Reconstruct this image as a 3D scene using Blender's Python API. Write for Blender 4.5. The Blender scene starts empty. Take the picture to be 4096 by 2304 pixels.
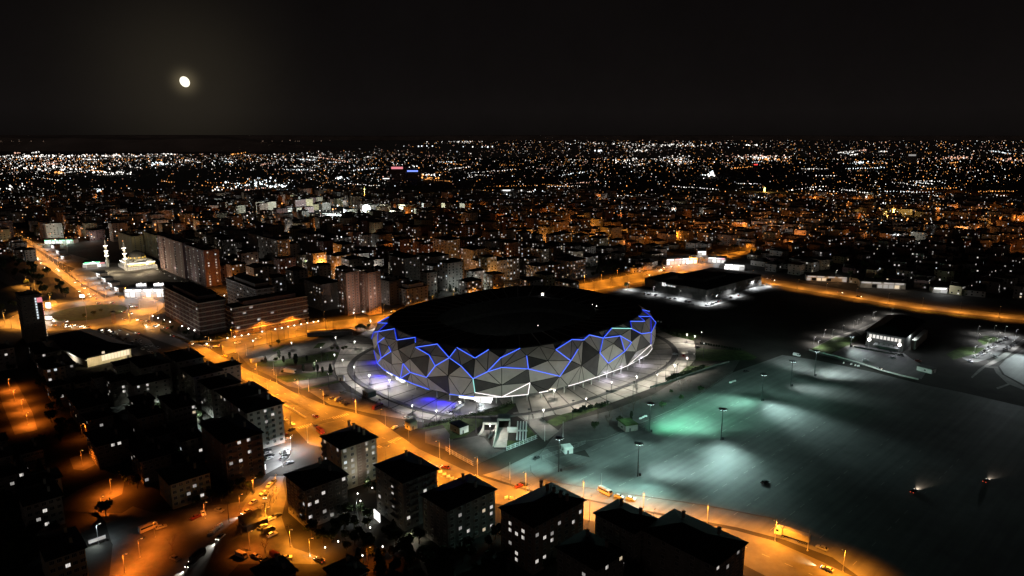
import bpy, math, random
from mathutils import Vector, Matrix, geometry
R = random.Random(11)
SC = bpy.context.scene
COL = SC.collection
PI = math.pi
# ---------------------------------------------------------------- survey of the place
# metres; camera 160 m over the ground, ground pixels of the 4096x2304 photo turned into ground points
FPX, CAMH, HZ = 2780.0, 160.0, 540.0
PITCH = math.atan((1152 - HZ) / FPX)
SP, CP = math.sin(PITCH), math.cos(PITCH)
GA = math.radians(42.7)                       # the town grid
E1 = Vector((math.cos(GA), math.sin(GA), 0)); E2 = Vector((-math.sin(GA), math.cos(GA), 0))
def U(x, y, z=0.0):
    a = (x - 2048) / FPX; b = (y - 1152) / FPX
    t = (CAMH - z) / (SP + b * CP)
    return Vector((a * t, (CP - b * SP) * t, z))
def PR(v):
    d = v[1] * CP - (v[2] - CAMH) * SP; u = v[1] * SP + (v[2] - CAMH) * CP
    if d < 1: return (-9e9, -9e9)
    return (2048 + FPX * v[0] / d, 1152 - FPX * u / d)
def HT(base, ytop):                           # height over a ground point that reaches image row ytop
    k = (1152 - ytop) / FPX
    return CAMH + base[1] * (k * CP - SP) / (CP + k * SP)
def crop(x0, y0, s): return lambda *pts: [(x0 + s * x, y0 + s * y) for x, y in pts]
CA = crop(1450, 1150, .27193); CB = crop(2050, 1150, .27193); CC = crop(1450, 1450, .27193)
CD = crop(2050, 1400, .3106); CE = crop(900, 1230, .3106); CF = crop(1100, 1560, .3106)
CG = crop(1700, 1650, .2333); CH = crop(2600, 1200, .5867); CI = crop(1900, 1550, .5204)
CL = crop(0, 900, .27193); CM = crop(0, 1200, .27193); CN = crop(400, 1350, .3106)
CO = crop(700, 1500, .3106); CQ = crop(500, 1850, .31336); CS = crop(2600, 1950, .3106)
CT = crop(3400, 1200, .3106); CV = crop(1900, 1900, .3106); CW = crop(0, 1500, .555)
CX = crop(600, 850, .4658); CY = crop(2200, 900, .736); CZ = crop(1100, 800, .5435)
# ---------------------------------------------------------------- materials
def mat(name, col, rough=.8, noise=0, nscale=.2, spec=.3, emit=None, es=1.0, metal=0, sample=False, dark=None):
    m = bpy.data.materials.new(name); m.use_nodes = True
    nt = m.node_tree; b = nt.nodes['Principled BSDF']
    b.inputs['Base Color'].default_value = (*col, 1); b.inputs['Roughness'].default_value = rough
    b.inputs['Specular IOR Level'].default_value = spec; b.inputs['Metallic'].default_value = metal
    if noise:
        tc = nt.nodes.new('ShaderNodeTexCoord'); n = nt.nodes.new('ShaderNodeTexNoise')
        n.inputs['Scale'].default_value = nscale; n.inputs['Detail'].default_value = 7; n.inputs['Roughness'].default_value = .65
        r = nt.nodes.new('ShaderNodeValToRGB')
        lo = dark or tuple(c * (1 - noise) for c in col); hi = tuple(min(1, c * (1 + noise)) for c in col)
        r.color_ramp.elements[0].position = .32; r.color_ramp.elements[1].position = .7
        r.color_ramp.elements[0].color = (*lo, 1); r.color_ramp.elements[1].color = (*hi, 1)
        nt.links.new(tc.outputs['Object'], n.inputs['Vector']); nt.links.new(n.outputs['Fac'], r.inputs['Fac'])
        nt.links.new(r.outputs['Color'], b.inputs['Base Color'])
    if emit:
        b.inputs['Emission Color'].default_value = (*emit, 1); b.inputs['Emission Strength'].default_value = es
        m.cycles.emission_sampling = 'AUTO' if sample else 'NONE'
    return m
M = {}
M['soil'] = mat('dark_soil', (.035, .032, .028), .95, .5, .03)
M['asphalt'] = mat('asphalt', (.085, .083, .08), .75, .35, .12)
M['road'] = mat('worn_road', (.11, .105, .1), .7, .3, .1)
M['kerb'] = mat('kerb_concrete', (.32, .31, .29), .85, .25, .5)
M['pave'] = mat('pale_paving', (.2, .19, .175), .85, .3, .15)
M['concrete'] = mat('concrete', (.42, .41, .38), .8, .2, .3)
M['darkconc'] = mat('dark_concrete', (.09, .088, .085), .85, .3, .3)
M['grass'] = mat('grass', (.045, .075, .022), .95, .5, .25)
M['hedge'] = mat('hedge_leaf', (.03, .048, .018), .95, .5, .6)
M['leaf'] = mat('leaf', (.035, .05, .02), .9, .5, .8)
M['conif'] = mat('conifer_leaf', (.022, .034, .018), .9, .5, .8)
M['bark'] = mat('bark', (.08, .06, .045), .95, .4, 2)
M['white'] = mat('white_paint', (.75, .75, .73), .5, .1, .5)
M['steel'] = mat('grey_steel', (.3, .3, .3), .45, .1, .5, metal=.4)
M['darksteel'] = mat('dark_steel', (.06, .06, .065), .5, .2, .5)
M['roof'] = mat('dark_roof', (.012, .012, .013), .85, .5, .4)
M['tileroof'] = mat('dark_tile_roof', (.016, .013, .012), .9, .45, .6)
M['w_grey'] = mat('grey_render', (.33, .31, .28), .85, .2, .35)
M['w_cream'] = mat('cream_render', (.42, .37, .28), .85, .18, .35)
M['w_brown'] = mat('brown_render', (.26, .19, .15), .85, .22, .35)
M['w_white'] = mat('white_render', (.6, .59, .56), .85, .15, .35)
M['w_dark'] = mat('dark_render', (.2, .185, .17), .85, .3, .35)
M['w_mauve'] = mat('mauve_brick', (.15, .1, .1), .85, .2, .35)
M['w_tan'] = mat('tan_render', (.38, .33, .2), .85, .15, .35)
M['frame'] = mat('window_frame', (.5, .49, .46), .5)
M['glass'] = mat('dark_glass', (.015, .016, .018), .25, spec=.5)
M['tyre'] = mat('tyre_rubber', (.015, .015, .015), .9)
M['lit'] = mat('lit_curtain_white', (.2, .2, .2), emit=(1, .94, .87), es=.8)
M['litw'] = mat('lit_curtain_warm', (.2, .2, .2), emit=(1, .8, .54), es=.75)
M['litd'] = mat('lit_curtain_dim', (.2, .2, .2), emit=(.95, .9, .85), es=.35)
M['litc'] = mat('lit_window_cool', (.2, .2, .2), emit=(.85, .95, 1), es=.9)
M['lamp_o'] = mat('sodium_lens', (.2, .2, .2), emit=(1, .5, .12), es=5)
M['lamp_w'] = mat('white_lens', (.2, .2, .2), emit=(1, .95, .86), es=5)
M['lamp_c'] = mat('cool_lens', (.2, .2, .2), emit=(.8, 1, .97), es=6)
M['sign_w'] = mat('white_sign', (.3, .3, .3), emit=(1, .98, .95), es=1.6)
M['sign_s'] = mat('soft_white_sign', (.3, .3, .3), emit=(1, .97, .92), es=.9)
M['sign_g'] = mat('green_sign', (.3, .3, .3), emit=(.15, .95, .35), es=1.6)
M['sign_y'] = mat('amber_sign', (.3, .3, .3), emit=(1, .6, .08), es=1.8)
M['sign_p'] = mat('pink_sign', (.3, .3, .3), emit=(1, .3, .35), es=.9)
M['sign_b'] = mat('blue_sign', (.3, .3, .3), emit=(.2, .3, 1), es=1.6)
M['head'] = mat('headlight_glass', (.3, .3, .3), emit=(1, .9, .75), es=9)
M['tail'] = mat('tail_light_glass', (.2, .02, .02), emit=(1, .12, .05), es=1.6)
M['headoff'] = mat('headlight_off', (.4, .4, .4), .3)
M['tailoff'] = mat('tail_light_off', (.2, .015, .012), .3)
CAR = {'white': (.42, .42, .42), 'silver': (.25, .26, .27), 'black': (.015, .015, .017), 'grey': (.13, .135, .14), 'red': (.13, .018, .014), 'blue': (.03, .06, .16), 'yellow': (.6, .38, .03)}
for k, c in CAR.items(): M['car_' + k] = mat(k + '_car_paint', c, .32, .04, 1, spec=.5)
# ---------------------------------------------------------------- mesh helpers
class MB:
    def __init__(s): s.v = []; s.f = []; s.m = []; s.mats = []
    def mi(s, m):
        if m not in s.mats: s.mats.append(m)
        return s.mats.index(m)
    def add(s, vs, fs, m):
        o = len(s.v); k = s.mi(m); s.v += [tuple(p) for p in vs]
        for f in fs: s.f.append([o + i for i in f]); s.m.append(k)
        return s
    def box(s, c, d, m, rz=0.0, taper=1.0):
        x, y, z = d[0] / 2, d[1] / 2, d[2] / 2; cs, sn = math.cos(rz), math.sin(rz); vs = []
        for dz, t in ((-z, 1), (z, taper)):
            for px, py in ((-x, -y), (x, -y), (x, y), (-x, y)):
                vs.append((c[0] + (px * cs - py * sn) * t, c[1] + (px * sn + py * cs) * t, c[2] + dz))
        return s.add(vs, [(3, 2, 1, 0), (4, 5, 6, 7), (0, 1, 5, 4), (1, 2, 6, 5), (2, 3, 7, 6), (3, 0, 4, 7)], m)
    def bb(s, x0, x1, y0, y1, z0, z1, m): return s.box(((x0 + x1) / 2, (y0 + y1) / 2, (z0 + z1) / 2), (x1 - x0, y1 - y0, z1 - z0), m)
    def prism(s, poly, z0, z1, m, mtop=None, top=None):
        n = len(poly); top = top or poly
        s.add([(p[0], p[1], z0) for p in poly] + [(p[0], p[1], z1) for p in top], [(i, (i + 1) % n, n + (i + 1) % n, n + i) for i in range(n)], m)
        return s.add([(p[0], p[1], z1) for p in top], [tuple(range(n))], mtop or m)
    def tube(s, p0, p1, r0, r1, m, n=6, cap=True):
        p0, p1 = Vector(p0), Vector(p1); d = (p1 - p0).normalized()
        a = d.orthogonal().normalized(); b = d.cross(a); vs = []
        for p, r in ((p0, r0), (p1, r1)):
            for i in range(n):
                t = 2 * PI * i / n; vs.append(p + (a * math.cos(t) + b * math.sin(t)) * r)
        fs = [(i, (i + 1) % n, n + (i + 1) % n, n + i) for i in range(n)]
        if cap: fs += [tuple(range(n - 1, -1, -1)), tuple(range(n, 2 * n))]
        return s.add(vs, fs, m)
    def lathe(s, prof, m, n=12, c=(0, 0)):
        vs = []; k = len(prof)
        for r, z in prof:
            for i in range(n):
                t = 2 * PI * i / n; vs.append((c[0] + r * math.cos(t), c[1] + r * math.sin(t), z))
        fs = [(j * n + i, j * n + (i + 1) % n, (j + 1) * n + (i + 1) % n, (j + 1) * n + i) for j in range(k - 1) for i in range(n)]
        fs += [tuple(range(n - 1, -1, -1)), tuple((k - 1) * n + i for i in range(n))]
        return s.add(vs, fs, m)
    def data(s, name):
        me = bpy.data.meshes.new(name); me.from_pydata(s.v, [], s.f)
        for m in s.mats: me.materials.append(m)
        me.polygons.foreach_set('material_index', s.m); me.update(); return me
    def build(s, name, parent=None): return link(name, s.data(name), parent)
def link(name, data, parent=None, loc=None, rz=0):
    o = bpy.data.objects.new(name, data); COL.objects.link(o)
    if parent: o.parent = parent
    if loc is not None: o.location = loc
    if rz: o.rotation_euler = (0, 0, rz)
    return o
def tag(o, label=None, cat=None, group=None, kind=None):
    if label: o['label'] = label
    if cat: o['category'] = cat
    if group: o['group'] = group
    if kind: o['kind'] = kind
    return o
def root(name, label, cat, loc, rz=0, group=None):
    o = bpy.data.objects.new(name, None); COL.objects.link(o); o.location = loc; o.rotation_euler = (0, 0, rz); o.empty_display_size = 1
    return tag(o, label, cat, group)
KIDS = {}
def clone(r, loc, rz=0, scale=1.0):
    if r.name not in KIDS: KIDS[r.name] = [(c, list(c.children)) for c in r.children]
    n = r.copy(); COL.objects.link(n); n.location = loc; n.rotation_euler = (0, 0, rz); n.scale = (scale,) * 3
    for c, gs in KIDS[r.name]:
        k = c.copy(); COL.objects.link(k); k.parent = n
        for g in gs:
            q = g.copy(); COL.objects.link(q); q.parent = k
    return n
def sheet(name, pts, z, m, world=False):     # a piece of the ground
    P = [Vector((p[0], p[1], z)) if world else U(p[0], p[1], 0) for p in pts]
    tri = geometry.tessellate_polygon([[Vector((p.x, p.y, 0)) for p in P]])
    b = MB(); fs = []
    for t in tri:
        a, c, d = (P[i] for i in t)
        fs.append(tuple(t) if (c - a).cross(d - a).z > 0 else (t[0], t[2], t[1]))
    b.add([(p.x, p.y, z) for p in P], fs, m)
    return tag(b.build(name), kind='structure')
def strip_pts(px, w, world=False):           # a band of width w along a pixel line
    P = [Vector(p) if world else U(*p) for p in px]; L = []; Rr = []
    for i, p in enumerate(P):
        d = (P[min(i + 1, len(P) - 1)] - P[max(i - 1, 0)]).normalized(); n = Vector((-d.y, d.x, 0)) * w / 2
        L.append(p + n); Rr.append(p - n)
    return L + Rr[::-1]
def along(P, step, off=0.0):                 # points and directions every step metres along a line of world points
    out = []; need = off
    for a, b in zip(P, P[1:]):
        l = (b - a).length
        while need <= l:
            out.append((a + (b - a) * (need / l), (b - a).normalized())); need += step
        need -= l
    return out
def inside(p, poly):
    c = False; n = len(poly)
    for i in range(n):
        a, b = poly[i], poly[i - 1]
        if (a[1] > p[1]) != (b[1] > p[1]) and p[0] < (b[0] - a[0]) * (p[1] - a[1]) / (b[1] - a[1]) + a[0]: c = not c
    return c
ORD = 'first second third fourth fifth sixth seventh eighth ninth tenth eleventh twelfth thirteenth fourteenth fifteenth sixteenth seventeenth eighteenth nineteenth twentieth'.split()
TENS = {20: 'twenty', 30: 'thirty', 40: 'forty', 50: 'fifty', 60: 'sixty', 70: 'seventy', 80: 'eighty', 90: 'ninety'}
def ordn(i):                                  # 0-based
    n = i + 1
    if n <= 20: return ORD[n - 1]
    if n >= 100: return 'hundred-and-' + ordn(n - 101) if n > 100 else 'hundredth'
    t = n // 10 * 10
    return (TENS[t][:-1] + 'ieth') if n == t else TENS[t] + '-' + ORD[n - t - 1]
NUM = 'no one two three four five six seven eight nine ten eleven twelve thirteen fourteen fifteen sixteen'.split()
def spot(loc, target, col, power, ang=120, blend=.6, rad=.3, parent=None):
    l = bpy.data.lights.new('lamp_light', 'SPOT'); l.color = col; l.energy = power; l.spot_size = math.radians(ang); l.spot_blend = blend; l.shadow_soft_size = rad
    o = bpy.data.objects.new('lamp_light', l); COL.objects.link(o); o.location = loc
    d = (Vector(target) - Vector(loc)); o.rotation_euler = d.to_track_quat('-Z', 'Y').to_euler(); return o
def point(loc, col, power, rad=.4):
    l = bpy.data.lights.new('lamp_light', 'POINT'); l.color = col; l.energy = power; l.shadow_soft_size = rad
    o = bpy.data.objects.new('lamp_light', l); COL.objects.link(o); o.location = loc; return o
SOD = (1, .30, .02); SODR = (1, .2, .014); WHT = (1, .93, .82); CYA = (.62, 1, .93); GRN = (.2, 1, .55)
# landmarks for labels: name -> image point
LM = []
PEND = {}
def later(o, noun, cat=None):                 # label made at the end from where the thing stands
    PEND.setdefault(noun, []).append(o)
    if cat: o['category'] = cat
    return o
def finish_labels():
    for noun, objs in PEND.items():
        by = {}
        for o in objs:
            x, y = PR(o.location); best = min(LM, key=lambda l: (l[1] - x) ** 2 + 3.0 * (l[2] - y) ** 2)
            dx, dy = x - best[1], 1.8 * (y - best[2])
            rel = ('right of' if dx > 0 else 'left of') if abs(dx) > abs(dy) else ('in front of' if dy > 0 else 'behind')
            by.setdefault((rel, best[0]), []).append((x, o))
        for (rel, nm), lst in by.items():
            lst.sort(key=lambda t: t[0])
            for i, (x, o) in enumerate(lst):
                o['label'] = f'{noun} {rel} {nm}' if len(lst) == 1 else f'{noun} {rel} {nm}, {ordn(i)} from left'
# ---------------------------------------------------------------- ground materials with patterns
def mat_lot():
    m = mat('worn_lot_asphalt', (.15, .15, .147), .7, .22, .06); nt = m.node_tree; b = nt.nodes['Principled BSDF']
    tc = nt.nodes.new('ShaderNodeTexCoord'); mp = nt.nodes.new('ShaderNodeMapping'); mp.vector_type = 'TEXTURE'; mp.inputs['Rotation'].default_value = (0, 0, GA)
    mp.inputs['Scale'].default_value = (70, 2.6, 1)
    n = nt.nodes.new('ShaderNodeTexNoise'); n.inputs['Scale'].default_value = 1; n.inputs['Detail'].default_value = 6
    r = nt.nodes.new('ShaderNodeValToRGB'); r.color_ramp.elements[0].position = .35; r.color_ramp.elements[1].position = .7
    r.color_ramp.elements[0].color = (.8, .8, .8, 1); r.color_ramp.elements[1].color = (1.1, 1.1, 1.1, 1)
    mx = nt.nodes.new('ShaderNodeMix'); mx.data_type = 'RGBA'; mx.blend_type = 'MULTIPLY'; mx.inputs[0].default_value = 1
    old = b.inputs['Base Color'].links[0].from_socket
    nt.links.new(tc.outputs['Object'], mp.inputs['Vector']); nt.links.new(mp.outputs['Vector'], n.inputs['Vector']); nt.links.new(n.outputs['Fac'], r.inputs['Fac'])
    nt.links.new(old, mx.inputs[6]); nt.links.new(r.outputs['Color'], mx.inputs[7]); nt.links.new(mx.outputs[2], b.inputs['Base Color'])
    return m
M['lot'] = mat_lot()
STC = Vector((4.77, 495.97, 0)); SA, SB, STH, SN = 104.48, 83.5, .746, 2.723
def se_r(al, s=1.0):                          # stadium plan radius in world direction al
    c, n = math.cos(al - STH), math.sin(al - STH)
    return s * (abs(c / SA) ** SN + abs(n / SB) ** SN) ** (-1 / SN)
def se_p(al, s, z=0.0):
    r = se_r(al, s); return Vector((STC.x + r * math.cos(al), STC.y + r * math.sin(al), z))
def ring(name, s0, s1, z, m, a0=0.0, a1=2 * PI, n=160, h=0.0):
    b = MB(); vs = []
    full = abs(a1 - a0 - 2 * PI) < 1e-6; k = n if full else n + 1
    for i in range(k):
        al = a0 + (a1 - a0) * i / n
        vs += [se_p(al, s0, z), se_p(al, s1, z + h)]
    fs = [(2 * i, 2 * i + 1, (2 * i + 3) % (2 * k), (2 * i + 2) % (2 * k)) for i in range(n)]
    b.add(vs, fs, m); return tag(b.build(name), kind='structure')
# ---------------------------------------------------------------- the setting
g = MB(); g.add([(-16000, 5200, .3), (16000, 5200, .3), (22000, 26000, .3), (-22000, 26000, .3)], [(0, 1, 2, 3)], mat('haze_pale_plain', (.5, .46, .42), .95, .25, .0005)); tag(g.build('plain'), kind='structure')  # paleness stands in for haze, bringing far ground up to the sky
g = MB(); g.add([(-9000, -300, 0), (9000, -300, 0), (16000, 24000, 0), (-16000, 24000, 0)], [(0, 1, 2, 3)], M['soil']); tag(g.build('ground'), kind='structure')
BLV = [(560, 1255), (700, 1330), (819, 1385), (900, 1432), (1015, 1491), (1170, 1565), (1304, 1621), (1504, 1675), (1675, 1796), (1898, 1899), (2117, 1967), (2350, 2003), (2608, 2055), (2942, 2122), (3097, 2164), (3283, 2245), (3420, 2310)]
BLW = [(3090, 2318), (2976, 2260), (2760, 2175), (2500, 2110), (2200, 2050), (1960, 2010), (1755, 1951), (1500, 1850), (1330, 1800), (1237, 1777), (1178, 1715), (1105, 1660), (1083, 1595), (1021, 1543), (912, 1487), (800, 1420), (700, 1385), (600, 1350), (500, 1312), (430, 1300)]
sheet('boulevard', BLV + BLW, .03, M['road'])
ROADB_U = [(880, 1367), (1000, 1339), (1117, 1311), (1273, 1292), (1397, 1277), (1546, 1258), (1650, 1240), (1800, 1205), (1950, 1178), (2100, 1160), (2290, 1142), (2420, 1118), (2560, 1090), (2680, 1070), (2770, 1052)]
ROADB_L = [(2800, 1078), (2700, 1098), (2560, 1128), (2400, 1160), (2200, 1190), (2050, 1210), (1900, 1230), (1750, 1255), (1600, 1280), (1490, 1294), (1288, 1328), (1164, 1352), (1002, 1388), (900, 1420)]
sheet('cross_road', ROADB_U + ROADB_L, .045, M['road'])
sheet('far_road', [(2770, 1050), (2860, 1020), (2960, 1005), (3010, 1000), (3000, 1018), (2930, 1030), (2880, 1055), (2870, 1085), (2800, 1080)], .05, M['road'])
FAR_U = [(2990, 1100), (3090, 1118), (3250, 1138), (3400, 1162), (3580, 1200), (3800, 1232), (4096, 1262), (4200, 1272)]
FAR_L = [(4200, 1292), (4040, 1275), (3850, 1255), (3650, 1232), (3450, 1198), (3200, 1158), (3060, 1134), (2980, 1112)]
sheet('east_road', FAR_U + FAR_L, .05, M['road'])
HW_L = [(-40, 925), (0, 948), (90, 1003), (190, 1068), (272, 1132), (330, 1178), (345, 1200)]
HW_R = [(450, 1215), (400, 1180), (300, 1120), (220, 1056), (135, 992), (50, 944), (0, 915)]
sheet('highway', HW_L + HW_R, .035, M['road'])
sheet('service_road', [(0, 1075), (60, 1120), (150, 1165), (225, 1205), (250, 1240), (170, 1260), (120, 1215), (60, 1160), (0, 1120)], .04, M['road'])
RBC = U(355, 1250); RBC.z = 0
def disc(name, c, r0, r1, z, m, n=64):
    b = MB(); vs = []
    for i in range(n):
        t = 2 * PI * i / n
        vs += [(c.x + r0 * math.cos(t), c.y + r0 * math.sin(t), z), (c.x + r1 * math.cos(t), c.y + r1 * math.sin(t), z)]
    b.add(vs, [(2 * i, 2 * i + 1, (2 * i + 3) % (2 * n), (2 * i + 2) % (2 * n)) for i in range(n)], m)
    return tag(b.build(name), kind='structure')
disc('roundabout', RBC, 31, 62, .055, M['road'])
disc('roundabout_island', RBC, .1, 31, .18, M['grass'])
sheet('west_road', [(-60, 1270), (60, 1278), (200, 1285), (300, 1300), (200, 1318), (60, 1312), (-60, 1318)], .04, M['road'])
sheet('corner_apron', [(505, 1195), (610, 1195), (612, 1290), (640, 1320), (560, 1330), (480, 1290)], .05, M['road'])
sheet('market_car_park', [(330, 1300), (460, 1302), (600, 1360), (640, 1410), (560, 1430), (480, 1395), (400, 1330)], .05, M['lot'])
sheet('shop_forecourt', CL((1150, 620), (1400, 700), (1750, 960), (2250, 1050), (2250, 1110), (1700, 1090), (1450, 980), (1200, 860), (1000, 700)), .05, M['pave'])
sheet('station_forecourt', CL((300, 180), (560, 260), (1000, 260), (1000, 420), (1500, 560), (1600, 660), (1200, 680), (900, 560), (600, 380)), .052, M['pave'])
sheet('mosque_courtyard', CL((1500, 560), (2300, 540), (2320, 640), (1900, 700), (1550, 680)), .056, M['pave'])
# district around the bottom left street
SIDE = CQ((2035, 175), (1990, 300), (1870, 600), (1560, 890), (1200, 1090), (950, 1340), (850, 1460), (560, 1460), (860, 1240), (1180, 1010), (1450, 690), (1560, 480), (1700, 330), (1850, 180))
sheet('open_lot', CQ((560, 620), (1000, 560), (1500, 500), (1640, 330), (2000, 180), (2060, 450), (2000, 700), (2050, 850), (2150, 1090), (2560, 1230), (2540, 1300), (2100, 1290), (1450, 1300), (1300, 1460), (-200, 1460), (-120, 700), (100, 560), (350, 640)), .03, M['asphalt'])
sheet('side_street', SIDE, .06, M['road'])
sheet('courtyard_parking', CO((1140, 860), (1300, 760), (1480, 830), (1500, 960), (1480, 1060), (1380, 1160), (1200, 1260), (1060, 1330), (900, 1330), (1160, 1200)), .06, M['lot'])
sheet('back_yard_parking', CN((960, 1260), (1250, 1180), (1400, 1100), (1420, 1330), (1250, 1449), (1060, 1420)), .05, M['lot'])
sheet('lit_yard', CO((380, 1130), (520, 1110), (570, 1200), (480, 1240), (400, 1190)), .05, M['pave'])
sheet('alley', [(-20, 1500), (60, 1520), (130, 1650), (150, 1720), (60, 1740), (10, 1620)], .045, M['asphalt'])
sheet('upper_lane', [(140, 1530), (220, 1500), (300, 1488), (520, 1455), (600, 1455), (500, 1475), (300, 1510), (180, 1540)], .045, M['asphalt'])
sheet('lower_lane', CW((420, 920), (560, 830), (780, 740), (900, 760), (880, 860), (680, 950), (760, 1060), (800, 1200), (950, 1449), (1100, 1449), (1060, 1180), (900, 1000), (620, 990), (470, 980)), .05, M['asphalt'])
sheet('tree_lane', CW((500, 600), (640, 560), (700, 640), (600, 690), (530, 680)), .05, M['asphalt'])
# stadium grounds
PLZ = [(1546, 1300), (1500, 1312), (1420, 1345), (1362, 1400), (1338, 1460), (1345, 1500), (1400, 1545), (1470, 1592), (1610, 1657), (1749, 1687), (1773, 1657), (1830, 1672), (2000, 1620), (2062, 1613), (2075, 1650), (2101, 1680), (2224, 1658), (2258, 1661), (2438, 1614), (2609, 1552), (2659, 1530), (2755, 1468), (2786, 1431), (2776, 1364), (2688, 1341), (2600, 1290), (2500, 1215), (2300, 1190), (2000, 1205), (1750, 1262)]
def mat_plaza(al):
    m = mat('banded_paving', al, .85); nt = m.node_tree; b = nt.nodes['Principled BSDF']
    N = lambda t: nt.nodes.new(t); L = nt.links.new
    tc = N('ShaderNodeTexCoord'); sub = N('ShaderNodeVectorMath'); sub.operation = 'SUBTRACT'; sub.inputs[1].default_value = STC
    L(tc.outputs['Object'], sub.inputs[0]); sx = N('ShaderNodeSeparateXYZ'); L(sub.outputs[0], sx.inputs[0])
    def math_(op, a, bb=None):
        k = N('ShaderNodeMath'); k.operation = op
        for i, q in enumerate((a, bb)):
            if q is None: continue
            if isinstance(q, (int, float)): k.inputs[i].default_value = q
            else: L(q, k.inputs[i])
        return k.outputs[0]
    at = math_('ARCTAN2', sx.outputs['Y'], sx.outputs['X'])
    fr = math_('FRACT', math_('MULTIPLY', at, 54 / (2 * PI)))
    line = math_('LESS_THAN', fr, .075)
    ln = N('ShaderNodeVectorMath'); ln.operation = 'LENGTH'; L(sub.outputs[0], ln.inputs[0])
    fr2 = math_('FRACT', math_('MULTIPLY', ln.outputs['Value'], 1 / 13.0)); line2 = math_('LESS_THAN', fr2, .03)
    fac = math_('MAXIMUM', line, math_('MULTIPLY', line2, .35))
    n = N('ShaderNodeTexNoise'); n.inputs['Scale'].default_value = .09; n.inputs['Detail'].default_value = 8; L(tc.outputs['Object'], n.inputs['Vector'])
    cr = N('ShaderNodeValToRGB'); cr.color_ramp.elements[0].position = .3; cr.color_ramp.elements[1].position = .7
    cr.color_ramp.elements[0].color = (*[c * .72 for c in al], 1); cr.color_ramp.elements[1].color = (*[c * 1.15 for c in al], 1); L(n.outputs['Fac'], cr.inputs['Fac'])
    mx = N('ShaderNodeMix'); mx.data_type = 'RGBA'; L(fac, mx.inputs[0]); L(cr.outputs['Color'], mx.inputs[6]); mx.inputs[7].default_value = (.075, .07, .065, 1)
    L(mx.outputs[2], b.inputs['Base Color']); return m
M['plaza'] = mat_plaza((.37, .35, .32))
sheet('plaza', PLZ, .09, M['plaza'])
ring('plaza_steps', 1.13, 1.165, .12, M['darkconc'], h=.5)
ring('plaza_terrace', 1.165, 1.172, .62, M['darkconc'], h=-.5)
# park between the two roads
sheet('west_park', CE((130, 560), (350, 515), (850, 400), (1250, 325), (1900, 215), (2000, 300), (1950, 380), (1600, 540), (1480, 660), (1390, 800), (1450, 930), (1560, 1060), (1340, 1130), (1080, 1070), (800, 1010), (560, 870), (330, 770)), .05, M['darkconc'])
for k, q in enumerate([((520, 690), (620, 610), (900, 480), (1100, 400), (1330, 380), (1400, 470), (1180, 590), (760, 660)), ((690, 860), (720, 770), (1380, 700), (1400, 800), (1000, 830)), ((870, 960), (1400, 890), (1440, 930), (1000, 1040)), ((1420, 420), (1640, 330), (1800, 380), (1600, 540), (1500, 560))]):
    sheet('footpath', CE(*q), .065 + k * .002, M['pave'])
for k, q in enumerate([((370, 750), (430, 700), (640, 690), (1000, 640), (1380, 560), (1500, 590), (1400, 680), (1050, 720), (650, 770)), ((640, 890), (1000, 850), (1380, 815), (1385, 870), (800, 970)), ((970, 1055), (1460, 940), (1480, 965), (1060, 1068)), ((600, 560), (720, 490), (770, 500), (640, 570)), ((1130, 530), (1200, 460), (1300, 455), (1240, 520)), ((1200, 390), (1230, 350), (1400, 360), (1380, 390))]):
    sheet('lawn', CE(*q), .085 + k * .002, M['grass'])
for k, q in enumerate([((310, 330), (640, 345), (730, 390), (700, 410), (310, 415)), ((110, 562), (255, 452), (420, 450), (330, 490), (130, 567)), ((60, 200), (200, 200), (350, 240), (290, 275), (150, 245)), ((1100, 335), (1260, 255), (1450, 255), (1230, 372))]):
    sheet('lawn', CH(*q), .1 + k * .002, M['grass'])
sheet('lawn', CG((1410, 640), (1405, 480), (1690, 490), (1720, 180), (1920, 415)), .1, M['grass'])
sheet('hedge_bank', CG((-150, 290), (0, 255), (450, 145), (1250, -45), (1500, -150), (1560, -120), (1380, 20), (1000, 130), (1000, 200), (700, 400), (420, 470), (430, 380), (300, 210), (0, 290)), .105, M['grass'])
sheet('lawn', CD((420, 930), (640, 830), (1180, 700), (1240, 690), (1250, 705), (800, 870), (560, 985)), .11, M['grass'])
sheet('front_yard', CG((0, 330), (420, 250), (480, 480), (900, 400), (1010, 430), (1180, 620), (1400, 650), (830, 920), (360, 640), (0, 520)), .06, M['asphalt'])
sheet('walkway', CG((1500, 10), (1800, -60), (2000, 100), (2300, 320), (2100, 480), (2020, 470), (1740, 170)), .07, M['pave'])
sheet('entrance_car_park', CC((1130, 860), (1190, 750), (1500, 560), (1650, 520), (2000, 520), (2060, 620), (1700, 740), (1320, 860)), .13, M['lot'])
sheet('boulevard_parking', CE((1080, 1080), (1500, 1060), (1660, 1110), (1900, 1230), (2100, 1300), (2560, 1449), (2560, 1480), (1900, 1370), (1350, 1250)), .055, M['lot'])
LOT = [(2360, 1830), (2340, 1800), (2420, 1760), (2700, 1640), (2800, 1580), (2930, 1490), (3060, 1445), (3130, 1420), (3260, 1440), (3500, 1490), (3700, 1540), (3850, 1570), (4150, 1640), (4200, 2320), (3440, 2310), (3330, 2230), (3140, 2160), (2950, 2110), (2600, 2045), (2340, 1995), (2120, 1960), (1930, 1900), (2000, 1880), (2180, 1790)]
sheet('parking_lot', LOT, .035, M['lot'])
sheet('lot_verge', [(2180, 1790), (2258, 1690), (2450, 1640), (2609, 1580), (2780, 1480), (2860, 1450), (2960, 1440), (2930, 1490), (2800, 1580), (2700, 1640), (2420, 1760), (2340, 1800), (2230, 1830)], .04, M['asphalt'])
sheet('hall_car_park', CH((1200, 370), (1260, 320), (1480, 300), (1700, 340), (1780, 400), (1900, 470), (1850, 540), (1500, 460), (1260, 400), (1080, 350)), .06, M['lot'])
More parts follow.
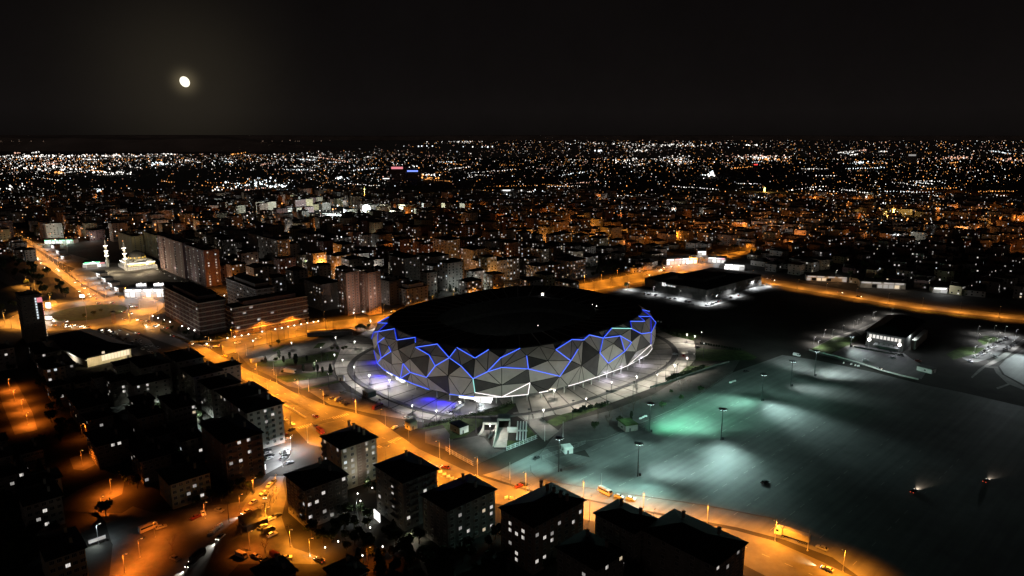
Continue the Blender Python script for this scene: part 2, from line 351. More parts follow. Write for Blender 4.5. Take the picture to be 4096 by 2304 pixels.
sheet('hall_drive', CH((1080, 345), (1260, 250), (1420, 200), (1560, 140), (1660, 90), (1660, 100), (1540, 170), (1440, 240), (1400, 215), (1180, 320)), .07, M['pave'])
sheet('east_car_park', CT((1400, 720), (1620, 620), (1960, 480), (2070, 470), (2180, 470), (1900, 720), (1640, 800), (1520, 790)), .06, M['lot'])
for k, q in enumerate([((1240, 700), (1430, 600), (1740, 620), (1640, 690), (1330, 770)), ((1640, 520), (1740, 460), (1930, 490), (1880, 540), (1720, 580))]):
    sheet('lawn', CT(*q), .09 + k * .002, M['grass'])
sheet('track_path', CT((2240, 500), (2240, 560), (1980, 760), (1780, 860), (1900, 860), (1960, 960), (2240, 1120), (2240, 1160), (2060, 1090), (1900, 1150), (1880, 1130), (2030, 1080), (1880, 940), (1850, 880), (1740, 870), (1680, 920), (1570, 1010), (1560, 990), (1660, 890), (1900, 740)), .08, M['pave'])
sheet('running_field', CT((2260, 620), (2000, 770), (1920, 850), (1990, 960), (2260, 1100)), .06, M['lot'])
MALLP = CY((395, 355), (480, 362), (700, 405), (860, 440), (1000, 400), (1200, 335), (1190, 328), (1100, 345), (850, 425), (720, 395), (500, 350), (420, 345))
sheet('mall_drive', CY((390, 352), (440, 342), (560, 352), (730, 392), (840, 415), (1000, 375), (1110, 335), (1200, 330), (1205, 340), (1020, 400), (860, 447), (800, 438), (640, 402), (480, 366)), .06, M['lot'])
sheet('shop_parking', [(2640, 1055), (2700, 1030), (2800, 1015), (2820, 1040), (2760, 1060), (2680, 1075)], .06, M['pave'])
sheet('field', [(2620, 1240), (2850, 1235), (3100, 1150), (3300, 1180), (3500, 1225), (3520, 1265), (3300, 1330), (3000, 1400), (2830, 1380)], .03, M['soil'])
def ridge(name, x0, x1, dist, hgt, depth, n, seed, m, taper=False):
    q = random.Random(seed); ph = [q.uniform(0, 6) for _ in range(6)]; b = MB(); vs = []
    for i in range(n + 1):
        t = i / n; x = x0 + (x1 - x0) * t; wob = sum(math.sin(t * (5 + 9 * k) + ph[k]) / (k + 1.6) for k in range(6)); h = hgt * (1 + .1 * wob) * (min(1, (1 - t) * 5, 1) if taper else 1) + .5
        for u, f in ((0, 0), (.3, .4), (.65, .85), (1, 1), (2.2, 0)): vs.append((x, dist + depth * u + 60 * math.sin(t * 13 + ph[0]), h * f + .2))
    b.add(vs, [(i * 5 + k, i * 5 + 5 + k, i * 5 + 6 + k, i * 5 + 1 + k) for i in range(n) for k in range(4)], m); tag(b.build(name), kind='structure')
M['skypale'] = mat('sky_pale_slope', (.68, .6, .54), .95, .3, .002)  # hills made pale to meet the sky's brightness and cover the dark strip
ridge('hills', -9000, -1500, 7000, 152, 420, 160, 4, M['skypale'], True)
ridge('hills', -26000, 26000, 21000, 155, 500, 200, 8, M['skypale'])
# painted markings and kerbs
def marks(name, px_lines, w, z, m, dash=None):
    b = MB()
    for ln in px_lines:
        P = [Vector((p.x, p.y, 0)) for p in (U(*q) for q in ln)]
        for a, c in zip(P, P[1:]):
            d = (c - a); L = d.length; d.normalize(); n = Vector((-d.y, d.x, 0)) * w / 2; t = 0
            step = dash or (L + 1, L + 1)
            while t < L:
                p, q = a + d * t, a + d * min(L, t + step[0])
                b.add([(p - n) + Vector((0, 0, z)), (q - n) + Vector((0, 0, z)), (q + n) + Vector((0, 0, z)), (p + n) + Vector((0, 0, z))], [(0, 1, 2, 3)], m); t += step[1]
    return tag(b.build(name), kind='structure')
M['paint'] = mat('faded_road_paint', (.34, .33, .3), .7, .3, .8)
marks('lane_marking', [[(700, 1352), (960, 1480), (1170, 1590), (1330, 1665), (1620, 1790)], [(1700, 1880), (1900, 1960), (2150, 2010)], [(2600, 2085), (2960, 2180), (3250, 2300)]], .22, .06, M['paint'], (3, 9))
marks('crosswalk', [CF((300, 490), (940, 310)), CF((1330, 740), (1620, 610))], 3.2, .064, M['paint'], (.6, 1.3))
b = MB()
o0 = U(2560, 1990); o0.z = 0
for i in range(-4, 20):
    for j in range(0, 18):
        c = o0 + E2 * (i * 16.5 - 20) + E1 * (j * 9 - 10)
        if R.random() < .2: continue
        if not inside(PR(c), LOT): continue
        p = c + E1 * (R.random() * 3); q = p + E1 * (2 + 3 * R.random()); n = E2 * .12
        b.add([(v.x, v.y, .052) for v in (p - n, q - n, q + n, p + n)], [(0, 1, 2, 3)], M['paint'])
tag(b.build('bay_line'), kind='structure')
# median strips
def kerbed(name, px, w, h=.15, m=None):
    P = strip_pts(px, w); b = MB(); pl = [(p.x, p.y) for p in P]
    ar = sum(pl[i - 1][0] * pl[i][1] - pl[i][0] * pl[i - 1][1] for i in range(len(pl)))
    if ar < 0: pl = pl[::-1]
    b.prism(pl, .0, h, M['kerb'], m or M['darkconc']); return tag(b.build(name), kind='structure')
kerbed('median_strip', CE((760, 1220), (830, 1205), (1010, 1290), (1160, 1370)), 2.5)
kerbed('median_strip', CF((480, 445), (760, 380)), 5)
kerbed('median_strip', CF((1360, 720), (1470, 680)), 4)
kerbed('median_strip', [(3440, 1214), (3600, 1237), (3760, 1255), (3950, 1278)], 5, .2, M['grass'])
kerbed('kerb_line', CE((0, 655), (370, 848), (650, 968), (870, 1088), (1080, 1180)), .6, .16)
kerbed('kerb_line', CI((425, 600), (430, 650), (470, 690), (560, 718), (760, 755), (1000, 795), (1300, 838), (1600, 880), (1900, 930), (2306, 1010)), .5, .14)
kerbed('kerb_line', [(2150, 1830), (2180, 1790), (2420, 1752), (2700, 1634), (2800, 1574), (2930, 1484)], .5, .14)
# ---------------------------------------------------------------- stadium
PROF = [(5.4, .977), (12, .992), (20, 1.0), (27, .965), (32.6, .892)]
ZB, ZT = 5.4, 32.6
def prof(z):
    for (a, s), (c, t) in zip(PROF, PROF[1:]):
        if z <= c: return s + (t - s) * (z - a) / (c - a)
    return PROF[-1][1]
def shell_hit(px):
    best = None; prev = None
    o = Vector((0, 0, CAMH)); d = (U(*px) - o).normalized()
    k = 350.0
    while k < 700:
        p = o + d * k
        if ZB - .6 <= p.z <= ZT + .6:
            q = p - STC; r = math.hypot(q.x, q.y); g = r / se_r(math.atan2(q.y, q.x), prof(p.z)) - 1
            if best is None or abs(g) < best[0]: best = (abs(g), p.copy())
            if g <= 0: return p
        k += .25
    return best[1]
def edge_hit(px, s, z):
    best = None
    for i in range(1440):
        al = 2 * PI * i / 1440; p = se_p(al, s, z); q = PR(p); dd = (q[0] - px[0]) ** 2 + (q[1] - px[1]) ** 2
        if best is None or dd < best[0]: best = (dd, p)
    return best[1]
V = {}
for k, t, q in [('a1', 'r', (375, 425)), ('a2', 's', (230, 518)), ('a3', 's', (370, 525)), ('a4', 's', (235, 650)), ('a5', 's', (172, 655)), ('a6', 's', (140, 750)), ('a7', 'r', (480, 603)), ('a8', 's', (512, 772)),
    ('a9', 'r', (783, 737)), ('a10', 's', (785, 808)), ('a11', 's', (230, 812)), ('a12', 's', (325, 738)), ('a13', 's', (283, 1035)), ('a14', 's', (425, 940)), ('a15', 's', (392, 868)), ('a16', 's', (172, 925)),
    ('a17', 'b', (232, 1105)), ('a18', 's', (790, 878)), ('a19', 'r', (1103, 828)), ('a20', 's', (985, 990)), ('a21', 's', (1280, 1030)), ('a22', 's', (1075, 1150)), ('a23', 'r', (1395, 888)), ('a24', 's', (1658, 1035)),
    ('a25', 'r', (1857, 922)), ('a26', 's', (2035, 1030)), ('a27', 'r', (2315, 890)), ('a28', 's', (2415, 1004)), ('a29', 's', (2440, 1195)), ('a30', 's', (2048, 1172)), ('a31', 's', (1835, 1238)), ('a32', 's', (1450, 1150)),
    ('a33', 's', (1628, 1340)), ('a34', 's', (945, 1320)), ('a35', 's', (707, 1248)), ('a36', 's', (603, 1118)), ('a37', 'b', (562, 1335)), ('a38', 's', (695, 1045)), ('a39', 's', (430, 1130)), ('a40', 's', (525, 910)),
    ('a41', 's', (1255, 1298)), ('a42', 's', (2048, 1435))]: V[k] = (t, CA(q)[0])
for k, t, q in [('c0', 'b', (340, 97)), ('c1', 'b', (985, 385)), ('c7', 'b', (1285, 465)), ('c3', 's', (1657, 440)), ('c2', 'b', (1640, 500)), ('c4', 'b', (2045, 500)), ('c5', 'b', (2435, 480)), ('c8', 'b', (740, 315))]: V[k] = (t, CC(q)[0])
for k, t, q in [('b3', 'r', (390, 850)), ('b4', 's', (635, 912)), ('b5', 's', (520, 1078)), ('b6', 's', (855, 1075)), ('b7', 's', (960, 905)), ('b8', 'r', (870, 755)), ('b9', 's', (1040, 770)), ('b10', 'r', (1125, 692)), ('b11', 's', (1328, 742)),
    ('b12', 'r', (1450, 590)), ('b13', 's', (1745, 603)), ('b14', 'r', (1725, 485)), ('b15', 's', (1940, 497)), ('b16', 'r', (1855, 428)), ('b17', 's', (2028, 428)), ('b18', 'r', (1915, 328)), ('b19', 's', (2010, 352)), ('b20', 's', (2105, 520)),
    ('b21', 's', (2035, 660)), ('b22', 's', (1890, 680)), ('b23', 's', (1580, 710)), ('b24', 's', (1745, 805)), ('b25', 's', (1645, 940)), ('b26', 's', (1405, 1112)), ('b27', 's', (1280, 960)), ('b28', 's', (1485, 825)), ('b29', 's', (1015, 1145)),
    ('b30', 's', (695, 1305)), ('b31', 'b', (815, 1445)), ('b32', 'b', (970, 1408)), ('b33', 'b', (1240, 1325)), ('b34', 'b', (1575, 1205)), ('b35', 'b', (1690, 1158)), ('b36', 's', (2030, 840)), ('b37', 'b', (2065, 905)), ('b38', 'b', (1985, 1003)),
    ('b39', 's', (1820, 945)), ('b41', 's', (2106, 745)), ('b42', 's', (255, 1400)), ('b43', 'b', (390, 1535)), ('b44', 'b', (520, 1500))]: V[k] = (t, CB(q)[0])
W = {}
for k, (t, q) in V.items(): W[k] = shell_hit(q) if t == 's' else edge_hit(q, PROF[-1][1], ZT) if t == 'r' else edge_hit(q, PROF[0][1], ZB)
def fa(p):                                    # angle measured from the side that faces the boulevard corner
    a = math.atan2(p.y - STC.y, p.x - STC.x) + PI / 2
    return (a + PI) % (2 * PI) - PI
front = [fa(p) for p in W.values()]; A0, A1 = min(front), max(front)
keys = list(W); pts = [W[k] for k in keys]
rr = random.Random(5)
nb = 15
for j, (z, s) in enumerate(PROF):             # the far side, not seen from here, in the same kind of triangles
    for i in range(nb + 1):
        if 0 < i < nb: a = A1 + (2 * PI - (A1 - A0)) * (i + (.5 if j % 2 else 0)) / nb + (rr.random() - .5) * .05
        else: continue
        if a > PI: a -= 2 * PI
        pts.append(se_p(a - PI / 2, s if j in (0, 4) else prof(z), z))
for s, z in ((PROF[0][1], ZB), (PROF[-1][1], ZT)):       # rim and lower edge follow the plan between traced corners
    for i in range(72):
        a = 2 * PI * i / 72; p = se_p(a - PI / 2, s, z); aa = fa(p)
        if all(abs(aa - fa(q)) > .06 or abs(q.z - z) > 1 for q in pts): pts.append(p)
LED = 'a1-a2 a2-a3 a3-a4 a4-a5 a5-a6 a4-a7 a7-a8 a8-a9 a9-a10 a4-a11 a11-a12 a11-a13 a13-a14 a14-a15 a13-a17 a16-a17 a17-c0 c0-a37 a37-a36 a36-a35 a35-a37 a35-a34 a34-a22 a22-a20 a20-a18 a18-a19 a19-a21 a21-a22 a21-a23 a23-a24 a24-a25 a21-a32 a32-a33 a33-a31 a31-a26 a26-a27 a31-a30 a30-a29 a29-a28 a29-b30 b30-b6 b6-b7 b6-b4 b4-b8 b8-b9 b9-b10 b10-b11 b11-b12 b12-b13 b13-b14 b14-b15 b15-b16 b16-b17 b17-b18 b18-b19 b17-b20 b20-b21 b17-b21 b21-b22 b22-b13 b21-b36 b11-b23 b11-b27 b27-b26 b26-b25 b25-b24 b24-b23 b23-b25 a37-c8 c8-c1 c7-c2 a33-c3'.split()
LEDW = 'c3-c4 c2-c4 c4-b42 b42-c5 c5-c4 b31-b32 b32-b33 b33-b34 b34-b35 b35-b36 b36-b37 b37-b38 b38-b35 b43-b44'.split()
cons = [tuple(keys.index(k) for k in e.split('-')) for e in LED + LEDW]
# unroll: triangulate with the cut at the back
flat = [Vector((fa(p) * 92, p.z * 1.25 + (p.z - 18) * .0)) for p in pts]
n0 = len(pts); seamv = []
for z, s in PROF:
    for a in (-PI + 1e-4, PI - 1e-4): seamv.append(len(flat)); flat.append(Vector((a * 92, z * 1.25))); pts.append(se_p(PI - PI / 2, s, z))
cons = [c for c in cons if abs(fa(pts[c[0]]) - fa(pts[c[1]])) < 2]
ov, oe, of, ovs, oes, ofs = geometry.delaunay_2d_cdt(flat, cons, [], 0, 1e-3)
pos = []
for i, src in enumerate(ovs):
    if src: pos.append(pts[src[0]])
    else:
        a, z = ov[i].x / 92, ov[i].y / 1.25; pos.append(se_p(a - PI / 2, prof(z), z))
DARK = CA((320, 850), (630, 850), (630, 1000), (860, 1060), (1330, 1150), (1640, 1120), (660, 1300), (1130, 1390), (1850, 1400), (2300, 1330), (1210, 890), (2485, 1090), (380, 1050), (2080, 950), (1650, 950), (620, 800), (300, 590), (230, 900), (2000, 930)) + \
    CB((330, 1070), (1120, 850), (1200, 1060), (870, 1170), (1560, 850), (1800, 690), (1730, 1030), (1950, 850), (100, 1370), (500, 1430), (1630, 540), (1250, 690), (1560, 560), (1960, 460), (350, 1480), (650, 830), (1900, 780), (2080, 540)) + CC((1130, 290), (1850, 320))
stad = root('stadium', 'oval stadium clad in grey triangles outlined by blue light strips', 'stadium', (STC.x, STC.y, 0))
def loc(p): return Vector(p) - STC
lp, dp, back = MB(), MB(), MB()
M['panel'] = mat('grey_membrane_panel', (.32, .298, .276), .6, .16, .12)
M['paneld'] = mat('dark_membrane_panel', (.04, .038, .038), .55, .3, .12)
M['black'] = mat('black_backing', (.01, .01, .01), .9)
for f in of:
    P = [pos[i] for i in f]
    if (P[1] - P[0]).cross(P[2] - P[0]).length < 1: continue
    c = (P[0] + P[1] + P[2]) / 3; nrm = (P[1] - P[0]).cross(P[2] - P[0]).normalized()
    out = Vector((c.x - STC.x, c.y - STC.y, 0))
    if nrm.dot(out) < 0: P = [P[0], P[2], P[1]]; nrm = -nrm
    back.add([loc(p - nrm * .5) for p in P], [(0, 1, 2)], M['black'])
    Q = []
    for i in range(3):
        a, b_, d = P[i], P[i - 1], P[(i + 1) % 3]
        u = (b_ - a).normalized(); v = (d - a).normalized(); sn = max(.25, u.cross(v).length)
        Q.append(a + (u + v) * min(.2 / sn, .3 * min((b_ - a).length, (d - a).length)))
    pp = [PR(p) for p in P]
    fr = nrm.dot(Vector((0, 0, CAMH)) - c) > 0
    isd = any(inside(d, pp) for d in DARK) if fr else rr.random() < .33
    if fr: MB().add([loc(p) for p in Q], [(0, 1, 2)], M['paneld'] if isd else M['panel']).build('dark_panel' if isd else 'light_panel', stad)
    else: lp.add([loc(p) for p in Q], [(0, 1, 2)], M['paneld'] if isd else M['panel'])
lp.build('rear_cladding', stad); back.build('cladding_backing', stad)
def ledmat(n, c, e): return mat(n, (.2, .2, .2), emit=c, es=e)
M['led_core'] = ledmat('led_core_blue', (.09, .24, 1), 1.45); M['led_edge'] = ledmat('led_halo_blue', (0, .02, 1), .9)  # glowing flanks imitate the halo around each strip
M['ledw_core'] = ledmat('led_core_white', (1, .95, .93), 1.8); M['ledw_edge'] = ledmat('led_halo_white', (1, .8, .8), .5)
M['ledt_core'] = ledmat('led_core_teal', (.5, 1, .95), 1.3); M['ledt_edge'] = ledmat('led_halo_teal', (.03, .7, .55), .5)
def led(e, white):
    ka, kb = e.split('-'); a, b_ = W[ka], W[kb]; mid = (a + b_) / 2
    out = Vector((mid.x - STC.x, mid.y - STC.y, 8)).normalized()
    d = (b_ - a).normalized(); side = d.cross(out).normalized(); nn = side.cross(d).normalized()
    if nn.dot(out) < 0: nn = -nn
    if e in ('a21-a23',): b_ = a + (b_ - a) * .82
    teal = e in ('b12-b13', 'b34-b35', 'a33-c3')
    k = 'ledw' if white else 'ledt' if teal else 'led'
    m = MB(); h0, h1 = .12, .55; wc, we = (.15, .32) if not white else (.17, .3)
    sec = [(-we, h0), (-wc, h1), (wc, h1), (we, h0)]
    vs = [loc(p + side * x + nn * y) for p in (a, b_) for x, y in sec]
    m.add(vs, [(0, 1, 5, 4), (2, 3, 7, 6), (3, 0, 4, 7)], M[k + '_edge']); m.add(vs, [(1, 2, 6, 5), (0, 1, 2, 3), (4, 5, 6, 7)], M[k + '_core'])
    o = m.build('led_strip', stad)
    if white: o['label'] = 'white light strip'
    elif teal: o['label'] = 'teal light strip'
for e in LED: led(e, False)
for e in LEDW: led(e, True)
# soffit, glazed base, columns, roof, stands, pitch
def sring(b, rows, m, n=120, a0=0, a1=2 * PI):
    vs = []
    for i in range(n + 1):
        al = a0 + (a1 - a0) * i / n
        for s, z in rows: vs.append(loc(se_p(al, s, z)))
    k = len(rows); b.add(vs, [(i * k + j, (i + 1) * k + j, (i + 1) * k + j + 1, i * k + j + 1) for i in range(n) for j in range(k - 1)], m); return b
sring(MB(), [(.975, ZB), (.88, 5.6), (.88, 0)], M['darkconc']).build('base_wall', stad)
for i in range(64):
    p = se_p(2 * PI * (i + .5) / 64, .945); m = MB(); m.tube(loc(p), loc(p + Vector((0, 0, 5.5))), .35, .35, M['concrete'], 8); 
    if PR(p)[1] > 1330: m.build('column', stad)
M['membrane'] = mat('dark_roof_membrane', (.02, .02, .023), .8, .5, .08)
sring(MB(), [(.892, ZT), (.885, ZT + .5), (.86, ZT + .3), (.7, ZT - .4), (.56, ZT - 1.2), (.555, ZT - 2.4), (.8, ZT - 3)], M['membrane']).build('roof', stad)
sring(MB(), [(.86, 27), (.72, 17), (.715, 14), (.5, 4.5), (.5, 1.2)], M['darkconc']).build('stand', stad)
for i in range(40):                           # radial roof girders
    al = 2 * PI * i / 40; m = MB(); a, c = se_p(al, .87, ZT + .25), se_p(al, .565, ZT - 1.0)
    m.tube(loc(a), loc(c), .35, .3, M['steel'], 5); m.build('roof_girder', stad)
m = MB(); q = [loc(STC + Matrix.Rotation(STH, 3, 'Z') @ Vector((x, y, 1.3))) for x, y in ((-48, -33), (48, -33), (48, 33), (-48, 33))]
m.add(q, [(0, 1, 2, 3)], M['grass']); m.build('pitch', stad)
for px, r in (((2170, 1177), 1.1), ((2386, 1224), .3), ((2152, 1302), .22), ((2370, 1218), .2)):
    p = U(*px, 33.2); p = loc(p); m = MB(); m.box(p, (r * 1.6, r, r * 1.6), M['lamp_w']); m.box(p - Vector((0, 0, r)), (r * .6, r * .5, r), M['darksteel']); m.build('roof_light', stad)
point(STC + Vector((0, 0, 24)), (.9, 1, .95), 2500, 2)  # dim fill added so stands and pitch show faintly
# entrance halls under the overhang: lit glazing and their lamps
def front_box(px, w, d, h, m, name, s=.9, z0=0):
    p = edge_hit(px, .95, 1.0); al = math.atan2(p.y - STC.y, p.x - STC.x); q = loc(se_p(al, s)); b = MB()
    b.box((q.x, q.y, z0 + h / 2), (w, d, h), m, al + PI / 2); return b.build(name, stad), al
front_box((1926, 1605), 11, 4, 4.6, M['sign_w'], 'lit_entrance', .915)
front_box((1875, 1588), 11, 1.2, 1.6, M['sign_w'], 'lit_entrance', .965, 3.6)
front_box((1590, 1515), 9, 2.5, 4.2, M['sign_w'], 'lit_entrance', .925)
for q in ((398, 160), (420, 170), (440, 180), (465, 190)): front_box(CC(q)[0], 1.6, 1, 1.6, M['sign_w'], 'lit_window', .955, 3)
p = edge_hit((1930, 1605), .96, 4); spot((p.x, p.y, 5), (p.x + 2, p.y - 10, 0), (.92, .97, 1), 8000, 140, .9, 1.0)
p = edge_hit((1600, 1515), .955, 4); spot((p.x, p.y, 5), (p.x - 8, p.y - 6, 0), (1, .98, .85), 3000, 120, .9, 1.0)
for q, pw in (((300, 1180), 1.0), ((100, 950), .5), ((420, 1260), .5)):
    p = edge_hit(CA(q)[0], .985, 4); spot((p.x, p.y, 5), (p.x * 1.02 - STC.x * .02, p.y - 5, 0), (.02, .008, 1), 7000 * pw, 150, .9, 1)
for q, pw in (((1000, 395), .9), ((1200, 440), 1.0), ((1330, 470), .8)):
    p = edge_hit(CC(q)[0], .985, 4); spot((p.x, p.y, 5), (p.x * 1.02 - STC.x * .02, p.y - 5, 0), (.02, .008, 1), 6500 * pw, 150, .9, 1)
for q in ((1380, 1260), (1600, 1180), (1900, 1050)):
    p = edge_hit(CB(q)[0], .985, 4); point((p.x, p.y, 4.6), (.85, .8, 1), 2000, 1)
LM += [('the stadium', 2050, 1480)]
# ---------------------------------------------------------------- street lamps and masts
def lamp_proto(name, hgt, arm, m_lens, m_pole, head=(.9, .4, .16)):
    r = root(name, 'street lamp', 'street lamp', (0, 0, -50))
    b = MB(); b.tube((0, 0, 0), (0, 0, hgt), .14, .08, m_pole, 6); b.box((0, 0, .15), (.5, .5, .3), m_pole); b.build('pole', r)
    if arm: b = MB(); b.tube((0, 0, hgt - .1), (arm, 0, hgt + .35), .06, .05, m_pole, 5); b.build('arm', r)
    b = MB(); b.box((arm + head[0] * .4, 0, hgt + .35), head, m_pole); h = b.build('lamp_head', r)
    b = MB(); b.box((arm + head[0] * .4, 0, hgt + .35 - head[2] / 2 - .04), (head[0] * .8, head[1] * .8, .08), m_lens); b.build('lens', h)
    return r
P_ORG = lamp_proto('street_lamp', 10, 1.8, M['lamp_o'], M['steel']); P_SML = lamp_proto('street_lamp', 7.5, 1.0, M['lamp_o'], M['steel'])
P_WHT = lamp_proto('street_lamp', 8, 1.0, M['lamp_w'], M['steel'])
used = {}
def place(proto, p, rz=0, label=None, group=None, scale=1.0):
    p = Vector(p)
    if proto.name not in used: used[proto.name] = 1; KIDS[proto.name] = [(c, list(c.children)) for c in proto.children]; proto.location = p; proto.rotation_euler = (0, 0, rz); proto.scale = (scale,) * 3; o = proto
    else: o = clone(proto, p, rz, scale)
    if label: o['label'] = label
    if group: o['group'] = group
    return o
def lamp_row(px, step, side, proto, hgt, arm, label, group, power, col=SOD, ang=150, off=10, skip=(), every=1, blend=.35):
    P = [U(*q) for q in px]
    for i, (p, d) in enumerate(along(P, step, off)):
        if i in skip: continue
        n = Vector((-d.y, d.x, 0)) * side; rz = math.atan2(n.y, n.x)
        o = place(proto, p, rz, label.replace('#', ordn(i)), group)
        h = p + n * (arm + .4) + Vector((0, 0, hgt + .1))
        if i % every == 0: spot(h, h + n * 1.0 - Vector((0, 0, 8)), col, power, ang, blend, .4)
PW = 50000
lamp_row(BLV[2:], 27, -1, P_ORG, 10, 1.8, '# orange street lamp along the stadium side of the boulevard from the roundabout', 'boulevard lamps', PW)
lamp_row(BLW[::-1][5:], 27, 1, P_ORG, 10, 1.8, '# orange street lamp along the houses side of the boulevard from the roundabout', 'boulevard lamps', PW * .8)
lamp_row(ROADB_L[::-1], 26, 1, P_ORG, 10, 1.8, '# orange street lamp on the stadium kerb of the cross road from its corner', 'cross road lamps', PW * .9)
lamp_row(ROADB_U, 27, -1, P_ORG, 10, 1.8, '# orange street lamp on the far kerb of the cross road from its corner', 'cross road lamps', PW * .7)
lamp_row(FAR_L[::-1], 30, 1, P_ORG, 10, 1.8, '# orange street lamp along the east road past the mall', 'east road lamps', PW * .9, (1, .34, .04))
lamp_row([(2790, 1062), (2875, 1035), (2960, 1010), (3020, 995)], 40, 1, P_ORG, 10, 1.8, '# orange street lamp on the short road behind the mall', 'mall road lamps', PW * .9)
lamp_row(HW_L, 34, 1, P_ORG, 10, 1.8, '# orange street lamp on the outer kerb of the left highway', 'highway lamps', PW * .8, (1, .33, .04))
lamp_row(HW_R[::-1], 34, -1, P_ORG, 10, 1.8, '# orange street lamp on the shops kerb of the left highway', 'highway lamps', PW * .7, (1, .34, .05))
for i, (k, t) in enumerate(zip(range(12), [2 * PI * j / 12 for j in range(12)])):
    p = RBC + Vector((math.cos(t), math.sin(t), 0)) * 64
    place(P_ORG, p, t + PI, f'{ordn(i)} orange street lamp around the outer kerb of the roundabout', 'roundabout lamps'); q = p * 1 + Vector((-math.cos(t) * 2, -math.sin(t) * 2, 10)); spot(q, q - Vector((math.cos(t) * 4, math.sin(t) * 4, 8)), (1, .35, .04), PW * .7, 150, .5, .4)
for i, (q, pw) in enumerate([((106, 1142), .8), ((140, 1160), .8), ((200, 1210), 1), ((20, 1295), .5), ((110, 1300), .6), ((560, 1240), 1.0), ((520, 1290), .8), ((600, 1300), .7)]):
    p = U(*q); place(P_ORG, p, -.6, f'{ordn(i)} orange street lamp on the slip roads near the roundabout', 'slip road lamps'); spot(p + Vector((1.5, -1, 10)), p + Vector((3, -2, 0)), (1, .38, .05), PW * pw, 145, .6, .4)
# small streets bottom left: each lamp makes its own pool of light
for i, (q, pw, c) in enumerate([((39, 1560), .32, SODR), ((60, 1606), .4, SODR), ((92, 1645), .4, SODR), ((112, 1700), .5, SODR), ((232, 1500), .3, SODR), ((329, 1858), .2, SODR), ((446, 1975), .45, SODR), ((408, 2050), .2, SODR),
        ((961, 2045), .2, SODR), ((820, 2075), .2, (1, .25, .03)), ((560, 2230), .3, SODR), ((500, 2290), .35, SODR), ((620, 2150), .2, SODR), ((1066, 2098), .45, SOD), ((1014, 1977), .35, SOD), ((1162, 2185), .4, SOD), ((1105, 1955), .4, SOD), ((1095, 2010), .35, SOD), ((1240, 2225), .4, SOD), ((1470, 2262), .09, SODR), ((1000, 2200), .16, SODR), ((330, 1750), .06, SODR)]):
    p = U(*q); place(P_SML, p, R.uniform(-1, 1), f'{ordn(i)} small street lamp in the lanes of the bottom left quarter', 'lane lamps'); spot(p + Vector((1.2, 0, 7.6)), p + Vector((1.5, 0, 0)), c, 62000 * pw, 150, .9, .4)
# white lamps and wall lights
for i, (q, pw, c, g) in enumerate([((1165, 1805), 1.3, (.95, .97, 1), 0), ((1132, 1868), .7, (.95, .97, 1), 0), ((730, 1722), .6, (.85, 1, .93), 0), ((780, 1690), .45, (.85, 1, .93), 0), ((838, 1858), .55, (.95, .98, 1), 0), ((545, 1605), .5, (.85, 1, .9), 0), ((395, 2175), .08, (.8, .95, 1), 0), ((1430, 2075), .06, (.9, 1, .97), 0),
        ((1040, 1890), .7, (.95, .98, 1), 0), ((1075, 1755), .5, (.95, .95, .92), 0), ((620, 1475), .3, (1, .98, .92), 0), ((650, 1640), .2, (.9, 1, .95), 0)]):
    p = U(*q); place(P_WHT, p, R.uniform(-2, 2), f'{ordn(i)} white lamp in the yards between the near apartment blocks', 'yard lamps'); spot(p + Vector((.5, 0, 8)), p + Vector((.6, -.4, 0)), c, 30000 * pw, 160, .9, .4)
# plaza lamps with lit cones
P_PLZ = root('plaza_lamp', 'plaza lamp', 'plaza lamp', (0, 0, -50))
b = MB(); b.tube((0, 0, 0), (0, 0, 6.4), .12, .08, M['darksteel'], 6); b.build('pole', P_PLZ)
b = MB(); b.lathe([(.06, 5.2), (.24, 6.5), (.1, 6.6)], M['lamp_w'], 8); h = b.build('light_cone', P_PLZ)
b = MB(); b.lathe([(.55, 6.6), (.6, 6.75), (.1, 6.95)], M['darksteel'], 8); b.build('cap', P_PLZ)
PL = CD((1597, 470), (540, 650), (943, 760), (1272, 540), (1860, 440), (2083, 315), (398, 915), (2245, 220)) + CE((863, 560), (1430, 490), (1878, 268), (368, 530), (1417, 720), (1520, 790), (1668, 880), (1862, 995)) + CC((107, 330), (1878, 1090), (737, 790), (1090, 870)) + CH((250, 290), (303, 300), (250, 460), (165, 510)) + [(1560, 1560), (1840, 1650), (1420, 1400)]
for i, q in enumerate(PL):
    p = U(*q); o = place(P_PLZ, p, 0, None, 'plaza lamps'); later(o, 'white plaza lamp on the paving', 'plaza lamp')
    spot(p + Vector((0, 0, 7.4)), p, (1, .92, .78) if q[0] > 2200 else (1, .95, .86), 11000 if q[0] > 1440 else 4000, 165, .5, .5)
for q in CE((700, 700), (1170, 820), (1000, 960), (560, 640)): point(U(*q) + Vector((0, 0, 6)), (1, .93, .82), 3000, .5)
# ring of posts added around the plaza to wash the facade with light
P_TALL = root('added_flood_post', 'flood post', 'flood post', (0, 0, -50))
b = MB(); b.tube((0, 0, 0), (0, 0, 11.5), .16, .1, M['darksteel'], 6); b.build('pole', P_TALL)
b = MB(); b.box((.3, 0, 11.6), (.8, 1.4, .5), M['darksteel']); h = b.build('flood_head', P_TALL)
b = MB(); b.box((-.15, 0, 11.6), (.1, 1.2, .4), M['lamp_w']); b.build('lens', h)
for i, deg in enumerate(range(188, 372, 12)):
    al = math.radians(deg); p = se_p(al, 1.36); o = place(P_TALL, p, al, None, 'added flood posts'); later(o, 'added flood post', 'flood post')
    q = se_p(al, .97, 20); spot(p + Vector((0, 0, 11.6)) - Vector((math.cos(al), math.sin(al), 0)) * .4, q, (1, .93, .83), 9500, 95, .8, .4)
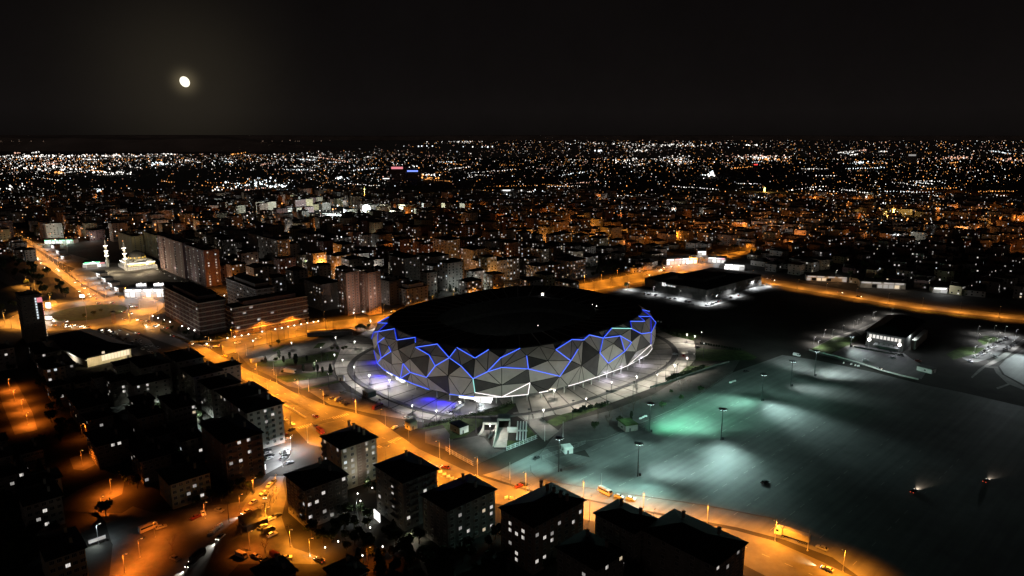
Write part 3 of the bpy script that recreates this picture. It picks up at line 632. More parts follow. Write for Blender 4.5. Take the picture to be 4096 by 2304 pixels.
# high masts of the parking lot
masts = [((2234.6, 1750), (2234.6, 1888)), ((2553, 1771), (2550.5, 1906)), ((2600, 1612), (2597, 1730)), ((2885, 1634), (2883.5, 1761)), ((3049, 1496), (3046, 1604)), ((3263, 1402), (3257, 1505)), ((3168, 1443), (3162, 1546)), ((3402.6, 1344), (3401, 1388))]
mn = ['beside the curved kerb of the lot', 'in the dark middle of the lot', 'beside the green pool of light', 'on the right of the green pool of light', 'by the white pool at the far end', 'nearest the sports hall car park', 'standing between two taller ones at the far end', 'on the sports hall lawn']
MASTW = []
for i, (tp, bs) in enumerate(masts):
    p = U(*bs); h = HT(p, tp[1]); r = root('floodlight_mast', 'tall floodlight mast ' + mn[i], 'floodlight mast', p, 0, 'floodlight masts of the car park')
    b = MB(); b.tube((0, 0, 0), (0, 0, h), .28, .16, M['darksteel'], 8); b.build('pole', r)
    b = MB(); b.box((1.2, .8, .7), (1.1, .8, 1.4), M['darksteel']); b.build('control_box', r)
    b = MB(); b.lathe([(.5, h - .5), (1.5, h - .15), (1.5, h), (.5, h + .25)], M['darksteel'], 10); b.build('crown_ring', r)
    for k in range(8):
        t = 2 * PI * k / 8; b = MB(); b.box((1.75 * math.cos(t), 1.75 * math.sin(t), h - .2), (.7, .9, .35), M['darksteel'], t)
        o = b.build('floodlight', r)
        if k in (0, 5, 6, 7): b = MB(); b.box((1.75 * math.cos(t), 1.75 * math.sin(t), h - .43), (.55, .7, .1), M['lamp_c'], t); b.build('lens', o)
    MASTW.append(p + Vector((0, 0, h - .6)))
def flood(i, px, c, pw, ang=95, bl=.75): spot(MASTW[i], U(*px), c, pw, ang, bl, .8)
FP = 175000
T_ = (.5, 1, .88); T2 = (.64, 1, .94); WL = (.8, 1, .97)
def flood2(i, px, c, pw):                     # a near and a far reflector on one mast
    m = MASTW[i]; g_ = U(*px); d = Vector((g_.x - m.x, g_.y - m.y, 0))
    for k, p_, a in ((.9, .2, 84), (1.6, .85, 74), (2.8, 1.0, 56)): spot(m, Vector((m.x, m.y, 0)) + d * k, c, pw * p_, a, 1, .8)
for a in ((0, (2150, 1870), T_, .6), (0, (2330, 1935), T_, .7), (0, (2110, 1810), T_, .3), (1, (2660, 1890), T2, 1.1), (1, (2590, 1965), T_, .8), (1, (2450, 1965), T_, .5), (2, (2690, 1708), GRN, 1.5), (2, (2740, 1670), (.3, 1, .7), .9),
    (3, (2900, 1805), T2, .9), (3, (2800, 1710), (.4, 1, .74), .9), (4, (3110, 1635), T2, 1.1), (4, (2970, 1608), (.42, 1, .76), 1.0), (5, (3320, 1498), WL, 1.1), (5, (3200, 1470), WL, .7), (6, (3220, 1555), WL, .3), (7, (3440, 1410), WL, .3)): flood2(*a[:3], a[3] * 135000)
for i, (pw, n0, n1) in enumerate(((1.1, 0, 7), (1.2, 0, 7), (1.1, 0, 7), (1.1, 0, 7), (.75, 0, 7), (.4, 0, 7), (.2, 0, 7))):
    for k in range(n0, n1):
        t = 2 * PI * k / 7 + i * .4; m = MASTW[i]
        if i in (1, 3, 4, 5) and .9 * math.cos(t) - .42 * math.sin(t) > .55: continue
        spot(m, Vector((m.x + 46 * math.cos(t), m.y + 46 * math.sin(t), 0)), (.55, 1, .88), 42000 * pw, 78, 1, .8)
LM += [('the car park masts', 2760, 1760), ('the tunnel ramps', 1990, 1740)]
# ---------------------------------------------------------------- buildings
def win_mesh(name, w, h, m, bars=1, frame=True):
    b = MB()
    if m: b.bb(-w / 2, w / 2, -.03, .05, -h / 2, h / 2, m)
    else: b.bb(-w / 2, w * .1, -.03, .05, -h / 2, h / 2, M['lit']); b.bb(w * .1, w / 2, -.03, .05, -h / 2, h / 2, M['litd'])
    if frame:
        t = .09
        b.bb(-w / 2 - t, w / 2 + t, -.12, .05, h / 2, h / 2 + t, M['frame']); b.bb(-w / 2 - t, w / 2 + t, -.16, .05, -h / 2 - t, -h / 2, M['frame'])
        b.bb(-w / 2 - t, -w / 2, -.1, .05, -h / 2, h / 2, M['frame']); b.bb(w / 2, w / 2 + t, -.1, .05, -h / 2, h / 2, M['frame'])
        for i in range(bars): x = -w / 2 + w * (i + 1) / (bars + 1); b.bb(x - .045, x + .045, -.09, -.03, -h / 2, h / 2, M['frame'])
    return b.data(name)
KINDS = {'n': (1.45, 1.4, 2), 'w': (2.6, 1.4, 3), 's': (1.1, 1.2, 1), 't': (1.5, 1.7, 1)}
WM = {(k, m): win_mesh('window', a, b_, M.get(m), c) for k, (a, b_, c) in KINDS.items() for m in ('glass', 'lit', 'litw', 'litd', 'litc', 'half')}
def litpick(): return R.choices(('lit', 'litw', 'litd', 'litc', 'half'), (4, 1.2, 3, .8, 3))[0]
def hip(b, w, d, z, h, ov, m, flat=.0):
    x0, x1, y0, y1 = -ov, w + ov, -ov, d + ov; k = min(w, d) / 2 + ov; k *= (1 - flat)
    b.bb(x0, x1, y0, y1, z, z + .3, m)
    z0 = z + .3
    vs = [(x0, y0, z0), (x1, y0, z0), (x1, y1, z0), (x0, y1, z0), (x0 + k, y0 + k, z0 + h), (x1 - k, y0 + k, z0 + h), (x1 - k, y1 - k, z0 + h), (x0 + k, y1 - k, z0 + h)]
    b.add(vs, [(0, 1, 5, 4), (1, 2, 6, 5), (2, 3, 7, 6), (3, 0, 4, 7), (4, 5, 6, 7)], m)
def building(label, F, w, d, H, ns, na, nb, wall, roof='hip', lits=(), lp=0.0, balc=(), cat='apartment block', wk='n', bands=None, z0=.9, group=None, dark=True, skipB=False, rz=GA, trim=None, name='apartment_block', jit=0.0, roofm=None, chim=2, warm=None, cap=96):
    F = Vector((F.x, F.y, 0)); r = root(name, label, cat, F, rz, group); ax = Vector((math.cos(rz), math.sin(rz), 0)); ay = Vector((-ax.y, ax.x, 0))
    b = MB(); b.bb(0, w, 0, d, 0, H, wall); sh = (H - z0) / ns
    if bands:
        for k in range(1, ns + 1):
            z = z0 + k * sh - .1; b.bb(-.4, w + .4, -.4, d + .4, z - .75, z, bands)
    if trim:                                   # a vertical stair strip in another render on the right face
        for (f0, f1) in trim: b.bb(w * f0, w * f1, -.12, .1, 0, H - .02, M['w_brown'])
    b.build('wall', r)
    rb = MB()
    if roof == 'hip': hip(rb, w, d, H, min(w, d) * .16, .8, roofm or M['roof'])
    elif roof == 'flat':
        rb.bb(-.3, w + .3, -.3, d + .3, H, H + .35, roofm or M['roof']); rb.bb(-.3, w + .3, -.3, -.0, H + .35, H + 1, wall); rb.bb(-.3, 0, 0, d + .3, H + .35, H + 1, wall)
        rb.bb(w * .35, w * .65, d * .4, d * .6, H + .35, H + 2.8, wall)
    elif roof == 'step':
        rb.bb(-.3, w + .3, -.3, d + .3, H, H + .4, roofm or M['roof']); rb.bb(w * .15, w * .85, d * .12, d * .8, H + .4, H + 3.6, wall); rb.bb(w * .12, w * .88, d * .1, d * .82, H + 3.6, H + 4, roofm or M['roof'])
    ro = rb.build('roof', r)
    for k in range(chim):
        c = MB(); t = (k + .5) / chim; c.box((w * .72, d * t, H + min(w, d) * .16 + .6), (.9, .9, 2.6), wall); c.box((w * .72, d * t, H + min(w, d) * .16 + 2), (1.2, 1.2, .25), M['darkconc']); c.build('chimney', ro)
    slots = []
    for k in range(ns):
        z = z0 + (k + .5) * sh
        for i in range(na): slots.append(('A', w * (i + .5 + (jit * ((i % 2) - .5))) / na, z))
        for i in range(0 if skipB else nb): slots.append(('B', d * (i + .5) / nb, z))
    def wpos(s): return F + ax * s[1] + Vector((0, 0, s[2])) if s[0] == 'A' else F + ay * s[1] + Vector((0, 0, s[2]))
    state = {}
    for q in lits:
        best = min(range(len(slots)), key=lambda i: (PR(wpos(slots[i]))[0] - q[0]) ** 2 + (PR(wpos(slots[i]))[1] - q[1]) ** 2)
        state[best] = litpick()
    for i in range(len(slots)):
        if i not in state and R.random() < lp: state[i] = warm if warm and R.random() < .5 else litpick()
    order = sorted(range(len(slots)), key=lambda i: (i not in state, -slots[i][2]))
    for i in order[:cap]:
        if i not in state and not dark: continue
        s = slots[i]; o = link('window', WM[(wk, state.get(i, 'glass'))], r)
        o.location = (s[1], -.02, s[2]) if s[0] == 'A' else (-.02, s[1], s[2])
        if s[0] == 'B': o.rotation_euler = (0, 0, -PI / 2)
        if i in state: o['label'] = 'lit window'
    for side, f, bw in balc:
        for k in range(1, ns):
            z = z0 + k * sh; m = MB()
            if side == 'A': x = w * f; m.bb(x - bw / 2, x + bw / 2, -1.3, 0, z - .15, z, wall); m.bb(x - bw / 2, x + bw / 2, -1.3, -1.2, z, z + .95, wall); m.bb(x - bw / 2, x - bw / 2 + .1, -1.2, 0, z, z + .95, wall); m.bb(x + bw / 2 - .1, x + bw / 2, -1.2, 0, z, z + .95, wall)
            elif side == 'R': x = d * f; m.bb(w, w + 1.3, x - bw / 2, x + bw / 2, z - .15, z, wall); m.bb(w + 1.2, w + 1.3, x - bw / 2, x + bw / 2, z, z + .95, wall); m.bb(w, w + 1.2, x - bw / 2, x - bw / 2 + .1, z, z + .95, wall)
            else: x = d * f; m.bb(-1.3, 0, x - bw / 2, x + bw / 2, z - .15, z, wall); m.bb(-1.3, -1.2, x - bw / 2, x + bw / 2, z, z + .95, wall); m.bb(-1.2, 0, x - bw / 2, x - bw / 2 + .1, z, z + .95, wall); m.bb(-1.2, 0, x + bw / 2 - .1, x + bw / 2, z, z + .95, wall)
            m.build('balcony', r)
    return r
FOOT = []                                     # footprints kept clear by the rest of the town
def foot(F, w, d, rz=GA, pad=3):
    ax = Vector((math.cos(rz), math.sin(rz), 0)); ay = Vector((-ax.y, ax.x, 0))
    FOOT.append([F + ax * x + ay * y for x, y in ((-pad, -pad), (w + pad, -pad), (w + pad, d + pad), (-pad, d + pad))])
def by_roof(L, F, Rr, H):
    L, F, Rr = U(*L, H), U(*F, H), U(*Rr, H); w = (Rr - F).dot(E1) - 1.6; d = (L - F).dot(E2) - 1.6
    q = F + E1 * .8 + E2 * .8; q.z = 0; foot(q, w, d); return q, w, d
c4 = crop(1000, 1650, .4514)
F, w, d = by_roof((1279, 1746), (1361, 1801), (1515, 1750), 21)
building('lit cream seven-storey block with brown middle strip and black roof beside the boulevard crossing', F, w, d, 21, 7, 5, 3, M['w_cream'], lits=CF((910, 770), (1050, 730), (1118, 705), (1180, 688), (1250, 735), (1258, 795), (1180, 755), (1125, 840), (995, 883), (1000, 950), (1003, 1015), (1265, 925), (1135, 975), (920, 905), (795, 770), (620, 655), (635, 850), (1145, 1040)), trim=[(.42, .68)], balc=[('R', .3, 4), ('B', .85, 3)], chim=4)
spot(U(1470, 1975) + Vector((0, 0, 6)), F + E1 * w * .5 + Vector((0, 0, 10)), (1, .93, .8), 2200, 120, .9, 1)
F, w, d = by_roof((1136, 1897), (1216, 1965), (1399, 1900), 18)
building('dark six-storey block with wide flat hip roof right of the sodium-lit side street', F, w, d, 18, 6, 6, 5, M['w_dark'], lits=c4((665, 705), (818, 597), (555, 797), (620, 773), (675, 855), (560, 903), (727, 893), (475, 898), (495, 805)), balc=[('B', .2, 3)])
F, w, d = by_roof((1491, 1860), (1609, 1936), (1754, 1874), 22)
building('dark block with framed balcony bays and a lit ground-floor entrance with glass canopy', F, w, d, 22, 7, 4, 4, M['w_dark'], lits=c4((1287, 637), (1250, 715), (1137, 740), (1520, 692), (1440, 943), (1250, 820)), balc=[('A', .25, 4.5), ('A', .8, 4), ('B', .3, 5), ('R', .5, 5)], bands=None)
rB3 = F
F, w, d = by_roof((1673, 1982), (1788, 2049), (2006, 1966), 18)
building('dark block with broad black roof between the entrance block and the many-chimneyed block', F, w, d, 18, 6, 6, 4, M['w_dark'], lits=c4((2120, 818), (2120, 872), (2065, 893), (1860, 935), (1863, 1045), (1953, 1057), (2123, 1030), (2122, 1085)), balc=[('R', .3, 4)])
F, w, d = by_roof((1996, 2030), (2133, 2114), (2358, 2007), 20)
building('dark block with black gabled roof carrying a row of chimneys along its far edge', F, w, d, 20, 7, 7, 5, M['w_brown'], lits=CV((480, 600), (480, 675), (480, 845), (630, 680), (630, 763), (552, 715), (558, 1130), (558, 1045), (945, 740), (945, 820), (885, 765), (838, 780), (885, 1022), (838, 1133), (1097, 578), (1345, 510), (1288, 622), (1105, 645), (1343, 755)), chim=5, balc=[])
F, w, d = by_roof((2347, 2066), (2537, 2139), (2607, 2063), 17)
building('dark block with stepped black roof directly behind the row of parked white cars', F, w, d, 17, 6, 4, 6, M['w_dark'], lits=CV((2180, 910), (1860, 1135), (1895, 1145)), chim=2)
F, w, d = by_roof((2232, 2180), (2386, 2288), (2488, 2198), 13)
building('low dark block with black roof in front of the stepped-roof block at the bottom edge', F, w, d, 13, 4, 4, 5, M['w_dark'], lits=CV((1410, 1265), (1450, 1270), (1740, 1190), (2090, 1105)))
Rr = U(2982, 2172, 17); F = Rr - E1 * 20; F.z = 0; foot(F, 20, 34)
building('big dark hip-roofed block at the bottom edge beside the boulevard, nearest the white truck', F, 20, 30, 17, 6, 6, 5, M['w_dark'], lits=CS((885, 980), (880, 1070), (1010, 978), (1140, 845)), roofm=M['tileroof'])
F, w, d = by_roof((830, 1686), (893, 1779), (1048, 1724), 22)
building('brown seven-storey block with striped balcony fronts and a lit shop at its foot', F, w, d, 22, 7, 4, 3, M['w_brown'], lits=CO((855, 800), (935, 780), (940, 845), (950, 978), (880, 1065), (770, 1097)), balc=[('A', .18, 5), ('A', .8, 5.5)], wk='n')
rB8, wB8 = F, w
F, w, d = by_roof((900, 1610), (985, 1655), (1100, 1590), 22)
building('pale grey block with stacked balconies facing the lit courtyard beside the boulevard', F, w, d, 22, 7, 5, 3, M['w_white'], lits=CO((1150, 368), (1240, 523), (1168, 603), (1155, 490), (870, 430)), balc=[('A', .62, 3.6), ('R', .4, 4)], roofm=M['tileroof'])
for lab, L_, F_, R_, H, li in [('dark gabled block right behind the pale balcony block', (830, 1570), (915, 1605), (1028, 1535), 19, CO((720, 180), (645, 200), (655, 250))),
        ('dark stepped-gable block third from the junction along the boulevard', (755, 1530), (840, 1560), (925, 1500), 18, CN((1350, 785), (1290, 845))),
        ('dark gabled block second from the junction along the boulevard', (690, 1480), (770, 1510), (855, 1455), 18, CN((1015, 488),)),
        ('black hip-roofed block nearest the road junction', (640, 1415), (705, 1450), (785, 1405), 20, ()),
        ('black block with a lit lamp on its wall behind the yellow-lit hall', (480, 1440), (560, 1475), (640, 1415), 20, ())]:
    F, w, d = by_roof(L_, F_, R_, H); building(lab, F, w, d, H, 6, 4, 4, M['w_grey'], lits=li, roofm=M['tileroof'], chim=1)
F, w, d = by_roof((478, 1520), (530, 1545), (655, 1490), 17)
building('grey block with two columns of small lit windows near the yellow-lit hall', F, w, d, 17, 6, 4, 2, M['w_grey'], lits=CN((550, 510), (470, 635), (560, 615), (565, 665), (572, 715), (670, 640)), wk='s')
F, w, d = by_roof((590, 1890), (676, 1943), (866, 1905), 12)
building('low brown block with two lit windows above the small sodium-lit street', F, w, d, 12, 4, 6, 3, M['w_tan'], lits=CW((1420, 785), (1370, 865), (1475, 890)), balc=[('A', .85, 4)])
for lab, L_, F_, R_, H, li, wl in [('dark block at the left edge with three dim lit windows', (20, 1975), (90, 2030), (262, 1990), 13, CW((350, 990), (295, 1055), (318, 1188), (375, 1115)), 'w_grey'),
        ('dark brown block at the bottom left corner', (100, 2170), (180, 2250), (370, 2225), 13, CW((470, 1395),), 'w_tan'),
        ('black house row with two lit windows at the far left', (30, 1790), (80, 1820), (180, 1795), 11, CW((205, 750), (205, 785), (140, 805)), 'w_dark'),
        ('black apartment block with one lit window behind the small tree pool', (300, 1740), (380, 1790), (520, 1750), 12, CW((860, 472), (805, 408), (715, 378)), 'w_dark'),
        ('black block with two bluish windows left of the lit yard', (480, 1800), (560, 1850), (680, 1800), 12, CW((985, 550), (1090, 785), (935, 585)), 'w_dark'),
        ('dark block with dim grey wall left of the back-yard parking', (620, 1590), (690, 1640), (770, 1600), 16, CO((280, 488), (325, 360), (572, 420), (385, 297)), 'w_grey'),
        ('black block with small lit windows above the far left street pools', (230, 1590), (310, 1640), (430, 1600), 12, CW((700, 283), (740, 283), (553, 285), (470, 200)), 'w_dark'),
        ('black low houses under the black tower', (70, 1385), (140, 1420), (240, 1390), 10, CM((470, 690), (605, 675), (350, 800)), 'w_dark'),
        ('black low houses with four pale windows left of the yellow-lit hall', (110, 1445), (170, 1480), (290, 1440), 9, CM((470, 890), (550, 925), (490, 985), (1000, 890), (275, 970)), 'w_dark'),
        ('black block at the bottom edge left of the parked white van', (990, 2280), (1060, 2345), (1200, 2290), 11, (), 'w_dark'),
        ('black block with sodium-lit street before it at the bottom edge', (1290, 2275), (1360, 2340), (1500, 2300), 10, (), 'w_dark')]:
    F, w, d = by_roof(L_, F_, R_, H); building(lab, F, w, d, H, max(3, int(H / 3)), 5, 4, M[wl], lits=li, roofm=M['tileroof'])
# lit details at the feet of the near blocks
def lightbox(name, label, cat, px, z, w, d, h, m, rz=GA, col=None, pw=0, off=(0, 0)):
    p = U(*px, z); r = root(name, label, cat, (p.x, p.y, 0), rz); b = MB(); b.box((0, 0, z), (w, d, h), m); b.build('light_box', r)
    b = MB(); b.box((0, d / 2 + .06, z), (w + .3, .12, h + .3), M['darksteel']); b.build('frame', r)
    for s in (-1, 1): b = MB(); b.tube((s * w * .4, d / 2, 0), (s * w * .4, d / 2, z - h / 2 - .15), .08, .08, M['darksteel'], 5); b.build('post', r)
    if pw: spot(Vector((p.x, p.y, z + .5)) - E2 * 1.2, (p.x + off[0], p.y + off[1], 0), col, pw, 150, .9, .8)
    return r
lightbox('shop_display', 'bright white lit shop front at the foot of the brown block', 'shop front', CO((1065, 1215))[0], 2, 8, .4, 2.6, M['sign_w'], col=(1, 1, 1), pw=9000, off=(4, -6))
lightbox('shop_sign', 'long yellow lit sign on the brown block', 'sign', CO((795, 1275))[0], 3, 9.5, .3, 1.0, M['sign_y'])
lightbox('entrance_sign', 'white lit panel beside the dark entrance block', 'sign', c4((1125, 915))[0], 2.2, 5, .4, 4, M['sign_w'], -.9, (.9, 1, .98), 5000, (-5, -3))
lightbox('lit_shelter', 'small lit shelter with a pale glowing panel in the bottom left', 'shelter', CW((700, 1185))[0], 2, 6, .5, 1.2, M['litd'], GA, (.85, 1, .95), 1500, (0, -4))
spot(rB3 + Vector((3, -6, 6)), rB3 + Vector((4, -9, 0)), (1, .92, .7), 6000, 120, .8, .5)
# glass canopy
p = U(*c4((1400, 1020))[0]); r = root('glass_canopy', 'faceted white glass canopy at the foot of the dark entrance block', 'canopy', p, GA); b = MB()
for i in range(4): b.add([(i * 2, 0, 2.4), (i * 2 + 2, 0, 2.4), (i * 2 + 2, 2.4, 3.4), (i * 2, 2.4, 3.4)], [(0, 1, 2, 3)], M['white'])
b.build('glazing', r); b = MB()
for i in range(5): b.tube((i * 2, 0, 0), (i * 2, 0, 2.4), .06, .06, M['steel'], 5); b.tube((i * 2, 0, 2.45), (i * 2, 2.4, 3.45), .05, .05, M['steel'], 5)
b.build('ribs', r)
# ---------------------------------------------------------------- beyond the boulevard
def mid(label, Fpx, ytop, w, d, ns, na, nb, wall, L=None, Rt=None, roof='flat', lp=.2, **k):
    F = U(*Fpx); H = HT(F, ytop)
    if L: d = (U(*L) - F).dot(E2)
    if Rt: w = (U(*Rt) - F).dot(E1)
    foot(F, w, d); return building(label, F, w, d, H, ns, na, nb, M[wall], roof, lp=lp, **k), F, w, d, H
MIDS = 'blocks behind the boulevard'
mid('long mauve seven-storey office block with pale bands, nearest the roundabout', (805, 1344), 1213, 17, 84, 7, 3, 10, 'w_mauve', L=(619, 1269), Rt=(872, 1302), roof='step', lp=.02, wk='w', bands=M['w_white'], group=MIDS, lits=[(790, 1240), (700, 1220)], cap=90)
mid('long mauve office block with pale bands along the cross road', (942, 1344), 1232, 60, 16, 6, 11, 2, 'w_mauve', Rt=(1224, 1283), roof='step', lp=.08, wk='w', bands=M['w_white'], group=MIDS)
mid('grey banded block behind the two mauve office blocks', (1033, 1268), 1158, 17, 50, 7, 3, 9, 'w_grey', L=(905, 1215), roof='step', lp=.12, wk='w', bands=M['w_white'], group=MIDS)
for k, (fp, lab) in enumerate((((1392, 1263), 'left one of the twin fifteen-storey grey towers beside the cross road'), ((1478, 1262), 'right one of the twin fifteen-storey grey towers beside the cross road'))):
    mid(lab, fp, 1096, 13, 15, 15, 3, 3, 'w_brown', roof='flat', lp=.1, wk='n', group='twin towers', balc=[('A', .75, 3), ('B', .7, 4)])
for q in ((1440, 1292), (1540, 1280)): spot(U(*q) + Vector((0, 0, 9)), U(1440, 1255) + Vector((0, 0, 26)), (1, .64, .52), 17000, 90, .9, .6)  # unseen spots added to brighten the twin towers
LM += [('the twin towers', 1435, 1170), ('the mauve office blocks', 900, 1260)]
mid('near half of the tall slab of flats behind the mauve offices, with bright window stacks', (828, 1148), 1006, 16, 40, 13, 2, 5, 'w_mauve', L=(748, 1113), lp=.42, wk='n', group=MIDS, balc=[('B', .3, 4), ('B', .75, 4)])
mid('far half of the tall slab of flats behind the mauve offices, beside the mosque', (742, 1116), 975, 16, 40, 13, 2, 5, 'w_mauve', L=(651, 1072), lp=.36, wk='n', group=MIDS, balc=[('B', .3, 4), ('B', .75, 4)])
mid('tall grey slab of flats with two bright window stacks left of the twin towers', (1119, 1100), 964, 15, 50, 12, 2, 7, 'w_grey', L=(963, 1066), lp=.25, group=MIDS)
mid('left tan block with blank end walls behind the mosque', (535, 1022), 949, 14, 30, 9, 2, 4, 'w_tan', L=(450, 1000), lp=.02, group=MIDS)
mid('right tan block with blank end walls behind the mosque', (632, 1036), 945, 14, 30, 9, 2, 4, 'w_tan', L=(548, 1018), lp=.03, group=MIDS)
for fp, q in (((590, 1075), (580, 990)), ((500, 1060), (500, 985))): spot(U(*fp) + Vector((0, 0, 6)), U(*q, 20), (1, .82, .45), 34000, 50, .8, 1)
for lab, fp, yt, w, d, ns, na, nb, wl, lp, rf in [
    ('dark eight-storey block left of the twin towers', (1290, 1245), 1138, 20, 34, 8, 3, 6, 'w_dark', .07, 'hip'),
    ('grey block squeezed right of the twin towers', (1560, 1222), 1130, 18, 16, 8, 3, 3, 'w_grey', .12, 'flat'),
    ('low banded block with lit terrace at the cross road bend', (1625, 1224), 1158, 26, 18, 5, 5, 3, 'w_white', .12, 'step'),
    ('grey block with blank wall above the banded block', (1622, 1150), 1034, 20, 30, 9, 4, 4, 'w_grey', .14, 'hip'),
    ('broad block with a bright window stack at its right corner', (1735, 1142), 1028, 22, 22, 10, 4, 4, 'w_grey', .28, 'hip'),
    ('tall block with a lit stair stack behind the garden trees', (1790, 1075), 962, 20, 28, 10, 4, 5, 'w_grey', .26, 'hip'),
    ('bright-windowed block above the lit garden', (1890, 1086), 1000, 24, 22, 7, 4, 4, 'w_grey', .3, 'hip'),
    ('grey corner block with balconies above the stadium roof', (1985, 1128), 1045, 20, 24, 7, 4, 4, 'w_grey', .3, 'hip'),
    ('yellowish block right of the grey corner block', (2062, 1108), 1040, 16, 18, 6, 3, 3, 'w_cream', .3, 'hip'),
    ('twin-winged block, left wing, above the stadium floodlight', (2150, 1140), 1066, 16, 18, 6, 3, 3, 'w_grey', .26, 'hip'),
    ('twin-winged block, right wing, above the stadium floodlight', (2205, 1126), 1060, 14, 16, 6, 3, 3, 'w_mauve', .26, 'hip'),
    ('wide block with a lit facade nearest the road behind the stadium', (2280, 1122), 1046, 26, 22, 6, 6, 3, 'w_grey', .28, 'hip'),
    ('tall grey tower with pale corner behind the dark trees', (1372, 1080), 979, 17, 22, 12, 3, 4, 'w_grey', .26, 'hip'),
    ('slim tower with scattered lights left of the pale-cornered tower', (1300, 1062), 965, 15, 20, 11, 3, 3, 'w_mauve', .22, 'hip'),
    ('square tower right of the pale-cornered tower', (1520, 1020), 940, 20, 20, 9, 3, 3, 'w_grey', .22, 'hip'),
    ('dark slab with rows of small lights behind the tall pale slab', (925, 1012), 926, 15, 66, 9, 3, 9, 'w_dark', .22, 'flat'),
    ('dark slab behind the two-stack grey slab', (1245, 1046), 938, 15, 34, 10, 3, 6, 'w_dark', .18, 'hip'),
    ('grey tower alone above the dark trees right of centre', (2100, 982), 920, 16, 18, 9, 3, 3, 'w_grey', .22, 'hip'),
    ('sodium-lit six-storey block with bright shops at its foot', (2395, 1020), 955, 20, 20, 6, 4, 4, 'w_tan', .15, 'hip'),
    ('pale block at the far left behind the station lights', (330, 950), 905, 18, 26, 8, 3, 5, 'w_grey', .05, 'flat'),
    ('grey block behind the minarets with blank end', (380, 945), 905, 12, 20, 7, 2, 3, 'w_grey', .1, 'flat'),
    ('white-lit tower left of the bright sports ground', (1190, 900), 850, 16, 18, 9, 3, 3, 'w_white', .15, 'flat'),
    ('curved pale block right of the bright floodlight', (1600, 862), 817, 30, 14, 6, 6, 2, 'w_cream', .04, 'flat')]:
    mid(lab, fp, yt, w, d, ns, na, nb, wl, roof=rf, lp=lp, group=MIDS, cap=60)
# sports ground with the blinding floodlight
F = U(1228, 886); wg = (U(1399, 886) - F).length; foot(F, wg, 14, 0.02)
building('long white-lit grandstand building at the bright sports ground', F, wg, 14, 12, 2, 12, 2, M['w_white'], 'flat', lp=.5, wk='w', name='grandstand', cat='grandstand', cap=24, rz=.02)
for k in range(3): point(F + Vector((wg * (k + .5) / 3, -14, 13)), (.85, .97, 1), 22000, 1)
mid('white building glaring beside the blinding floodlight', (1470, 866), 822, 30, 26, 6, 4, 4, 'w_white', lp=.05, name='apartment_block')
p = U(1467, 872); r = root('floodlight_mast', 'blinding white floodlight at the distant sports ground', 'floodlight mast', p); h = HT(p, 834); b = MB(); b.tube((0, 0, 0), (0, 0, h), .5, .3, M['darksteel'], 6); b.build('pole', r)
M['glare'] = mat('floodlight_glare', (.3, .3, .3), emit=(.9, 1, .98), es=12); b = MB(); b.lathe([(2, h - 7), (6, h - 5), (8, h), (6, h + 5), (2, h + 7)], M['glare'], 12); b.build('glare_ball', r)  # glowing ball swollen to stand for the floodlight's glare
point(p + Vector((-3, -10, h)), (.88, 1, .97), 2200000, 2); point(U(1330, 905) + Vector((0, 0, 12)), (.9, 1, .98), 350000, 2); point(U(1500, 900) + Vector((0, 0, 14)), (.85, 1, .9), 250000, 2)
LM += [('the bright sports ground', 1400, 870)]
# ---------------------------------------------------------------- shopping mall on the right
F = U(2833, 1215); 
mq = [U(2671, 1160), U(2833, 1212), U(3010, 1140)]
wM = (mq[2] - mq[1]).dot(E1); dM = (mq[0] - mq[1]).dot(E2); F = Vector((mq[1].x, mq[1].y, 0)) + E1 * 6 + E2 * 6
foot(F, wM, dM + 30, pad=12)
r = root('shopping_mall', 'large dark flat-roofed building ringed by a white-lit car lane behind the stadium', 'mall', F, GA)
b = MB(); b.bb(0, wM, 0, dM, 0, 11, M['darkconc']); b.bb(wM * .1, wM * .55, dM, dM + 22, 0, 9, M['darkconc']); b.build('wall', r)
b = MB(); hip(b, wM, dM, 11, 2, .6, M['roof'], .2); b.bb(wM * .2, wM * .6, dM * .3, dM * .8, 13, 16, M['roof']); b.bb(wM * .1, wM * .55, dM + .6, dM + 22, 9, 9.4, M['roof']); b.build('roof', r)
for i in range(4):
    o = link('window', WM[('w', 'litc' if i % 2 else 'lit')], r, (-.03, dM * .62 + i * 3.2, 8.5), -PI / 2)
for i in range(3): b = MB(); b.bb(-.12, .02, dM * .8 + i * 1.6, dM * .8 + i * 1.6 + .7, 7, 10.6, M['sign_w']); b.build('light_column', r)
for i in range(6): o = link('window', WM[('w', 'glass')], r, (wM * (i + .5) / 6, -.03, 5))
LM += [('the dark mall', 2820, 1120)]
for q in CY((420, 355), (560, 378), (700, 402), (840, 430), (900, 425), (1000, 385), (1100, 342), (1170, 330)):
    p = U(*q); o = place(P_WHT, p, 0, None, 'mall lane lamps'); later(o, 'white lamp on the lane', 'street lamp'); spot(p + Vector((.5, 0, 8)), p, (.95, .98, 1), 22000, 150, .8, .4)
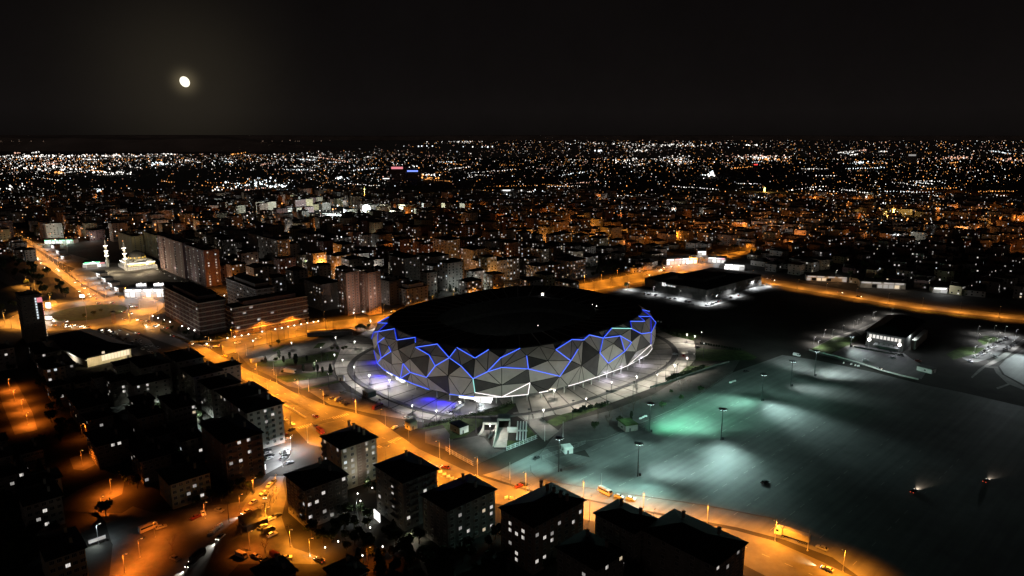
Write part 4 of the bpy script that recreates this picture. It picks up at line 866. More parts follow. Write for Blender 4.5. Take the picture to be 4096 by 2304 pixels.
# sports hall on the right
hq = [U(3462, 1385), U(3610, 1412), U(3720, 1352)]; ha = math.atan2((hq[1] - hq[0]).y, (hq[1] - hq[0]).x)
hw = (hq[1] - hq[0]).length; hd = 62; F = Vector((hq[0].x, hq[0].y, 0)); hx = Vector((math.cos(ha), math.sin(ha), 0)); hy = Vector((-hx.y, hx.x, 0)); foot(F, hw, hd, ha, 6)
r = root('sports_hall', 'dark sports hall with a strip of bright windows and two white globe lights', 'sports hall', F, ha); HH = 12
b = MB(); b.bb(0, hw, 0, hd, 0, HH, M['darkconc']); b.build('wall', r)
b = MB(); b.prism([(-1.5, -2), (hw + 1.5, -2), (hw + 1.5, hd + 2), (-1.5, hd + 2)], HH, HH + .5, M['roof'], top=None); hip(b, hw, hd, HH + .5, 4, 1.0, M['roof'], .3); b.build('roof', r)
for i in range(9): b = MB(); x = 1.5 + (hw - 3) * (i + .1) / 9; b.bb(x, x + (hw - 3) / 9 * .74, -.12, .03, HH - 4.3, HH - 1.6, M['lit']); b.build('lit_window', r)
for x in (hw * .12, hw * .93): b = MB(); b.lathe([(.2, 5.6), (.95, 6.1), (1.25, 7), (.95, 7.9), (.2, 8.4)], M['lamp_w'], 12, (x, -4)); b.tube((x, -4, 0), (x, -4, 5.6), .12, .12, M['steel'], 6); b.build('globe_light', r); point(F + hx * x - hy * 5.5 + Vector((0, 0, 7)), (.86, .88, 1), 2200, 1)
for i in range(5): b = MB(); x = hw * (.3 + .13 * i); b.prism([(x - 2, -3.2), (x + 2, -3.2), (x + 2, -.1), (x - 2, -.1)], 3.2, 4.6, M['steel'], top=[(x - 1, -2.2), (x + 1, -2.2), (x + 1, -.6), (x - 1, -.6)]); b.build('canopy', r)
b = MB(); b.bb(-6, hw * 1.02, -9, -8.4, 0, 1.2, M['darkconc']); b.build('parapet', r)
b = MB(); b.bb(hw + 2, hw + 5, hd * .25, hd * .9, 0, 7, M['concrete']); b.build('side_wing', r); point(F + hx * (hw + 1) + hy * hd * .3 + Vector((0, 0, 9)), (.9, 1, 1), 2500, .6)
LM += [('the sports hall', 3560, 1350), ('the east car park', 3900, 1400)]
for q in CH((1116, 300), (1185, 250), (1240, 250), (1310, 218), (1385, 186), (1412, 175), (1450, 155), (1515, 128), (1530, 122), (1645, 98), (1145, 325), (1370, 310)):
    p = U(*q); o = place(P_WHT, p, 0, None, 'hall path lamps', .7); later(o, 'white lamp on the hall path', 'street lamp'); spot(p + Vector((.5, 0, 5.6)), p, (1, .97, .92), 5500, 160, .8, .4)
for q in CT((1640, 440), (1850, 430), (1640, 540), (1780, 600), (1600, 700), (1860, 590), (1990, 440), (1740, 660), (1900, 520), (1560, 780), (2130, 480), (2080, 620), (1780, 800)):
    p = U(*q); o = place(P_WHT, p, 0, None, 'east car park lamps', .8); later(o, 'white lamp in the parking', 'street lamp'); spot(p + Vector((.5, 0, 6.4)), p, (.95, .98, 1), 5200, 160, .8, .4)
spot(U(4080, 1410) + Vector((0, 0, 16)), U(4040, 1460), (.85, 1, 1), 60000, 110, .8, .5)
# ---------------------------------------------------------------- yellow-lit hall, black tower and the left side
def by2(Lq, Fq, Rq): a, b_, c = U(*Lq), U(*Fq), U(*Rq); return Vector((b_.x, b_.y, 0)), (c - b_).length, (a - b_).length, math.atan2((c - b_).y, (c - b_).x)
F, w, _, hz_ = by2((284, 1425), (352, 1470), (527, 1428)); d = 74; foot(F, w, d, hz_)
r = root('market_hall', 'low hall with a warm yellow-lit front under a wide black roof', 'hall', F, hz_)
b = MB(); b.bb(0, w, 0, d, 0, 7.5, M['w_cream']); b.build('wall', r)
b = MB(); b.bb(-3, w + 3, -3.5, d + 3, 7.5, 8.3, M['roof']); hip(b, w, d, 8.3, 3.5, 2, M['roof'], .3); b.build('roof', r)
for i in range(9): b = MB(); x = w * (.32 + .072 * i); b.bb(x, x + w * .064, -.1, .05, 2.2, 6.4, M['litw']); b.build('lit_window', r)
b = MB(); b.bb(-1.3, -.1, 0, d * .6, 5, 5.6, M['white']); b.build('balcony', r)
b = MB(); b.bb(w * .3, w * .36, -3.4, -3, 8.4, 10, M['litw']); b.build('roof_light', r)
hx = Vector((math.cos(hz_), math.sin(hz_), 0)); hy = Vector((-hx.y, hx.x, 0))
for t in (.1, .45, .8): spot(F + hx * w * t - hy * 6 + Vector((0, 0, 4.5)), F + hx * w * t + Vector((0, 0, 4)), (1, .83, .5), 2800, 140, .8, .6)
spot(F - hx * 6 + hy * d * .3 + Vector((0, 0, 4)), F + hy * d * .3 + Vector((0, 0, 4)), (1, .95, .85), 5000, 140, .8, .6)
LM += [('the yellow-lit hall', 400, 1420)]
F = U(112, 1375); H = HT(F, 1196); foot(F, 15, 16)
r, *_ = mid('black high-rise with white vertical lettering and a pink roof sign at the left edge', (108, 1372), 1190, 14, 22, 12, 3, 4, 'w_dark', roof='flat', lp=.0, name='high_rise', cat='high-rise', cap=60)
b = MB()
for i in range(8): b.bb(9.2, 10.3, -.14, -.02, H * .5 + i * 2.2, H * .5 + i * 2.2 + 1.5, M['litc'])
b.build('vertical_sign', r)
b = MB(); b.bb(10.6, 14, -.2, -.02, H - 5, H - 1.2, M['sign_p']); b.build('roof_sign', r)
for k in range(2):
    b = MB()
    for i in range(16): b.bb(13.9, 14.2, k * 5 - .2, k * 5 + .3, 3 + i * (H - 5) / 16, 4 + i * (H - 5) / 16, M['sign_p'] if i > 8 else M['litw'])
    b.build('edge_light', r)
LM += [('the black high-rise', 90, 1280)]
# mosque
p0, p1 = U(440, 1075), U(588, 1062); ma = math.atan2((U(588, 1066) - U(520, 1080)).y, (U(588, 1066) - U(520, 1080)).x)
F = U(515, 1083); foot(F, 34, 34, GA, 8)
r = root('mosque', 'floodlit white mosque with two minarets and domes beside the highway shops', 'mosque', F, GA)
mw, mdp = 30, 36
b = MB(); b.bb(0, mw, 0, mdp, 0, 8, M['w_white']); b.bb(-2, mw + 2, -2, mdp + 2, 0, 4, M['w_white']); b.bb(5, mw - 5, 6, mdp - 6, 8, 12, M['w_white']); b.build('wall', r)
def dome(x, y, z, rad, nm, m):
    b = MB(); b.lathe([(rad * math.cos(t), z + rad * .85 * math.sin(t)) for t in [PI / 2 * i / 8 for i in range(9)][:-1]] + [(.1, z + rad * .86), (.08, z + rad * 1.15)], m, 20, (x, y)); o = b.build(nm, r); return o
dome(mw / 2, mdp / 2, 13.6, 9, 'main_dome', M['darkconc'])
b = MB(); b.lathe([(9.3, 12), (9.3, 13.6), (9, 13.6)], M['w_white'], 20, (mw / 2, mdp / 2)); b.build('drum', r)
for x, y in ((5, 5), (mw - 5, 5), (5, mdp - 5), (mw - 5, mdp - 5)): dome(x, y, 8, 4.5, 'side_dome', M['w_white'])
for k in range(12): t = 2 * PI * k / 12; b = MB(); b.box((mw / 2 + 9.35 * math.cos(t), mdp / 2 + 9.35 * math.sin(t), 12.9), (1.2, .5, 1.3), M['sign_y'], t + PI / 2); b.build('drum_window', r)
for k in range(10):
    b = MB(); x = mw * (k + .5) / 10; b.bb(x - .8, x + .8, -2.14, -2.0, .6, 3.2, M['litd']); b.build('arch', r)
    b = MB(); b.bb(x - .9, x + .9, -.14, .0, 5, 7.2, M['sign_y']); b.build('lit_arch', r)
    b = MB(); y = mdp * (k + .5) / 10; b.bb(-2.14, -2.0, y - .8, y + .8, .6, 3.2, M['litd']); b.build('arch', r)
b = MB(); b.bb(-.4, mw + .4, -.4, -.1, 7.7, 8.1, M['lamp_w']); b.bb(-.4, -.1, -.1, mdp + .4, 7.7, 8.1, M['lamp_w']); b.build('eaves_light', r)
for px, yt in (((432, 1068), 957), ((506, 1082), 965)):
    q = U(*px); h = HT(q, yt); l = Matrix.Rotation(-GA, 3, 'Z') @ (Vector((q.x, q.y, 0)) - Vector((F.x, F.y, 0)))
    b = MB(); b.lathe([(1.9, 0), (1.9, 8), (1.3, 9), (1.25, h * .78), (1.0, h * .8), (1.0, h * .87), (.1, h)], M['w_white'], 12, (l.x, l.y)); mi = b.build('minaret', r)
    for z in (.4, .57, .76): b = MB(); b.lathe([(1.3, h * z - 1.2), (2.3, h * z), (2.3, h * z + 1.0), (1.2, h * z + 1.1)], M['w_white'], 12, (l.x, l.y)); b.lathe([(2.36, h * z + .1), (2.36, h * z + .7)], M['lamp_w'], 12, (l.x, l.y)); b.build('gallery', mi)
    for t in (-2.0, -.6, 1.2): q2 = Vector((q.x, q.y, 0)) + Vector((math.cos(t), math.sin(t), 0)) * 9; spot(q2 + Vector((0, 0, 9)), (q.x, q.y, h * .6), (1, .8, .5), 30000, 50, .8, .5)
for q in ((470, 1098), (555, 1098), (600, 1085), (430, 1090)): point(U(*q) + Vector((0, 0, 5)), (1, .8, .52), 16000, .6)
LM += [('the mosque', 515, 1040)]
# bright shops and stations along the highway
def shop(label, Fpx, w, d, h, rz, col, pw, sign=None, name='shop_building'):
    F = U(*Fpx); F.z = 0; foot(F, w, d, rz); r = root(name, label, 'shop', F, rz)
    b = MB(); b.bb(0, w, 0, d, 0, h, M['w_grey']); b.build('wall', r)
    b = MB(); b.bb(-.6, w + .6, -1.5, d + .6, h, h + .5, M['roof']); b.build('roof', r)
    k = max(2, int(w / 5)); ww = w / k
    for i in range(k):
        if R.random() < .8: b = MB(); b.bb(i * ww + .5, (i + 1) * ww - .5, -.1, .05, .5, h * .6, M[R.choice(('sign_s', 'sign_w', 'lit', 'litd') if pw > 5000 else ('litd', 'glass', 'litd', 'litw'))]); b.build('shop_window', r)
    k = max(1, int(w / 9)); ww = w / k
    for i in range(k): b = MB(); u0, u1 = R.uniform(.4, 1.5), R.uniform(.4, 2.5); b.bb(i * ww + u0, (i + 1) * ww - u1, -.3, -.05, h * .72, h * .95, M[(sign or 'sign_w') if pw <= 5000 or i % 2 == 0 or sign == 'sign_g' else R.choice(('sign_s', 'sign_p', 'sign_y', 'sign_b', 'sign_w'))]); b.build('fascia_sign', r)
    ax = Vector((math.cos(rz), math.sin(rz), 0)); ay = Vector((-ax.y, ax.x, 0))
    n = max(1, int(w / 14))
    for i in range(n): point(F + ax * w * (i + .5) / n - ay * 6 + Vector((0, 0, h + 1.5)), col, pw * .45, .6)
    return r, F
CW_ = (.93, .98, 1)
r, F = shop('blazing white petrol station with green roof edge left of the mosque', (330, 1072), 26, 22, 6, .35, (.85, 1, .95), 24000, 'sign_w', 'petrol_station')
b = MB(); b.bb(4, 20, -12, -2, 6, 6.8, M['sign_w']); b.bb(3.9, 20.1, -12.1, -2, 6.8, 7.1, M['sign_g']); b.build('forecourt_canopy', r)
for x in (6, 18): b = MB(); b.tube((x, -7, 0), (x, -7, 6), .3, .3, M['white'], 6); b.build('canopy_post', r)
shop('long low shop with green and white sign near the highway\'s far end', (178, 976), 42, 14, 6, .1, (.75, 1, .85), 14000, 'sign_g')
r, F = shop('curved-front supermarket with two white roof signs by the roundabout', (500, 1192), 46, 30, 9, .08, (.96, .97, 1), 20000)
for x in (10, 27):
    b = MB()
    for i in range(5): b.bb(x + i * 2, x + i * 2 + 1.5, 5, 5.4, 11, 11 + 2.2 + (i % 3) * .5, M['sign_w'])
    b.bb(x - .3, x + 10, 5.4, 5.6, 9.5, 13.6, M['darksteel']); b.build('roof_sign', r)
for i, (q, l) in enumerate(zip(CL((1420, 760), (1500, 830), (1590, 900), (1690, 970), (760, 340), (830, 420), (900, 500)), ['first', 'second', 'third', 'fourth', 'fifth', 'sixth', 'seventh'])):
    shop(f'{l} small bright shop in the row along the highway from the roundabout' if i < 4 else f'{l} small bright shop in the row along the highway toward its far end', q, 11, 8, 5, -.7, CW_, 9000)
shop('roadside shop row with red and white signs at the bend behind the mall', (2665, 1062), 44, 12, 8, .3, (1, .93, .85), 14000, 'sign_w')
shop('bright corner shop with two roof lamps behind the mall', (2830, 1050), 22, 12, 7, -.35, CW_, 15000)
shop('white-lit showroom right of the bright corner shop', (2895, 1078), 24, 14, 7, -.35, CW_, 26000)
shop('small glaring kiosk building behind the shop row', (2790, 1022), 12, 8, 6, 0, CW_, 16000)
shop('bright shops at the foot of the sodium-lit block', (2372, 1024), 18, 3, 5, .1, CW_, 9000)
shop('low red-brown roadside depot on the east road', (3225, 1122), 42, 10, 6, -.25, (1, .5, .2), 4000, 'litd')
shop('small white-lit house right of the east road depot', (3730, 1172), 14, 10, 6, -.2, CW_, 9000)
shop('low roadside works building with dim lights on the east road', (3440, 1150), 44, 12, 7, -.25, (1, .8, .6), 2500, 'litd')
shop('lone white-lit house in the dark far right', (3560, 960), 20, 12, 7, -.1, CW_, 30000)
b = None
# roundabout monument and island flagpole
p = U(457, 1292); r = root('clock_tower', 'small stone clock tower on the roundabout apron', 'clock tower', p, GA); h = HT(p, 1243)
b = MB(); b.box((0, 0, h * .4), (3, 3, h * .8), M['w_brown'], 0, .85); b.build('shaft', r); b = MB(); b.box((0, 0, h * .86), (3.4, 3.4, h * .13), M['w_cream']); b.build('belfry', r); b = MB(); b.prism([(-1.9, -1.9), (1.9, -1.9), (1.9, 1.9), (-1.9, 1.9)], h * .925, h, M['tileroof'], top=[(-.1, -.1), (.1, -.1), (.1, .1), (-.1, .1)]); b.build('roof', r)
p = U(347, 1268); r = root('flagpole', 'thin pole standing on the roundabout island', 'flagpole', p); b = MB(); b.tube((0, 0, 0), (0, 0, 14), .14, .07, M['steel'], 6); b.build('pole', r); b = MB(); b.lathe([(.1, 14), (.3, 14.2), (.1, 14.5)], M['steel'], 8); b.build('finial', r)
for i, (px, wv, hv, z0v) in enumerate([((197, 1245), 5, 5.5, 3), ((331, 1206), 5, 3.2, 4), ((197, 1284), 6, 3, 1.5)]):
    p = U(*px); r = root('billboard', ['glowing white billboard beside the black high-rise', 'white lit billboard on the roundabout\'s far edge', 'bright lit kiosk sign in front of the roundabout'][i], 'billboard', p, .1)
    b = MB(); b.bb(-wv / 2, wv / 2, -.2, .2, z0v, z0v + hv, M['darksteel']); b.build('frame', r); b = MB(); b.bb(-wv / 2 + .2, wv / 2 - .2, -.3, -.2, z0v + .2, z0v + hv - .2, M['sign_w']); b.build('panel', r); b = MB(); b.tube((0, .1, 0), (0, .1, z0v), .25, .25, M['steel'], 6); b.build('post', r)
    point(p + Vector((0, -4, z0v + 2)), (1, .9, .75), 5000, .5)
# ---------------------------------------------------------------- the town further out
BLOCKED = [[U(*q) for q in poly] for poly in (ROADB_U + ROADB_L, FAR_U + FAR_L, HW_L + HW_R, MALLP, [(2600, 1060), (3010, 990), (3030, 1130), (2800, 1110)],
    [(2330, 1120), (2800, 1120), (3100, 1160), (4200, 1300), (4200, 2400), (2000, 2400), (2000, 1500)], [(-200, 1060), (330, 1060), (700, 1160), (700, 1420), (-200, 1420)], [(2940, 1080), (3250, 1115), (4200, 1240), (4200, 1420), (2940, 1180)], [(150, 930), (470, 990), (640, 1060), (640, 1190), (440, 1200)],
    [(0, 900), (90, 900), (330, 1100), (200, 1100), (0, 980)], [(1225, 842), (1540, 842), (1540, 885), (1225, 890)], [(600, 1050), (840, 1145), (1000, 1225), (1250, 1165), (1400, 1200), (1400, 1290), (1000, 1345), (600, 1300)])] + [[Vector(p) for p in f] for f in FOOT]
FARW = [M['w_grey'], M['w_cream'], M['w_brown'], M['w_dark'], M['w_mauve'], M['w_white'], M['w_tan']]
FARN = ['grey', 'cream', 'brown', 'dark', 'mauve', 'pale', 'tan']
def far_mesh(b, x, y, w, d, H, ns, wall, lp, rz, hipped, wsz=1.5):
    cs, sn = math.cos(rz), math.sin(rz); nl = 0
    T = lambda px, py, pz: (x + px * cs - py * sn, y + px * sn + py * cs, pz)
    def qd(pts_, m): b.add([T(*p) for p in pts_], [(0, 1, 2, 3)], m)
    b.add([T(*p) for p in ((0, 0, 0), (w, 0, 0), (w, d, 0), (0, d, 0), (0, 0, H), (w, 0, H), (w, d, H), (0, d, H))], [(0, 1, 5, 4), (1, 2, 6, 5), (2, 3, 7, 6), (3, 0, 4, 7)], wall)
    o = .6
    if hipped:
        k = min(w, d) / 2 + o; h = min(w, d) * .2
        b.add([T(*p) for p in ((-o, -o, H), (w + o, -o, H), (w + o, d + o, H), (-o, d + o, H), (k - o, k - o, H + h), (w + o - k, k - o, H + h), (w + o - k, d + o - k, H + h), (k - o, d + o - k, H + h))], [(0, 1, 5, 4), (1, 2, 6, 5), (2, 3, 7, 6), (3, 0, 4, 7), (4, 5, 6, 7), (3, 2, 1, 0)], M['tileroof'])
    else:
        b.add([T(*p) for p in ((-.3, -.3, H + .4), (w + .3, -.3, H + .4), (w + .3, d + .3, H + .4), (-.3, d + .3, H + .4), (-.3, -.3, H), (w + .3, -.3, H), (w + .3, d + .3, H), (-.3, d + .3, H))], [(0, 1, 2, 3), (4, 5, 1, 0), (5, 6, 2, 1), (6, 7, 3, 2), (7, 4, 0, 3)], M['roof'])
    sh = H / ns
    for face, ln in (('A', w), ('B', d)):
        n = max(2, int(ln / 4))
        for k in range(ns):
            for i in range(n):
                lit = R.random() < lp
                if not lit and R.random() < .35: continue
                c = ln * (i + .5) / n; z = (k + .55) * sh; hw, hh = wsz / 2, wsz / 2
                m = M.get(litpick(), M['litd']) if lit else M['glass']; nl += lit
                if face == 'A': qd(((c - hw, -.06, z - hh), (c + hw, -.06, z - hh), (c + hw, -.06, z + hh), (c - hw, -.06, z + hh)), m)
                else: qd(((-.06, c + hw, z - hh), (-.06, c - hw, z - hh), (-.06, c - hw, z + hh), (-.06, c + hw, z + hh)), m)
    return nl
cands = []
for i in range(-70, 90):
    for j in range(-70, 110):
        p = E1 * (i * 27 + R.uniform(-6, 6)) + E2 * (j * 30 + R.uniform(-6, 6)) + Vector((0, 520, 0))
        x, y = PR(p)
        if not (-60 < x < 4150 and 640 < y < 1210): continue
        if R.random() < .16: continue
        if i % 5 == 0 and R.random() < .6: continue      # streets
        if any(inside(p, q) for q in BLOCKED): continue
        cands.append((p.y, p, x, y))
cands.sort(key=lambda t: t[0])
near_c = cands[:285]; rest = cands[285:]
rows = {}
for yv, p, x, y in near_c: rows.setdefault(int((yv - 600) / 60), []).append((x, p, y))
for ri in sorted(rows):
    for ci, (x, p, y) in enumerate(sorted(rows[ri], key=lambda t: t[0])):
        low = x > 2450 + (1000 - y) * .8
        ns = R.choice((2, 2, 3, 3, 4)) if low else R.choice((5, 5, 6, 7, 8, 8, 10) if 500 < x < 2200 else (4, 5, 5, 6, 7))
        w, d = R.uniform(11, 20), R.uniform(11, 20); wi = R.choices(range(7), (6, 3, 2, 3, 2, 2, 1))[0]
        hipd = R.random() < .7; b = MB(); rz = GA + (R.uniform(-.3, .3) if low else 0)
        nl = far_mesh(b, 0, 0, w, d, ns * 3.0, ns, FARW[wi], R.uniform(.04, .16) if low else R.uniform(.1, .3), rz, hipd)
        o = b.build('town_house' if low else 'town_block'); o.location = (p.x, p.y, 0)
        later(o, f"{'hip' if hipd else 'flat'}-roofed {FARN[wi]} {NUM[ns]}-storey {'house' if low else 'block'}", 'house' if low else 'apartment block'); o['group'] = 'houses and blocks of the town behind the stadium'
LM += [('the tan blocks', 600, 990), ('the pale-cornered tower', 1372, 1030), ('the lit garden', 1830, 1165), ('the wide lit block', 2290, 1090), ('the sodium-lit block', 2400, 990), ('the bright corner shop', 2850, 1045), ('the east road depot', 3270, 1110), ('the lone white-lit house', 3580, 950), ('the amber minaret', 3570, 850), ('the highway\'s far end', 100, 920), ('the tall pale slab', 760, 1060), ('the square tower', 1520, 980), ('the east road works', 3480, 1140)]
# past these: the far town as one mass
b = MB()
for yv, p, x, y in rest[:1500]:
    low = x > 2450
    ns = R.choice((2, 3, 4, 5)) if low else R.choice((4, 5, 6, 8, 9)); 
    far_mesh(b, p.x, p.y, R.uniform(12, 24), R.uniform(12, 24), ns * 3.1, ns, R.choice(FARW), R.uniform(.03, .12), GA, False, 1.4)
    p = None
tag(b.build('far_town'), 'dark mass of far town blocks spreading to the horizon', 'town', kind='stuff')
print('far', len(cands), len(near_c), min(c[3] for c in near_c))
# lamps and lit windows of the far town
FL = {'w': mat('far_white_light', (.1, .1, .1), emit=(1, .95, .88), es=2.5), 'o': mat('far_orange_light', (.1, .1, .1), emit=(1, .4, .1), es=2.0), 'c': mat('far_cool_light', (.1, .1, .1), emit=(.85, .95, 1), es=2.8), 'p': mat('far_pink_light', (.1, .1, .1), emit=(1, .55, .4), es=1.6), 'd': mat('far_dim_light', (.1, .1, .1), emit=(1, .65, .45), es=.6)}
b = MB()
GLOW = []
def dot(x, y, s, k, z=9.0):
    s *= .55 + .75 * R.random() ** 2
    if k == 'o' and 740 < y < 1000 and R.random() < .35: GLOW.append((x, y, z))
    p = U(x, y, z); d = (p - Vector((0, 0, CAMH))).length; r_ = s * d / FPX * 2.0
    b.lathe([(r_ * .3, p.z - r_ * .8), (r_ * .8, p.z), (r_ * .3, p.z + r_ * .8)], FL[k], 5, (p.x, p.y))
for i in range(6500):                         # street grid pattern
    yy = 634 + 330 * R.random() ** 1.7; x = R.uniform(-40, 4140)
    if yy < 690 and x < 1100 and R.random() < .0: continue
    dens = .55 + .45 * math.sin(x * .004 + yy * .03) * math.sin(x * .0013 - yy * .017)
    if R.random() > dens: continue
    orange = .3 + .35 * min(1, max(0, (yy - 720) / 150)) + (.15 if x > 2300 else 0)
    k = 'o' if R.random() < orange else R.choice('wwwcdpd')
    dot(x, yy, R.uniform(.3, .8) * (1.5 if R.random() < .12 else 1) * (1.0 + .4 * (yy > 800)), k, R.uniform(8, 26))
for i in range(3600):                         # the dense bright belt near the horizon
    x = R.uniform(-40, 4140); top = 622 - 8 * math.sin(x * .002) if x < 1150 else 612 - min(1, (x - 1150) / 700) * 52
    yy = top + abs(R.gauss(0, 1)) * (34 if x < 1200 else 62); 
    if 1250 < x < 1900 and 575 < yy < 606 and R.random() < .75: continue
    if x > 2400 and R.random() < .25: continue
    dot(x, yy, R.uniform(.25, .75), R.choices('wcodp', (5, 2, 3, 4, 2) if x < 1500 else (3, 1, 4, 5, 4))[0])
for i in range(120):                           # streets as strings of lights
    x = R.uniform(0, 4000); yy = R.uniform(600, 860); k = R.choice('wwwcoop'); n = R.randint(6, 18); dx = R.choice((-1, 1, 1)) * R.uniform(6, 13) * (yy - 520) / 200; dy = R.uniform(-.25, .25) * abs(dx) * .6
    for j in range(n): dot(x + dx * j + R.uniform(-3, 3), max(575, yy + dy * j + R.uniform(-1.5, 1.5)), R.uniform(.5, 1.2), k)
for cx_, cy_, sx_, sy_, n, k, s in [(1020, 735, 90, 18, 60, 'c', 1.5), (900, 760, 60, 10, 30, 'w', 1.5), (1110, 745, 30, 6, 14, 'c', 2.2), (1590, 690, 60, 20, 40, 'p', 1.2), (1700, 700, 50, 5, 24, 'w', 1.4), (1720, 712, 30, 3, 10, 'o', 1.6), (1990, 775, 60, 10, 40, 'c', 1.7), (2120, 772, 60, 10, 30, 'c', 1.5), (2100, 768, 120, 3, 26, 'w', 1.5), (2320, 790, 30, 6, 16, 'c', 1.5),
        (3050, 630, 70, 6, 60, 'w', 1.1), (3090, 637, 60, 4, 30, 'o', 1.0), (3020, 625, 130, 4, 40, 'p', 1.0), (2850, 690, 14, 8, 10, 'c', 2.6), (2840, 700, 20, 3, 8, 'w', 2.4), (3440, 650, 40, 5, 20, 'c', 1.3), (3820, 630, 60, 5, 40, 'p', 1.1), (4050, 640, 60, 8, 30, 'p', 1.1), (3480, 558, 75, 1.2, 50, 'w', .9), (2700, 580, 180, 5, 90, 'w', .9), (2400, 575, 200, 4, 40, 'w', .8), (1850, 567, 90, 2, 30, 'w', .9),
        (1720, 584, 30, 1.5, 6, 'c', 1.6), (1950, 586, 70, 2, 8, 'c', 1.6), (2395, 602, 12, 1.5, 5, 'c', 2.2), (2560, 600, 60, 8, 40, 'w', .9), (2700, 640, 60, 20, 70, 'w', 1.0), (2520, 640, 60, 15, 40, 'w', 1.0), (3000, 580, 30, 3, 8, 'w', 1.4), (150, 625, 150, 6, 80, 'w', 1.1), (450, 622, 160, 5, 90, 'w', 1.1), (640, 655, 40, 5, 30, 'c', 1.4), (200, 668, 160, 14, 70, 'w', 1.5), (440, 690, 60, 4, 30, 'w', 1.5), (230, 690, 30, 4, 14, 'o', 1.7),
        (380, 760, 40, 8, 14, 'c', 1.8), (60, 750, 50, 14, 22, 'w', 1.7), (1365, 712, 30, 4, 14, 'c', 1.6), (1545, 718, 6, 2, 4, 'c', 3.0), (1580, 660, 12, 14, 12, 'c', 1.0), (1660, 665, 12, 2, 6, 'c', 1.5), (1880, 708, 6, 3, 3, 'c', 1.0)]:
    for i in range(n): dot(R.gauss(cx_, sx_ * .6), R.gauss(cy_, sy_ * .6), s * R.uniform(.5, 1.2), k if R.random() < .8 else R.choice('wdo'))
for x in (165, 583, 575, 1160, 1180, 1196, 1285, 1300, 1320, 1405, 1432, 3090, 3120): dot(x, 573 + (x > 3000) * -12 - (x > 1100 and x < 1500) * 12 + R.uniform(-1, 1), .7, 'd')
GLOW = R.sample(GLOW, min(150, len(GLOW)))
for x, y, z in GLOW: point(U(x, y, z) + Vector((0, -2, -2)), (1, .27, .04), 4000, 1.5)
print('glow', len(GLOW))
for i in range(26): x = R.choice((R.uniform(100, 300), R.uniform(560, 860), R.uniform(1100, 1350))); b.lathe([(.6, 96), (1.6, 99), (.6, 102)], FL['d'], 5, ((x - 2048) / FPX * 7500, 7250 + R.uniform(-20, 20)))
tag(b.build('far_town_lights'), 'countless white and orange lights of the far town', 'lights', kind='stuff')
# a few far things that stand out
def farbox(name, label, cat, px, ytop, w, m, mt):
    p = U(*px); h = HT(p, ytop); r = root(name, label, cat, p); b = MB(); b.bb(-w / 2, w / 2, 0, w * .7, 0, h, m); b.build('wall', r); b = MB(); b.bb(-w * .35, w * .35, -.2, -.02, h * .8, h * .96, mt); b.build('sign', r); b = MB(); b.bb(-w / 2 - .3, w / 2 + .3, -.3, w * .7 + .3, h, h + .8, M['roof']); b.build('roof', r)
farbox('hotel_tower', 'far dark tower with purple speckled facade and red edge', 'tower', (1590, 720), 665, 60, M['w_mauve'], M['sign_p']); farbox('office_tower', 'far dark tower with a blue roof sign', 'tower', (1650, 715), 680, 60, M['w_dark'], M['sign_b'])
farbox('led_screen', 'far glaring bluish advertising screen', 'screen', (1545, 732), 712, 32, M['darksteel'], M['sign_w']); farbox('office_tower', 'far slim tower with lit windows near the right horizon', 'tower', (3645, 655), 616, 60, M['w_grey'], M['litd'])
farbox('red_sign', 'far red glowing sign right of centre', 'sign', (3022, 676), 656, 24, M['darksteel'], mat('red_sign', (.3, .1, .1), emit=(1, .05, .04), es=2.5))
farbox('long_hall', 'far long white-lit building with curtain windows', 'hall', (2040, 790), 758, 90, M['w_white'], M['sign_w']); farbox('shop_building', 'far dark building with thin white roofline lights', 'shop', (755, 868), 850, 66, M['w_dark'], M['sign_w'])
def minaret(label, px, yt, m, w=2.2):
    p = U(*px); h = HT(p, yt); r = root('minaret', label, 'minaret', p); b = MB(); b.lathe([(w, 0), (w * .8, h * .7), (w * .5, h * .85), (.1, h)], M['w_cream'], 10); b.build('shaft', r)
    b = MB(); b.lathe([(w * .8, h * .6), (w * 1.4, h * .66), (w * 1.4, h * .7), (w * .7, h * .71)], m, 10); b.build('gallery', r); point(p + Vector((0, -8, h * .4)), (1, .6, .15), 60000, 1)
minaret('tall amber-lit minaret on the right', (3570, 872), 820, M['sign_y'], 2.2); minaret('far green-lit minaret on the right', (3057, 768), 745, M['sign_g'], 2.5); minaret('far green-lit slim minaret on the left', (556, 845), 812, M['sign_g'], 2.0); minaret('far slim green-lit mast above the sports ground', (1459, 778), 745, M['sign_g'], 1.6)
# street lamps of the town: their pools light the houses
cnt = 0
for i in range(-40, 60):
    for j in range(-40, 60):
        p = E1 * (i * 62 + 14) + E2 * (j * 75 + 12) + Vector((0, 520, 0)); p += Vector((R.uniform(-8, 8), R.uniform(-8, 8), 0)); x, y = PR(p)
        if not (-30 < x < 4130 and 790 < y < 1150) or any(inside(p, q) for q in BLOCKED): continue
        if R.random() < (.62 if y > 880 else .8): continue
        if x > 3000 and y > 950 and R.random() < .45: continue
        wht = R.random() < (.6 if x < 1500 else .35)
        o = place(P_WHT if wht else P_SML, p, R.uniform(-3, 3), None, 'street lamps of the town'); later(o, ('white' if wht else 'orange') + ' street lamp', 'street lamp')
        c = (1, .95, .88) if wht else (1, .3, .06)
        point(p + Vector((1.2, -.6, 7.0)), c, R.uniform(2200, 6500) * (.9 if wht else 1.1), .5); cnt += 1
print('town lamps', cnt)
